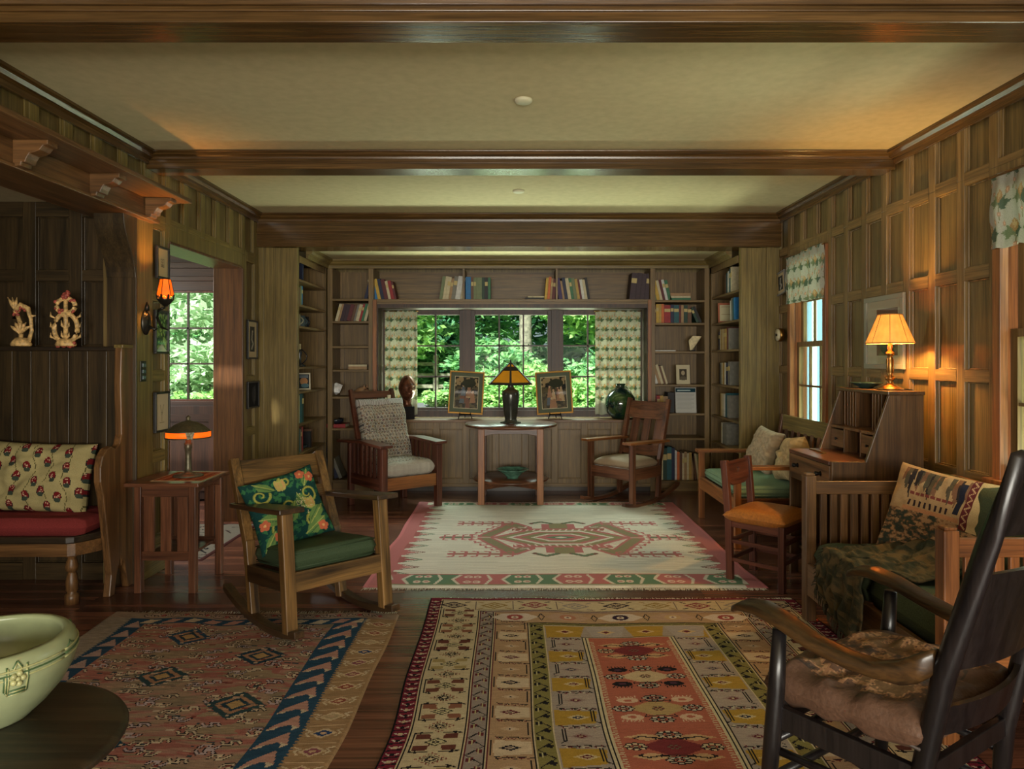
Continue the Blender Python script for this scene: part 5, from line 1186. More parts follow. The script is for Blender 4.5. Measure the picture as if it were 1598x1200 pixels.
# coral field
fx0, fx1 = .806, w_ - .806
k = 0
y = .60
while y < h_ - .6:
    for q in range(2):
        x = fx0 + .004 if q == 0 else fx1 - .004; cv.line(x, y, x + (.014 if q == 0 else -.014), y + .004, .005, CR)
    y += .014
yc = .70; xc = w_ / 2; k = 0
FLW = (196, 184, 160)
while yc < h_ - .60:
    mc = ((132, 48, 50), (206, 176, 130), (186, 150, 92))[k % 3]
    for sx in (-1, 1):
        for sy in (-1, 1):
            if k % 3 == 0: 
                cv.dia(xc + sx * .085, yc + sy * .062, .075, .024, (206, 160, 110)); cv.path([(xc + sx * .03, yc + sy * .05), (xc + sx * .10, yc + sy * .068), (xc + sx * .13, yc + sy * .056), (xc + sx * .115, yc + sy * .048)], .006, BLK)
            else:
                c_ = BLK if k % 3 == 1 else (216, 176, 140)
                cv.disc(xc + sx * .105, yc + sy * .066, .042, .022, c_)
                for j in range(6): cv.line(xc + sx * (.07 + .014 * j), yc + sy * .085, xc + sx * (.072 + .015 * j), yc + sy * .098, .005, c_)
                cv.disc(xc + sx * .105, yc + sy * .064, .016, .009, CO if k % 3 == 2 else (84, 50, 70))
    cv.dia(xc, yc, .115, .052, mc, hexa=.25)
    cv.path([(xc - .05, yc - .045), (xc - .06, yc - .062), (xc, yc - .05), (xc + .06, yc - .062), (xc + .05, yc - .045)], .005, BLK); cv.path([(xc - .05, yc + .045), (xc - .06, yc + .062), (xc, yc + .05), (xc + .06, yc + .062), (xc + .05, yc + .045)], .005, BLK)
    for sx in (-1, 1): cv.flower(xc + sx * .13, yc, .030, .018, FLW if k % 3 else CR, BLK)
    for sy in (-1, 1): cv.flower(xc, yc + sy * .082, .034, .018, FLW, BLK)
    cv.flower(xc, yc, .018, .012, (110, 110, 80), MR, 6)
    yc += .268; k += 1
cv.streak(.03, 7, 3, 1)
t = T('rug', 'multicoloured banded pile carpet with a coral centre in the foreground', 'rug', (0, 0, 0))
flat('pile', cv, -.455, 3.90, .010, PR, t, wob=.03, gain=.82); fringe(-.45, 1.54, 3.90, .035, t, 3)
# ---- C: worn kilim with a blue zigzag border
w_, h_ = 1.47, 2.3; cv = Cv(w_, h_, .0058, (150, 104, 84)); n1_ = smooth_noise(cv.H, cv.W, (10, 6), 11); n2_ = smooth_noise(cv.H, cv.W, (110, 9), 12)
q = n1_ * .5 + n2_ * .5
cv.a[:] = (158, 124, 98); cv.a[q > .42] = (168, 116, 98); cv.a[q > .52] = (164, 96, 82); cv.a[q > .64] = (150, 124, 94); cv.a[q < .3] = (140, 118, 92)
BL = (38, 72, 98); PK = (184, 130, 112); g = random.Random(8); CRM = (200, 176, 142)
def ess(x, y, s_, c, flip=1):
    pts = [(x - .032 * s_, y + .006 * s_ * flip), (x - .020 * s_, y - .012 * s_ * flip), (x + .006 * s_, y - .010 * s_ * flip), (x - .004 * s_, y + .012 * s_ * flip), (x + .022 * s_, y + .012 * s_ * flip), (x + .034 * s_, y - .006 * s_ * flip)]
    cv.path(pts, .0145 * s_, BLK); cv.path(pts, .008 * s_, c)
for i in range(-16, 64):       # diagonal lattice of hooked S figures
    for sgn in (-1, 1):
        for j in range(20):
            x = .16 + j * .062; y = (i * .11 if sgn > 0 else i * .11 + .05) + sgn * (x - .1) * .9
            if .18 < x < w_ - .30 and .16 < y < h_ - .16 and i % 2 == (0 if sgn > 0 else 1): ess(x, y, 1.0, CRM if (i + j) % 3 else (184, 160, 160), sgn)
for i, (x, y) in enumerate(((.52, .32), (.60, .74), (.95, .55), (.42, 1.02), (1.0, 1.0), (.62, 1.28), (.98, 1.5), (.45, 1.62), (.75, 1.9))):
    rot = 1
    cv.dia(x, y, .12, .10, (BL, (44, 70, 74), (30, 60, 76))[i % 3]); cv.dia(x, y, .085, .07, (170, 120, 86)); cv.dia(x, y, .06, .05, (34, 60, 74)); cv.dia(x, y, .038, .032, (184, 142, 84))
    for a in range(12): th = a * math.pi / 6; cv.rect(x + .10 * math.cos(th) - .008, x + .10 * math.cos(th) + .008, y + .075 * math.sin(th) - .006, y + .075 * math.sin(th) + .006, (190, 160, 130))
for i in range(420):
    x, y = g.uniform(.2, w_ - .3), g.uniform(.18, h_ - .1); cv.rect(x, x + g.uniform(.01, .03), y, y + .008, g.choice([(188, 140, 110), (60, 70, 74), (130, 60, 50), (196, 170, 140)]))
# borders
cv.rect(0, .14, 0, h_, (150, 132, 112)); cv.rect(w_ - .165, w_, 0, h_, (160, 122, 82)); cv.rect(0, w_, 0, .085, (162, 132, 108))
cv.rect(w_ - .30, w_ - .165, .085, h_, BL); cv.rect(.14, .235, .085, h_, BL); cv.rect(.14, w_ - .165, .085, .16, BL)
y = .12
while y < h_:
    x0, x1 = w_ - .285, w_ - .18; xm = (x0 + x1) / 2
    cv.poly([(xm + .03, y), (x1, y + .085), (xm + .012, y + .07), (x0 - .01, y + .115), (x0 + .01, y + .075)], PK); cv.poly([(x0 - .01, y + .115), (x0 + .035, y + .078), (x0 + .02, y + .105)], CRM); cv.poly([(x1, y + .085), (x1 - .03, y + .07), (x1 - .02, y + .105)], CRM)
    cv.poly([(.185, y), (.232, y + .09), (.145, y + .09)], (176, 140, 128)); y += .118
x = .2
while x < w_ - .2: cv.poly([(x, .15), (x + .035, .10), (x + .09, .105), (x + .06, .15)], PK if int(x * 50) % 2 else CRM); x += .105
for k in range(int(h_ / .02)): 
    cv.poly([(w_ - .168, k * .02 + .085), (w_ - .150, k * .02 + .095), (w_ - .168, k * .02 + .105)], BL); cv.poly([(.142, k * .02 + .085), (.126, k * .02 + .095), (.142, k * .02 + .105)], BL)
y = .16; k = 0
while y < h_ - .08:
    xc = w_ - .082; c_ = ((150, 66, 50), (150, 74, 56), (176, 150, 110), (30, 60, 110), (140, 70, 84), (150, 84, 80))[k % 6]
    cv.line(xc - .06, y - .05, xc + .06, y - .05, .005, (196, 160, 120)); cv.dia(xc, y, .05, .034, (200, 170, 130)); cv.dia(xc, y, .034, .022, c_); cv.dia(xc, y, .015, .010, (200, 160, 120))
    for sx in (-1, 1): cv.path([(xc + sx * .065, y - .025), (xc + sx * .045, y - .015), (xc + sx * .06, y + .0), (xc + sx * .045, y + .02)], .007, CRM)
    y += .115; k += 1
x = .22; k = 0
while x < w_ - .1: ess(x, .045, 1.2, (186, 150, 130), 1 if k % 2 else -1); cv.dia(x + .055, .045, .016, .018, (170, 70, 64)); x += .11; k += 1
cv.streak(.06, 3, 4, 1)
t = T('rug', 'worn pink and tan kilim with a blue zigzag border under the green-seated rocking chair', 'rug', (0, 0, 0))
flat('pile', cv, -2.075, 3.69, .006, PR, t, wob=.05); fringe(-2.06, -.62, 3.69, .04, t, 4, dens=150)
# ---- D: vestibule runner
cv = Cv(.95, 1.05, .009, (176, 166, 146)); g = random.Random(2)
for i in range(90): x, y = g.random() * .95, g.random() * 1.05; cv.path([(x, y), (x + g.uniform(-.07, .07), y + g.uniform(-.04, .04)), (x + g.uniform(-.1, .1), y + g.uniform(-.06, .06))], .013, g.choice([BLK, (60, 56, 60), (90, 70, 66)]))
cv.frame(0, .95, 0, 1.05, .03, (120, 60, 56))
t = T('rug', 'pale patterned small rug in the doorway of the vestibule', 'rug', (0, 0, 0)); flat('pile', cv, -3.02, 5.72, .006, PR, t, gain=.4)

# ================================================================== CURTAINS
def floral(w_, h_, cell=.006, s=.13, seed=1, base=(190, 187, 172)):
    cv = Cv(w_, h_, cell, base); LG = (138, 148, 118); DG = (112, 128, 108); DT = (188, 158, 134); g = random.Random(seed)
    ny = int(h_ / s) + 2; nx = int(w_ / s) + 2
    for i in range(-1, ny):
        for j in range(-1, nx):
            x = (j + .5 * (i % 2)) * s; y = i * s * .82
            cv.path([(x, y + .5 * s), (x + .04 * s, y + .2 * s), (x - .03 * s, y - .1 * s)], .035 * s, (150, 150, 120))
            for k, (a, l) in enumerate(((.15, .50), (2.99, .50), (.85, .42), (2.3, .42), (-.5, .36), (3.6, .36))):
                dx, dy = math.cos(a) * l * s, -math.sin(a) * l * s * .8; nx_, ny_ = -dy * .30, dx * .30
                cv.poly([(x, y), (x + dx * .4 + nx_, y + dy * .4 + ny_), (x + dx, y + dy), (x + dx * .55 - nx_ * .5, y + dy * .55 - ny_ * .5)], LG if k % 2 else DG)
            cv.dia(x, y - .20 * s, .13 * s, .20 * s, (182, 152, 112)); cv.dia(x, y - .23 * s, .06 * s, .12 * s, (198, 178, 138))
            for dx, dy, r_ in ((.30, -.34, .10), (-.33, -.30, .07), (.02, .28, .06)): cv.disc(x + dx * s, y + dy * s, r_ * s, r_ * s, DT); cv.disc(x + dx * s, y + dy * s, r_ * .45 * s, r_ * .45 * s, (222, 186, 160))
    return cv
def drape(name, label, x0, x1, ztop, zbot, y, folds, amp, mat, seed, ax='x', group=None, s=.13, width=None):
    L = abs(x1 - x0); cv = floral(L * 1.25, ztop - zbot, .0065, s, seed)
    u = np.linspace(0, 1, cv.W + 1)[None, :]; v = np.linspace(0, 1, cv.H + 1)[:, None]
    ph = smooth_noise(1, cv.W + 1, (1, 5), seed) * 3
    off = amp * (.35 + .65 * v) * (np.sin(2 * np.pi * folds * u + ph) + .35 * np.sin(2 * np.pi * folds * 2.3 * u + 1 + seed)) + .006 * np.sin(9 * v + 6 * u)
    A = x0 + (x1 - x0) * (u + .012 * np.sin(2 * np.pi * folds * u) * v) + 0 * v
    B = y + off; Z = ztop + (zbot - ztop) * v + .004 * np.sin(2 * np.pi * folds * u) * v
    P = np.stack([A, B, Z], -1) if ax == 'x' else np.stack([B, A, Z], -1)
    t = T(name, label, 'curtain' if name == 'curtain' else 'valance', tuple(P[0, 0]), group=group)
    P = P - P[0, 0]
    sheet('cloth', P, cv.a, mat, t, solid=.002)
    q = Vector(P[0, 0]), Vector(P[0, -1]); d = (q[1] - q[0]).normalized()
    obj('rod', MB().tube([q[0] - d * .01 + Vector((0, 0, -.008)), q[1] + d * .01 + Vector((0, 0, -.008))], .006, 8), M_brass, t); return t
drape('curtain', 'leafy floral curtain hanging at the left side of the bay window', -1.36, -1.02, 1.852, .76, 7.38, 4, .016, PCU, 1, s=.125)
drape('curtain', 'leafy floral curtain hanging at the right side of the bay window', .845, 1.32, 1.852, .76, 7.38, 5, .016, PCU, 2, s=.125)
drape('valance', 'gathered floral valance over the far window of the right wall', 5.97, 5.25, 2.205, 1.80, XR - .035, 5, .014, PCU, 3, ax='y', s=.16)
drape('valance', 'gathered floral valance over the near window at the right edge', 3.40, 2.52, 2.215, 1.86, XR - .035, 6, .014, PCU, 4, ax='y', s=.18)

# ================================================================== LAMPS
def shade_mat(name, c, est, rough=.6):
    m, nt, b = newmat(name); b.inputs['Base Color'].default_value = L4(c); b.inputs['Roughness'].default_value = rough
    b.inputs['Emission Color'].default_value = L4(c)
    tc = N(nt, 'ShaderNodeTexCoord'); n = N(nt, 'ShaderNodeTexNoise', i_Scale=22.0, i_Detail=3.0); nt.links.new(tc.outputs['Object'], n.inputs[0])
    mr = N(nt, 'ShaderNodeMapRange'); mr.inputs['From Min'].default_value = .3; mr.inputs['From Max'].default_value = .7; mr.inputs['To Min'].default_value = est * .6; mr.inputs['To Max'].default_value = est * 1.2
    nt.links.new(n.outputs[0], mr.inputs[0]); nt.links.new(mr.outputs[0], b.inputs['Emission Strength']); return m
# desk lamp
t = T('table_lamp', 'brass table lamp with a glowing cream pleated shade on the writing desk', 'lamp', (2.13, 4.0, 1.161))
obj('base', MB().lathe([(.068, 0), (.07, .008), (.05, .016), (.022, .03), (.014, .05), (.026, .062), (.026, .072), (.012, .085), (.018, .10), (.020, .17), (.012, .19), (.024, .20), (.024, .21), (.010, .225), (.016, .24), (.009, .26), (.009, .30)], n=28), M_brass, t)
M_sh = shade_mat('cream_shade', (250, 160, 62), .62)
mb = MB(); n = 96; v = []
for r_, z in ((.122, .262), (.124, .27), (.062, .425), (.060, .43)):
    for k in range(n): q = 2 * math.pi * k / n; rr = r_ * (1 + .008 * math.cos(24 * q)); v.append((rr * math.cos(q), rr * math.sin(q), z))
mb.add(v, [(i * n + k, i * n + (k + 1) % n, (i + 1) * n + (k + 1) % n, (i + 1) * n + k) for i in range(3) for k in range(n)], True)
obj('lamp_shade', mb, M_sh, t)
mb = MB()
for k in range(8): q = math.pi / 4 * k + .3; mb.tube([(.1245 * math.cos(q), .1245 * math.sin(q), .268), (.0628 * math.cos(q), .0628 * math.sin(q), .426)], .0016, 6)
for r_, z in ((.1255, .266), (.0635, .427)): mb.tube([(r_ * math.cos(2 * math.pi * k / 32), r_ * math.sin(2 * math.pi * k / 32), z) for k in range(33)], .003, 6)
obj('shade_trim', mb, plain('shade_trim', (170, 110, 50), .8), t)
obj('cord', MB().tube([(.0, -.06, .006), (.05, -.09, .004), (.09, -.06, .004), (.10, .02, .004)], .003, 6), M_blackmetal, t)
light('desk_lamp_bulb', 'POINT', (2.13, 4.0, 1.50), None, 28, WARM, rad=.03)
# wall sconce
t = T('wall_sconce', 'bronze wall sconce with a glowing amber mica shade on the left wall stile', 'sconce', (XL, 4.29, 1.56))
obj('back_plate', MB().lathe([(.075, 0), (.078, .008), (.06, .014), (.055, .022), (.03, .03), (.001, .034)], n=28, sx=.6).xf(Matrix.Rotation(R(90), 4, 'Z')).xf(Matrix.Rotation(R(90), 4, 'Y')), M_iron, t)
obj('finial', MB().tube([(.012, 0, .07), (.014, 0, .10), (.012, 0, .125)], [.016, .012, .002], 8), M_iron, t)
obj('arm', MB().tube([(.02, 0, -.02), (.06, .0, -.045), (.10, 0, -.03), (.075, 0, .03), (.085, 0, .075), (.12, 0, .09), (.125, 0, .12)], [.009, .008, .007, .009, .009, .008, .007], 10).tube([(.10, 0, -.03), (.14, 0, -.045), (.155, 0, -.035)], [.007, .005, .003], 8), M_iron, t)
mb = MB().lathe([(.008, .095), (.03, .115), (.045, .135), (.046, .142), (.01, .13)], (.125, 0, 0), 20)
for k in range(8): a = k * math.pi / 4; mb.prism([(-.012, 0), (.012, 0), (.010, .02), (0, .032), (-.010, .02)], 'y', .045, .049) if 0 else mb.bar((.125 + .045 * math.cos(a), .045 * math.sin(a), .135), (.125 + .052 * math.cos(a), .052 * math.sin(a), .168), .02, .004, w2=.008)
obj('cup', mb, M_iron, t)
M_am = shade_mat('amber_mica', (255, 98, 10), .9)
obj('candle_sleeve', MB().lathe([(.013, .13), (.013, .172), (.001, .173)], (.125, 0, 0), 12), shade_mat('sleeve', (255, 120, 30), .45), t)
def hexshade(rb, rt, z0, z1, n=6, c=(0, 0)):
    v = [(c[0] + r_ * math.cos(2 * math.pi * (k + .5) / n), c[1] + r_ * math.sin(2 * math.pi * (k + .5) / n), z) for r_, z in ((rb, z0), (rt, z1)) for k in range(n)]
    mb = MB(); mb.add(v, [(k, (k + 1) % n, n + (k + 1) % n, n + k) for k in range(n)]); fr_ = MB()
    for k in range(n):
        fr_.tube([v[k], v[n + k]], .002, 6); fr_.tube([v[k], v[(k + 1) % n]], .002, 6); fr_.tube([v[n + k], v[n + (k + 1) % n]], .002, 6)
    return mb, fr_
a, b_ = hexshade(.050, .030, .16, .262, 6, (.125, 0)); obj('lamp_shade', a, M_am, t); obj('shade_frame', b_, M_iron, t)
light('sconce_bulb', 'POINT', (XL + .125, 4.29, 1.56 + .225), None, 13, (1, .42, .09), rad=.015)
# copper lamp on the side table
t = T('table_lamp', 'small hammered bronze lamp with amber mica panels on the side table by the doorway', 'lamp', (-1.965, 4.245, .633))
obj('base', MB().lathe([(.085, 0), (.086, .006), (.05, .014), (.022, .022), (.019, .05), (.017, .12), (.020, .165), (.024, .17), (.020, .18), (.024, .195), (.016, .20), (.012, .25)], n=28), plain('verdigris_copper', (96, 92, 74), .4, metal=.6, var=.2, scale=40), t)
mb = MB().lathe([(.128, .232), (.130, .240), (.127, .262), (.118, .272), (.085, .305), (.045, .325), (.012, .333), (.010, .342), (.014, .352), (.001, .366)], n=32)
mb2 = MB(); n = 32; 
M_cop = plain('hammered_bronze', (92, 84, 62), .42, metal=.55, bump=.6, scale=70, var=.15)
obj('shade_cap', MB().lathe([(.128, .268), (.118, .276), (.085, .305), (.045, .325), (.012, .333), (.010, .342), (.014, .352), (.001, .366)], n=32), M_cop, t)
obj('mica_panel', MB().lathe([(.1255, .234), (.1265, .252), (.1245, .270)], n=32), M_am, t)
mb = MB()
for k in range(4): a = k * math.pi / 2 + .5; mb.bar((.128 * math.cos(a), .128 * math.sin(a), .232), (.128 * math.cos(a), .128 * math.sin(a), .272), .030, .006, up=(math.cos(a), math.sin(a), 0), w2=.05)
mb.tube([(.128 * math.cos(2 * math.pi * k / 40), .128 * math.sin(2 * math.pi * k / 40), .233) for k in range(41)], .004, 6)
obj('shade_strap', mb, M_cop, t)
light('copper_lamp_bulb', 'POINT', (-1.965, 4.245, .633 + .205), None, .9, (1, .42, .1), rad=.015)
# lamp on the round table
t = T('table_lamp', 'unlit dark pottery lamp with a conical panelled amber shade on the round table', 'lamp', (-.037, 6.70, .732))
obj('base', MB().lathe([(.10, 0), (.10, .008), (.06, .018), (.055, .04), (.062, .07), (.078, .20), (.084, .27), (.078, .305), (.045, .325), (.03, .335), (.028, .355), (.035, .362), (.02, .372), (.012, .42)], n=32), plain('gunmetal_glaze', (62, 64, 58), .22, metal=.35, var=.2, scale=14), t)
n = 6; v = [(r_ * math.cos(2 * math.pi * (k + .5) / n + .0), r_ * math.sin(2 * math.pi * (k + .5) / n), z) for r_, z in ((.225, .378), (.018, .565)) for k in range(n)]
obj('glass_panel', MB().add([(x * .97, y * .97, z) for x, y, z in v], [(k, (k + 1) % n, n + (k + 1) % n, n + k) for k in range(n)]), shade_mat('amber_glass_glow', (196, 132, 20), .16, .3), t)  # unlit glass given a faint glow by added emission
fr_ = MB()
for k in range(n):
    A, B, C_, D_ = Vector(v[k]), Vector(v[(k + 1) % n]), Vector(v[n + k]), Vector(v[n + (k + 1) % n])
    fr_.bar(A, C_, .022, .008, up=(A.x, A.y, .3), w2=.014); fr_.bar(A, B, .008, .024, up=(C_ - A)); fr_.bar(A.lerp(C_, .74), B.lerp(D_, .74), .006, .05, up=(C_ - A))
fr_.lathe([(.024, .55), (.02, .57), (.006, .58), (.010, .59), (.001, .605)], n=16)
obj('shade_frame', fr_, plain('shade_bronze', (52, 46, 50), .4, metal=.5), t)

# ================================================================== ORNAMENTS
t = T('bowl', 'wide green glazed bowl on the lower shelf of the round table', 'bowl', (-.02, 6.62, .2225))
obj('body', MB().lathe([(.055, 0), (.055, .012), (.09, .045), (.15, .082), (.155, .088), (.145, .085), (.085, .05), (.001, .03)], n=36), plain('green_glaze', (84, 128, 108), .2, var=.25, scale=25), t)
t = T('bowl', 'dark green oval dish on top of the writing desk', 'dish', (2.13, 4.27, 1.161))
obj('body', MB().lathe([(.05, 0), (.055, .008), (.12, .03), (.125, .035), (.118, .034), (.05, .012), (.001, .01)], n=32, sx=.7, sy=1.0), plain('dark_green_glaze', (44, 62, 54), .2), t)
t = T('letter_holder', 'thin brass pen tray lying on the desk surface', 'pen tray', (1.84, 4.28, .776))
obj('tray', MB().box(-.01, .01, -.10, .10, 0, .008), M_brass, t, .002)
m, nt, b = newmat('green_vase_glaze'); tc = N(nt, 'ShaderNodeTexCoord'); n_ = N(nt, 'ShaderNodeTexNoise', i_Scale=9.0, i_Detail=4.0); nt.links.new(tc.outputs['Object'], n_.inputs[0])
cr = N(nt, 'ShaderNodeValToRGB'); e = cr.color_ramp.elements; e[0].position = .42; e[0].color = L4((14, 40, 40)); e[1].position = .66; e[1].color = L4((60, 90, 44)); nt.links.new(n_.outputs[0], cr.inputs[0]); nt.links.new(cr.outputs[0], b.inputs[0]); b.inputs['Roughness'].default_value = .06; b.inputs['Coat Weight'].default_value = 1
t = T('vase', 'large round glossy dark green vase at the right end of the window bench', 'vase', (1.095, 7.30, .727))
obj('body', MB().lathe([(.07, 0), (.09, .01), (.145, .07), (.162, .15), (.150, .22), (.11, .28), (.06, .315), (.05, .325), (.048, .345), (.055, .355), (.056, .36), (.048, .36), (.042, .33), (.001, .30)], n=48), m, t)
# framed prints on easels
def scene_cv(w_, h_, seed):
    cv = Cv(w_, h_, .0045, (50, 46, 36)); g = random.Random(seed); a = smooth_noise(cv.H, cv.W, (14, 10), seed)
    cv.a[a > .55] = (84, 76, 54); cv.a[a < .32] = (26, 28, 28)
    cv.a[(cv.Y < h_ * .3) & (a > .5)] = (150, 130, 96)
    for k in range(9):
        x, y = w_ * g.uniform(.15, .85), h_ * g.uniform(.3, .75); c = g.choice([(150, 110, 84), (176, 150, 116), (84, 96, 110), (110, 70, 56)])
        cv.poly([(x - .012, y), (x + .012, y), (x + .028, y + h_ * .3), (x - .026, y + h_ * .3)], c); cv.disc(x, y - .012, .010, .013, (190, 156, 124))
    cv.disc(w_ * .6, h_ * .2, w_ * .3, h_ * .14, (40, 44, 30)); return cv
M_gold = plain('gold_frame', (168, 122, 54), .4, metal=.6)
def easel_print(label, x, y, w_, h_, seed, tilt, lean):
    t = T('framed_print', label, 'picture', (x, y, .775), rot=(R(-10), R(tilt), R(lean)))
    fw = .016; mb = MB().box(-w_ / 2, w_ / 2, -.012, .01, 0, fw).box(-w_ / 2, w_ / 2, -.012, .01, h_ - fw, h_).box(-w_ / 2, -w_ / 2 + fw, -.012, .01, fw, h_ - fw).box(w_ / 2 - fw, w_ / 2, -.012, .01, fw, h_ - fw)
    obj('frame', mb, M_gold, t, .003); obj('mat_board', box(-w_ / 2 + .01, w_ / 2 - .01, -.004, .006, .01, h_ - .01), plain('mat_green', (92, 100, 84), .9), t)
    a_, b_ = .055, .055; obj('mat_bevel', box(-w_ / 2 + a_, w_ / 2 - a_, -.0055, -.004, b_, h_ - b_), BM['cream'], t)
    cv = scene_cv(w_ - 2 * a_ - .012, h_ - 2 * b_ - .012, seed); q = panel_board(cv, PG, t, 'print', -.007); q.location.z = b_ + .006
    e_ = T('display_easel', 'small black easel under the ' + label[:label.index(' on ')], 'easel', (x, y, .727), rot=(0, 0, R(lean)))
    mb = MB()
    for s_ in (-1, 1): mb.tube([(s_ * .07, -.03, 0), (s_ * .055, .0, .045), (s_ * .05, .06, .28)], .005, 8); mb.tube([(s_ * .055, 0, .045), (s_ * .055, -.04, .045), (s_ * .055, -.045, .065)], .005, 8)
    mb.tube([(-.06, -.01, .04), (.06, -.01, .04)], .006, 8).tube([(0, .06, .26), (0, .13, 0)], .004, 8); obj('stand', mb, M_blackmetal, e_)
easel_print('gilt-framed dark figure print on the left of the bench by the lamp', -.51, 7.27, .36, .445, 3, 3.2, 4)
easel_print('gilt-framed print of figures under a tree on the right of the bench by the lamp', .42, 7.27, .375, .445, 9, -3.8, -6)
# bust
t = T('bust', 'bronze portrait head on a black cube base at the left end of the window bench', 'sculpture', (-1.10, 7.23, .727), R(28))
obj('plinth', box(-.058, .058, -.058, .058, 0, .13), plain('black_marble', (34, 36, 40), .15), t, .002)
hd = bmesh.new(); bmesh.ops.create_uvsphere(hd, u_segments=48, v_segments=36, radius=1)
def gs(a, s_): return math.exp(-a * a / (2 * s_ * s_))
for v_ in hd.verts:
    x, y, z = v_.co; th = math.atan2(x, -y)   # front = -y
    k = 1.0
    k += .24 * gs(th, .16) * gs(z + .08, .16) + .08 * gs(th, .3) * gs(z - .22, .08) - .10 * (gs(th - .38, .16) + gs(th + .38, .16)) * gs(z - .10, .09)
    k += .15 * gs(th, .42) * gs(z + .62, .22) - .05 * gs(th, .22) * gs(z + .34, .05) + .05 * gs(th, .2) * gs(z + .42, .04)
    k += .03 * math.sin(9 * th + 7 * z) * (1 if (z > .35 or abs(th) > 1.5) else .15) + .14 * (gs(abs(th) - 1.55, .12)) * gs(z - .0, .16) + .025 * math.sin(23 * z + 5 * th) * (z < -.3)
    jaw = 1 - .22 * max(0, -z) ** 1.5
    v_.co = Vector((x * k * .085 * jaw, y * k * .112 * jaw - .0, z * .135 + .315))
me = bpy.data.meshes.new('head'); hd.to_mesh(me); me.polygons.foreach_set('use_smooth', [True] * len(me.polygons)); M_brz = plain('bronze_patina', (104, 66, 48), .35, metal=.5, var=.3, scale=30, bump=.5); me.materials.append(M_brz)
o = bpy.data.objects.new('head', me); sc.collection.objects.link(o); o.parent = t
obj('neck', MB().tube([(0, .012, .128), (0, .012, .16), (0, .012, .24)], [.055, .042, .055], 20), M_brz, t)
# planter
t = T('planter', 'pale green glazed pottery planter on the low round table in the left foreground', 'planter', (-1.154, 1.54, .551))
M_pot = plain('celadon_glaze', (142, 150, 114), .28, var=.06, scale=14); M_pot2 = plain('celadon_relief', (160, 160, 112), .32, var=.1, scale=50); M_grv = plain('relief_shadow', (66, 92, 56), .5)  # groove lines are a darker green than the raised relief
obj('body', MB().lathe([(.085, 0), (.088, .004), (.115, .028), (.146, .065), (.164, .10), (.170, .125), (.170, .145), (.166, .160), (.157, .170), (.143, .171), (.139, .163), (.146, .148), (.147, .12), (.12, .05), (.001, .03)], n=72), M_pot, t)
mb = MB(); gb = MB()
def band(z, r0, w_, mb_):
    mb_.tube([(r0 * math.cos(2 * math.pi * k / 72), r0 * math.sin(2 * math.pi * k / 72), z) for k in range(73)], w_, 6)
band(.146, .1705, .0022, mb); band(.138, .1712, .0018, gb); band(.130, .1705, .002, mb)
def onpot(a, z, d=.0): r_ = np.interp(z, [.065, .10, .125, .145, .16], [.146, .164, .170, .170, .166]) + d; return (r_ * math.cos(a), r_ * math.sin(a), z)
for k in range(8):
    a0 = -.62 + k * math.pi / 4
    if k % 2 == 0:
        for i in range(5): q = 2 * math.pi * i / 5; mb.ball(onpot(a0 + .055 * math.cos(q), .128 + .011 * math.sin(q), .001), .0065, 8)
        mb.ball(onpot(a0, .128, .002), .005, 8)
        for (u0, z0, u1, z1) in ((-.11, .155, -.11, .098), (-.11, .098, .11, .098), (.11, .098, .11, .155), (-.14, .140, -.14, .106), (-.14, .106, -.11, .100), (-.09, .105, .09, .105), (-.05, .150, 0, .163), (0, .163, .05, .150)):
            gb.tube([onpot(a0 + u0, z0, .001), onpot(a0 + (u0 + u1) / 2, (z0 + z1) / 2, .0015), onpot(a0 + u1, z1, .001)], .0018, 6)
            mb.tube([onpot(a0 + u0 * .9, z0 - .003, .0015), onpot(a0 + (u0 + u1) * .45, (z0 + z1) / 2 - .003, .002), onpot(a0 + u1 * .9, z1 - .003, .0015)], .0016, 6)
    else:
        gb.tube([onpot(a0 - .1, .149), onpot(a0 - .03, .152), onpot(a0, .158), onpot(a0 + .03, .152), onpot(a0 + .1, .149)], .0016, 6)
obj('relief', mb, M_pot2, t); obj('groove', gb, M_grv, t)
# figurines on the settle shelf
M_fig = plain('painted_ceramic', (196, 160, 104), .45, var=.28, scale=60)
M_fig2 = plain('red_ceramic', (150, 70, 56), .5, var=.3, scale=70)
def blobs(path_pts, n, r_, seed):
    g = random.Random(seed); mb = MB()
    for i in range(n):
        u = g.random() * (len(path_pts) - 1); k = int(u); p = Vector(path_pts[k]).lerp(Vector(path_pts[k + 1]), u - k)
        mb.ball(p + Vector((g.uniform(-.012, .012), g.uniform(-.012, .004), g.uniform(-.008, .008))), r_ * g.uniform(.6, 1.2), 6)
    return mb
t = T('figurine', 'ornate cream openwork ceramic ornament shaped like a figure eight on the settle shelf', 'ornament', (-2.61, 4.10, 1.411))
ring = lambda cx_, cz, rx, rz, n=24: [(cx_ + rx * math.cos(2 * math.pi * k / n), 0, cz + rz * math.sin(2 * math.pi * k / n)) for k in range(n + 1)]
mb = MB().tube(ring(0, .105, .068, .085), .013, 10).tube(ring(0, .235, .054, .042), .013, 10).tube([(0, 0, .03), (0, 0, .15), (0, 0, .29)], [.014, .012, .012], 10).lathe([(.055, 0), (.06, .01), (.05, .03), (.03, .045)], n=20, sy=.7)
for s_ in (-1, 1):
    for z in (.06, .12, .18): mb.tube([(0, 0, z - .02), (s_ * .02, -.004, z), (s_ * .024, -.004, z + .03)], [.004, .007, .002], 6); mb.tube([(s_ * .055, 0, z - .02), (s_ * .085, -.004, z - .005), (s_ * .088, 0, z + .02)], [.005, .007, .002], 6)
obj('body', mb, M_fig, t)
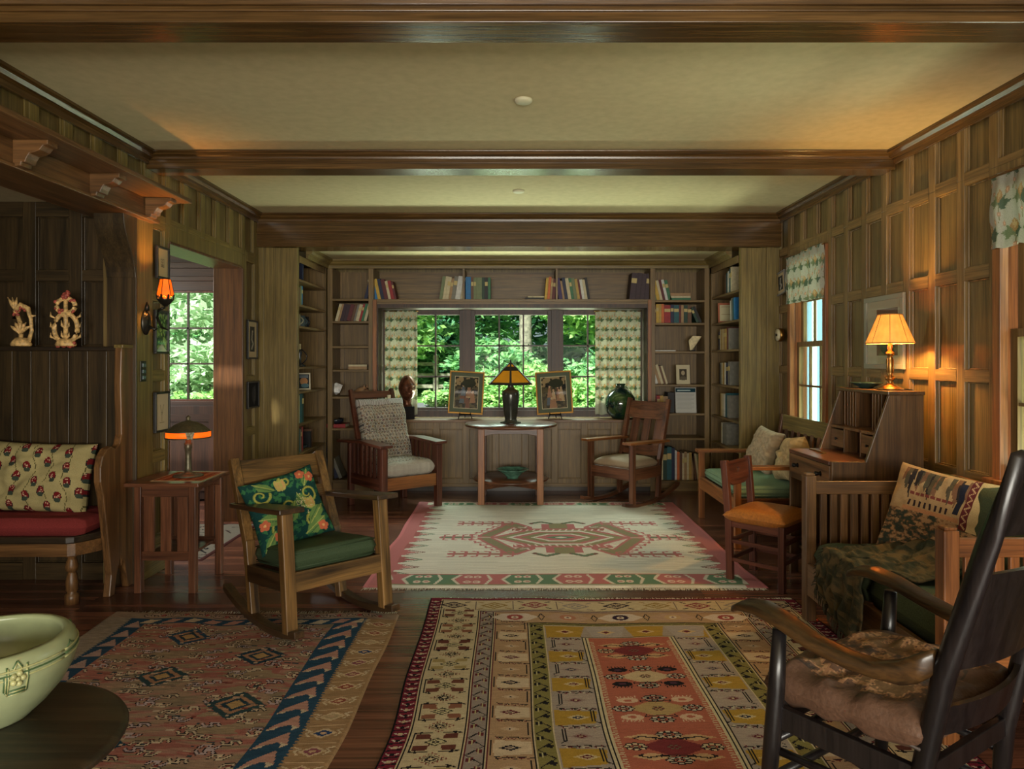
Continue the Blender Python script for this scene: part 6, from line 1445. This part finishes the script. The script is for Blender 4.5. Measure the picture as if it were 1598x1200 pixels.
for pp_, n_b, rb_, sd_ in ((ring(0, .235, .054, .042)[2:23], 26, .010, 3), ([(0, 0, .28), (0, 0, .315)], 16, .013, 4), ([(-.045, 0, .01), (.045, 0, .01)], 22, .013, 5)): obj('painted_flowers', blobs(pp_, n_b, rb_, sd_), M_fig2, t)
t = T('figurine', 'ornate cream and red ceramic bird and flower ornament, left of the figure-eight one', 'ornament', (-2.87, 4.10, 1.411))
mb = MB().lathe([(.055, 0), (.06, .012), (.05, .03), (.03, .05)], n=20, sy=.7).tube([(.045, 0, .03), (.062, 0, .09), (.056, 0, .16), (.04, 0, .22), (.0, 0, .24), (-.03, 0, .20), (-.04, 0, .16)], [.012, .010, .010, .014, .018, .018, .012], 10).tube([(0, 0, .04), (0, 0, .12), (-.02, 0, .18)], [.012, .012, .012], 8).tube([(.05, 0, .175), (.085, 0, .178)], [.010, .003], 8)
for a in (-.9, -.45, 0, .45, .9): mb.tube([(0, -.006, .07), (.05 * math.sin(a), -.008, .07 + .06 * math.cos(a)), (.075 * math.sin(a), -.006, .075 + .07 * math.cos(a))], [.006, .010, .002], 6)
for a in (-.5, -.1, .3): mb.tube([(-.03, 0, .21), (-.04 + .03 * math.sin(a), 0, .245), (-.045 + .07 * math.sin(a), 0, .285)], [.010, .011, .002], 6)
obj('body', mb, M_fig, t); obj('painted_flowers', blobs([(-.03, 0, .18), (0, 0, .23), (.04, 0, .21)], 30, .009, 8), M_fig2, t)
t = T('figurine', 'small pale ornament at the left edge of the settle shelf', 'ornament', (-3.09, 4.10, 1.411)); obj('body', MB().lathe([(.035, 0), (.045, .02), (.025, .05), (.04, .09), (.02, .12), (.001, .13)], n=20), M_cream, t)
# mantel shelf over the inglenook
t = T('mantel_shelf', 'long oak shelf on scrolled brackets over the inglenook opening', 'shelf', (XL + .045, 3.0, 2.30))
obj('shelf_board', box(-.05, .205, -1.6, 1.37, 0, .026), wood('settle', 'y'), t, .003)
bp_ = [(0, 0), (.155, 0), (.155, -.022), (.135, -.026), (.12, -.045), (.10, -.055), (.075, -.06), (.062, -.08), (.055, -.10), (.04, -.098), (.035, -.115), (.0, -.12)]
for y in (4.24, 3.69, 3.13, 2.57, 2.0): obj('bracket', MB().prism(bp_, 'y', y - 3.0 - .035, y - 3.0 + .035), wood('settle', 'x'), t, .003)
# wall pictures
def wallpic(label, side, y0, y1, z0, z1, cvf, frm, fw=.014, name='framed_picture', cat='picture', dx=0, glass=False, tilt=0):
    L = y1 - y0; H_ = z1 - z0; yc = (y0 + y1) / 2; x = (XL + .004 + dx) if side < 0 else (XR - .004 - dx); rz = R(90) if side < 0 else R(-90)
    t = T(name, label, cat, (x, yc, z0), rot=(0 if not tilt else R(tilt), 0, rz))
    mb = MB().box(-L / 2, L / 2, -.018, 0, 0, fw).box(-L / 2, L / 2, -.018, 0, H_ - fw, H_).box(-L / 2, -L / 2 + fw, -.018, 0, fw, H_ - fw).box(L / 2 - fw, L / 2, -.018, 0, fw, H_ - fw)
    obj('frame', mb, frm, t, .002); obj('backing', box(-L / 2 + .002, L / 2 - .002, -.008, 0, .002, H_ - .002), BM['grey'], t)
    q = panel_board(cvf(L - 2 * fw, H_ - 2 * fw), PG if glass else P_, t, 'picture', -.009); q.location.z = fw; return t
def sketch(w_, h_):
    cv = Cv(w_, h_, .004, (176, 160, 122)); cv.frame(w_ * .32, w_ * .68, h_ * .36, h_ * .66, .004, (110, 100, 80)); cv.disc(w_ / 2, h_ * .46, w_ * .08, h_ * .06, (96, 84, 66), .6); cv.rect(w_ * .4, w_ * .6, h_ * .55, h_ * .63, (120, 108, 84)); return cv
def sketch2(w_, h_):
    cv = Cv(w_, h_, .004, (186, 170, 140)); cv.frame(w_ * .3, w_ * .7, h_ * .22, h_ * .8, .003, (130, 116, 90)); cv.path([(w_ * .36, h_ * .3), (w_ * .5, h_ * .6), (w_ * .64, h_ * .3)], .004, (90, 80, 64)); cv.line(w_ * .5, h_ * .6, w_ * .5, h_ * .76, .005, (90, 80, 64)); return cv
def forest(w_, h_):
    cv = Cv(w_, h_, .004, (60, 84, 50)); a = smooth_noise(cv.H, cv.W, (16, 8), 5); cv.a[a > .55] = (120, 140, 80); cv.a[a < .35] = (30, 40, 28); cv.rect(w_ * .55, w_ * .62, 0, h_, (50, 44, 34)); cv.poly([(0, h_), (w_ * .5, h_ * .8), (w_, h_)], (150, 146, 150)); return cv
def figure(w_, h_):
    cv = Cv(w_, h_, .004, (176, 158, 126)); cv.rect(w_ * .22, w_ * .78, h_ * .14, h_ * .84, (60, 58, 54)); cv.path([(w_ * .5, h_ * .3), (w_ * .45, h_ * .5), (w_ * .6, h_ * .62), (w_ * .45, h_ * .75)], w_ * .12, (150, 146, 136)); cv.disc(w_ * .52, h_ * .27, w_ * .08, h_ * .035, (160, 150, 136)); return cv
def darkp(w_, h_):
    cv = Cv(w_, h_, .004, (24, 24, 28)); cv.disc(w_ * .6, h_ * .5, w_ * .2, h_ * .35, (52, 50, 54)); cv.line(w_ * .7, h_ * .1, w_ * .6, h_ * .9, .006, (90, 86, 80)); return cv
M_bf = plain('black_frame', (28, 26, 24), .4)
wallpic('narrow framed sketch on cream paper high on the left wall above the sconce', -1, 4.40, 4.56, 1.845, 2.05, sketch, M_bf)
wallpic('dark framed woodland picture behind the arm of the sconce', -1, 4.38, 4.555, 1.37, 1.645, forest, M_bf, glass=True, dx=.001)
wallpic('framed line drawing on cream paper below the light switch on the left wall', -1, 4.38, 4.565, .875, 1.13, sketch2, M_bf)
wallpic('narrow black-framed figure picture on the wall strip beyond the doorway, upper of two', -1, 5.90, 6.125, 1.34, 1.67, figure, M_bf)
wallpic('almost black framed picture on the wall strip beyond the doorway, lower of two', -1, 5.90, 6.16, .92, 1.15, darkp, M_bf)
t = wallpic('small silver-framed etching hung askew beside the far valance on the right wall', 1, 6.02, 6.235, 1.90, 2.10, figure, plain('silver_frame', (150, 150, 150), .4, metal=.5), .012)
t.rotation_euler = (0, R(0), R(-90)); t.rotation_euler.rotate_axis('Y', R(-7))
def portrait_big(w_, h_):
    cv = Cv(w_, h_, .006, (150, 140, 116)); cv.rect(w_ * .3, w_ * .9, h_ * .14, h_ * .86, (96, 66, 50)); cv.disc(w_ * .6, h_ * .36, w_ * .12, h_ * .10, (150, 116, 90)); cv.disc(w_ * .6, h_ * .68, w_ * .22, h_ * .18, (60, 44, 40)); return cv
M_pf = plain('pale_grey_frame', (128, 126, 108), .45)
wallpic('glazed portrait in a pale grey frame behind the glowing desk lamp', 1, 4.19, 4.66, 1.275, 1.735, portrait_big, M_pf, .03, glass=True)
t = T('light_switch', 'dark metal plate with three switches on the left wall below the sconce', 'switch', (XL, 4.265, 1.20))
obj('plate', box(0, .006, -.033, .033, 0, .125), plain('switch_plate', (48, 44, 36), .4, metal=.5), t, .002)
for k in range(3): obj('switch', box(.006, .012, -.018, .018, .014 + .037 * k, .036 + .037 * k), M_slate, t, .001)
t = T('wall_dial', 'round cream and brass dial on the right wall left of the far window', 'dial', (XR, 6.14, 1.55), rot=(0, R(-90), 0))
obj('housing', MB().lathe([(.058, 0), (.058, .03), (.05, .036)], n=32), M_brass, t); obj('face', MB().lathe([(.052, .030), (.052, .045), (.001, .047)], n=32), plain('dial_face', (190, 180, 150), .4), t)
obj('hub', MB().lathe([(.012, .046), (.012, .052), (.001, .053)], n=12), M_blackmetal, t)
for (x, y) in ((.045, 3.83 - .30), (.035, 5.15 - .0)):
    pass
for k, (x, y, lb) in enumerate(((.043, 3.45, 'round white ceiling disc nearer the camera, between the first two beams'), (.03, 5.30, 'round white ceiling disc between the middle beam and the alcove'))):
    t = T('smoke_detector', lb, 'detector', (x, y, ZC)); obj('disc', MB().lathe([(.001, -.016), (.035, -.016), (.043, -.010), (.045, 0)], n=32), plain('white_plastic%d' % k, (196, 190, 160), .6), t)

# ================================================================== PILLOWS AND THROW
# strawberry-like bud pillow on the inglenook seat
cv = Cv(.62, .40, .005, (170, 156, 108)); g = random.Random(6); n1_ = smooth_noise(cv.H, cv.W, (6, 9), 2); cv.a *= (.94 + .12 * n1_)[:, :, None]
for j in range(7):
    x0 = .02 + j * .10; pts = [(x0 + .018 * math.sin(i * 1.3 + j), i * .05 - .02) for i in range(10)]; cv.path(pts, .004, (84, 78, 44))
    for i in range(5):
        x = x0 + .02 * math.sin(i * 2.1 + j) + .014 * (-1) ** i; y = .03 + i * .085 + .03 * (j % 2); a = .4 * math.sin(i + j)
        cv.disc(x, y, .021, .031, (40, 40, 40)); cv.disc(x, y - .004, .018, .025, (112, 30, 32)); cv.disc(x, y + .018, .017, .014, (60, 70, 58))
        for q in range(7): cv.disc(x + g.uniform(-.011, .011), y - .006 + g.uniform(-.016, .012), .0028, .0028, (206, 170, 140))
t = T('pillow', 'cream pillow with red spotted buds on the inglenook settle', 'pillow', (-2.735, 4.045, .66), rot=(R(-14), R(2), 0))
cushion('cover', cv, .62, .40, .16, PF, t, 4, .4, .05, .22, 3)
# Green pillow on the oak rocker: generic scrolling foliage
cv = Cv(.40, .40, .0035, (26, 62, 58)); g = random.Random(12)
def scroll(x, y, r_, a0, turns, c, t0, dirn=1):
    pts = []
    for k in range(22):
        u = k / 21; rr = r_ * (1 - .82 * u); a = a0 + dirn * turns * u * 2 * math.pi; pts.append((x + rr * math.cos(a), y + rr * math.sin(a)))
    for k in range(21): cv.line(*pts[k], *pts[k + 1], t0 * (1 - .5 * k / 21), c)
for i in range(200): x, y = g.random() * .4, g.random() * .4; a = g.random() * 6.28; cv.poly([(x, y), (x + .02 * math.cos(a + .5), y + .02 * math.sin(a + .5)), (x + .036 * math.cos(a), y + .036 * math.sin(a)), (x + .02 * math.cos(a - .5), y + .02 * math.sin(a - .5))], g.choice([(44, 92, 66), (58, 110, 70)]))
for (x, y, r_, a, d) in ((.07, .10, .05, 0, 1), (.32, .16, .055, 2, -1), (.12, .30, .05, 3, 1), (.30, .32, .045, 5, -1), (.20, .20, .05, 1, 1), (.22, .05, .035, 4, -1)): scroll(x, y, r_, a, 1.2, (134, 140, 64), .015, d); scroll(x, y, r_ * .97, a, 1.2, (170, 164, 84), .006, d)
for (x, y, a, L) in ((.02, .22, .3, .16), (.16, .30, -1.0, .15), (.24, .38, -.5, .15), (.26, .14, 1.2, .13), (.38, .24, 2.4, .15), (.06, .02, .6, .12), (.36, .02, 2.0, .11), (.02, .39, -.9, .11)):
    dx, dy = math.cos(a) * L, math.sin(a) * L; nx_, ny_ = -dy * .26, dx * .26
    cv.poly([(x, y), (x + dx * .3 + nx_, y + dy * .3 + ny_), (x + dx * .7 + nx_ * .8, y + dy * .7 + ny_ * .8), (x + dx, y + dy), (x + dx * .6 - nx_ * .7, y + dy * .6 - ny_ * .7), (x + dx * .25 - nx_ * .6, y + dy * .25 - ny_ * .6)], (104, 134, 74)); cv.line(x, y, x + dx * .9, y + dy * .9, .005, (164, 168, 92))
    cv.line(x + nx_ * .4, y + ny_ * .4, x + dx * .8 + nx_ * .3, y + dy * .8 + ny_ * .3, .003, (40, 76, 60))
for (x, y) in ((.19, .07), (.31, .22)):
    for k in range(5): a = -1.2 + .6 * k; cv.disc(x + .02 * math.sin(a), y - .006 * abs(a), .011, .034, (172, 168, 92)); cv.disc(x + .02 * math.sin(a), y - .006 * abs(a), .006, .026, (196, 150, 96))
for (x, y) in ((.31, .04), (.36, .07), (.04, .26), (.10, .34), (.34, .36)):
    for k in range(5): a = k * 1.257; cv.disc(x + .016 * math.cos(a), y + .016 * math.sin(a), .013, .013, (196, 104, 72))
    cv.disc(x, y, .007, .007, (220, 170, 110))
for i in range(46): cv.disc(.27 + g.gauss(0, .02), .21 + g.gauss(0, .03), .003, .003, (200, 190, 150))
t = T('pillow', 'dark green pillow with yellow scrolling leaves and coral flowers on the green-seated rocker', 'pillow', (-1.20, 3.72, .545), rot=(R(-26), R(-12), R(38)))
cushion('cover', cv, .40, .39, .13, PF, t, 3.5, .42, .08, .15, 8)
# settee pillows
def plainpillow(label, loc, rot, w_, h_, c, seed):
    cv = Cv(w_, h_, .008, c); n_ = smooth_noise(cv.H, cv.W, (24, 24), seed); cv.a *= (.88 + .24 * n_)[:, :, None]
    t = T('pillow', label, 'pillow', loc, rot=rot); cushion('cover', cv, w_, h_, .15, PF, t, 3.5, .42, .07, .25, seed); return t
plainpillow('wrinkled beige pillow at the far end of the settee', (2.03, 5.72, .60), (R(-20), R(6), R(-80)), .36, .36, (164, 146, 120), 3)
plainpillow('gold-beige pillow in the middle of the settee, nearer the desk', (2.04, 5.22, .60), (R(-20), R(-8), R(-95)), .36, .34, (172, 150, 110), 5)
# tapestry pillow on the slatted settle
cv = Cv(.44, .44, .005, (168, 134, 92)); g = random.Random(3)
for i in range(24): x = .02 + g.random() * .38; cv.poly([(x, .02), (x + .02, .02), (x + .012, .02 + g.uniform(.06, .16)), (x - .006, .1)], g.choice([(52, 44, 40), (120, 84, 60), (84, 74, 56)]))
cv.rect(0, .44, .24, .44, (82, 70, 50))
a = smooth_noise(cv.H, cv.W, (34, 20), 6) * .6 + smooth_noise(cv.H, cv.W, (70, 50), 16) * .4; lo = cv.Y > .235
cv.a[(a > .52) & lo] = (132, 96, 64); cv.a[(a > .62) & lo] = (160, 122, 84); cv.a[(a < .40) & lo] = (56, 60, 48)
for k in range(8): cv.rect(.10 + .025 * k, .112 + .025 * k, .18, .21, (50, 36, 36)); cv.rect(.10 + .025 * k, .118 + .025 * k, .14, .155, (120, 60, 50))
cv.rect(.08, .34, .215, .235, (176, 120, 80)); cv.rect(.345, .375, 0, .26, (92, 40, 38)); cv.path([(.36 + .009 * (-1) ** i, i * .018) for i in range(15)], .005, (180, 140, 100)); cv.rect(.375, .44, 0, .26, (190, 160, 110)); cv.rect(.31, .335, .04, .2, (40, 40, 50))
t = T('pillow', 'tan tapestry pillow with dark woven shapes in the corner of the slatted settle', 'pillow', (1.97, 3.29, .60), rot=(R(-22), R(8), R(-52)))
cushion('cover', cv, .43, .43, .15, PF, t, 3.5, .42, .05, .2, 4)
# throw draped over the settle seat edge
nx, ny = 90, 110; u = np.linspace(0, 1, nx + 1)[None, :]; v = np.linspace(0, 1, ny + 1)[:, None]
s_ = v * .80      # path length from the back of the seat towards and over the front edge
xe = .24; drop = .30
wn_ = smooth_noise(ny + 1, nx + 1, (10, 8), 5) - .5; wf = smooth_noise(ny + 1, nx + 1, (26, 22), 7) - .5
top = np.clip(s_, 0, .50); over = np.clip(s_ - .50, 0, 1)
X = 1.96 - top - .012 - .02 * np.clip(over * 8, 0, 1) - .03 * np.abs(wn_) * (over > 0); Z = .432 + .02 * wn_ + .018 * wf + .022 - over * (.62 + .5 * u) + .055 * np.exp(-((s_ - .05) / .1) ** 2)
Z = np.maximum(Z, .10)
fold = .016 * np.sin(22 * u + 4 * v) * np.clip(over * 6, 0, 1); X = X - np.abs(fold) * 1.2
Y = 3.36 - .52 * u * (1 - .22 * v) - .10 * v + .06 * wn_ + .10 * v * np.sin(2.5 * u)
P = np.stack([X + 0 * u, Y, Z + 0 * u], -1)
cv = Cv(.6, .8, .0066, (66, 60, 42)); a = smooth_noise(cv.H, cv.W, (60, 18), 3) * .6 + smooth_noise(cv.H, cv.W, (14, 8), 33) * .4; cv.a[a > .5] = (78, 68, 46); cv.a[a < .38] = (52, 52, 38); cv.a[(a > .6)] = (92, 76, 50)
ii = (np.arange(ny) * cv.H // ny); jj = (np.arange(nx) * cv.W // nx)
t = T('throw_blanket', 'dark green-brown fringed wool throw draped over the seat of the slatted settle', 'blanket', (0, 0, 0)); sheet('cloth', P, cv.a[ii][:, jj], PF, t, solid=.007)
mb = MB(); 
for k in range(0, nx, 2): p = P[-1, k]; mb.tube([p, p + np.array([-.004, .004 * math.sin(k), -.02]), p + np.array([-.002, .008 * math.sin(k * 2.1), -.045])], [.003, .003, .001], 5)
for k in range(30, ny, 3): p = P[k, 0]; mb.tube([p, p + np.array([-.006, .022, -.008]), p + np.array([-.008, .04, -.022])], [.003, .003, .001], 5)
obj('fringe', mb, plain('throw_fringe', (58, 54, 38), .95), t)
# runner cloth on the side table
cv = Cv(.30, .34, .006, (150, 96, 66))
for k in range(9): cv.rect(.03 * k + .01, .03 * k + .02, 0, .34, ((60, 44, 40), (176, 150, 110))[k % 2])
cv.frame(0, .30, 0, .34, .012, (190, 170, 130))
t = T('table_runner', 'small striped brown cloth under the copper lamp on the side table', 'cloth', (-2.11, 4.42, .631)); X, Y = np.meshgrid(np.linspace(0, .30, cv.W + 1), -np.linspace(0, .34, cv.H + 1)); sheet('cloth', np.stack([X, Y, 0 * X], -1), cv.a, PF, t, solid=.002)
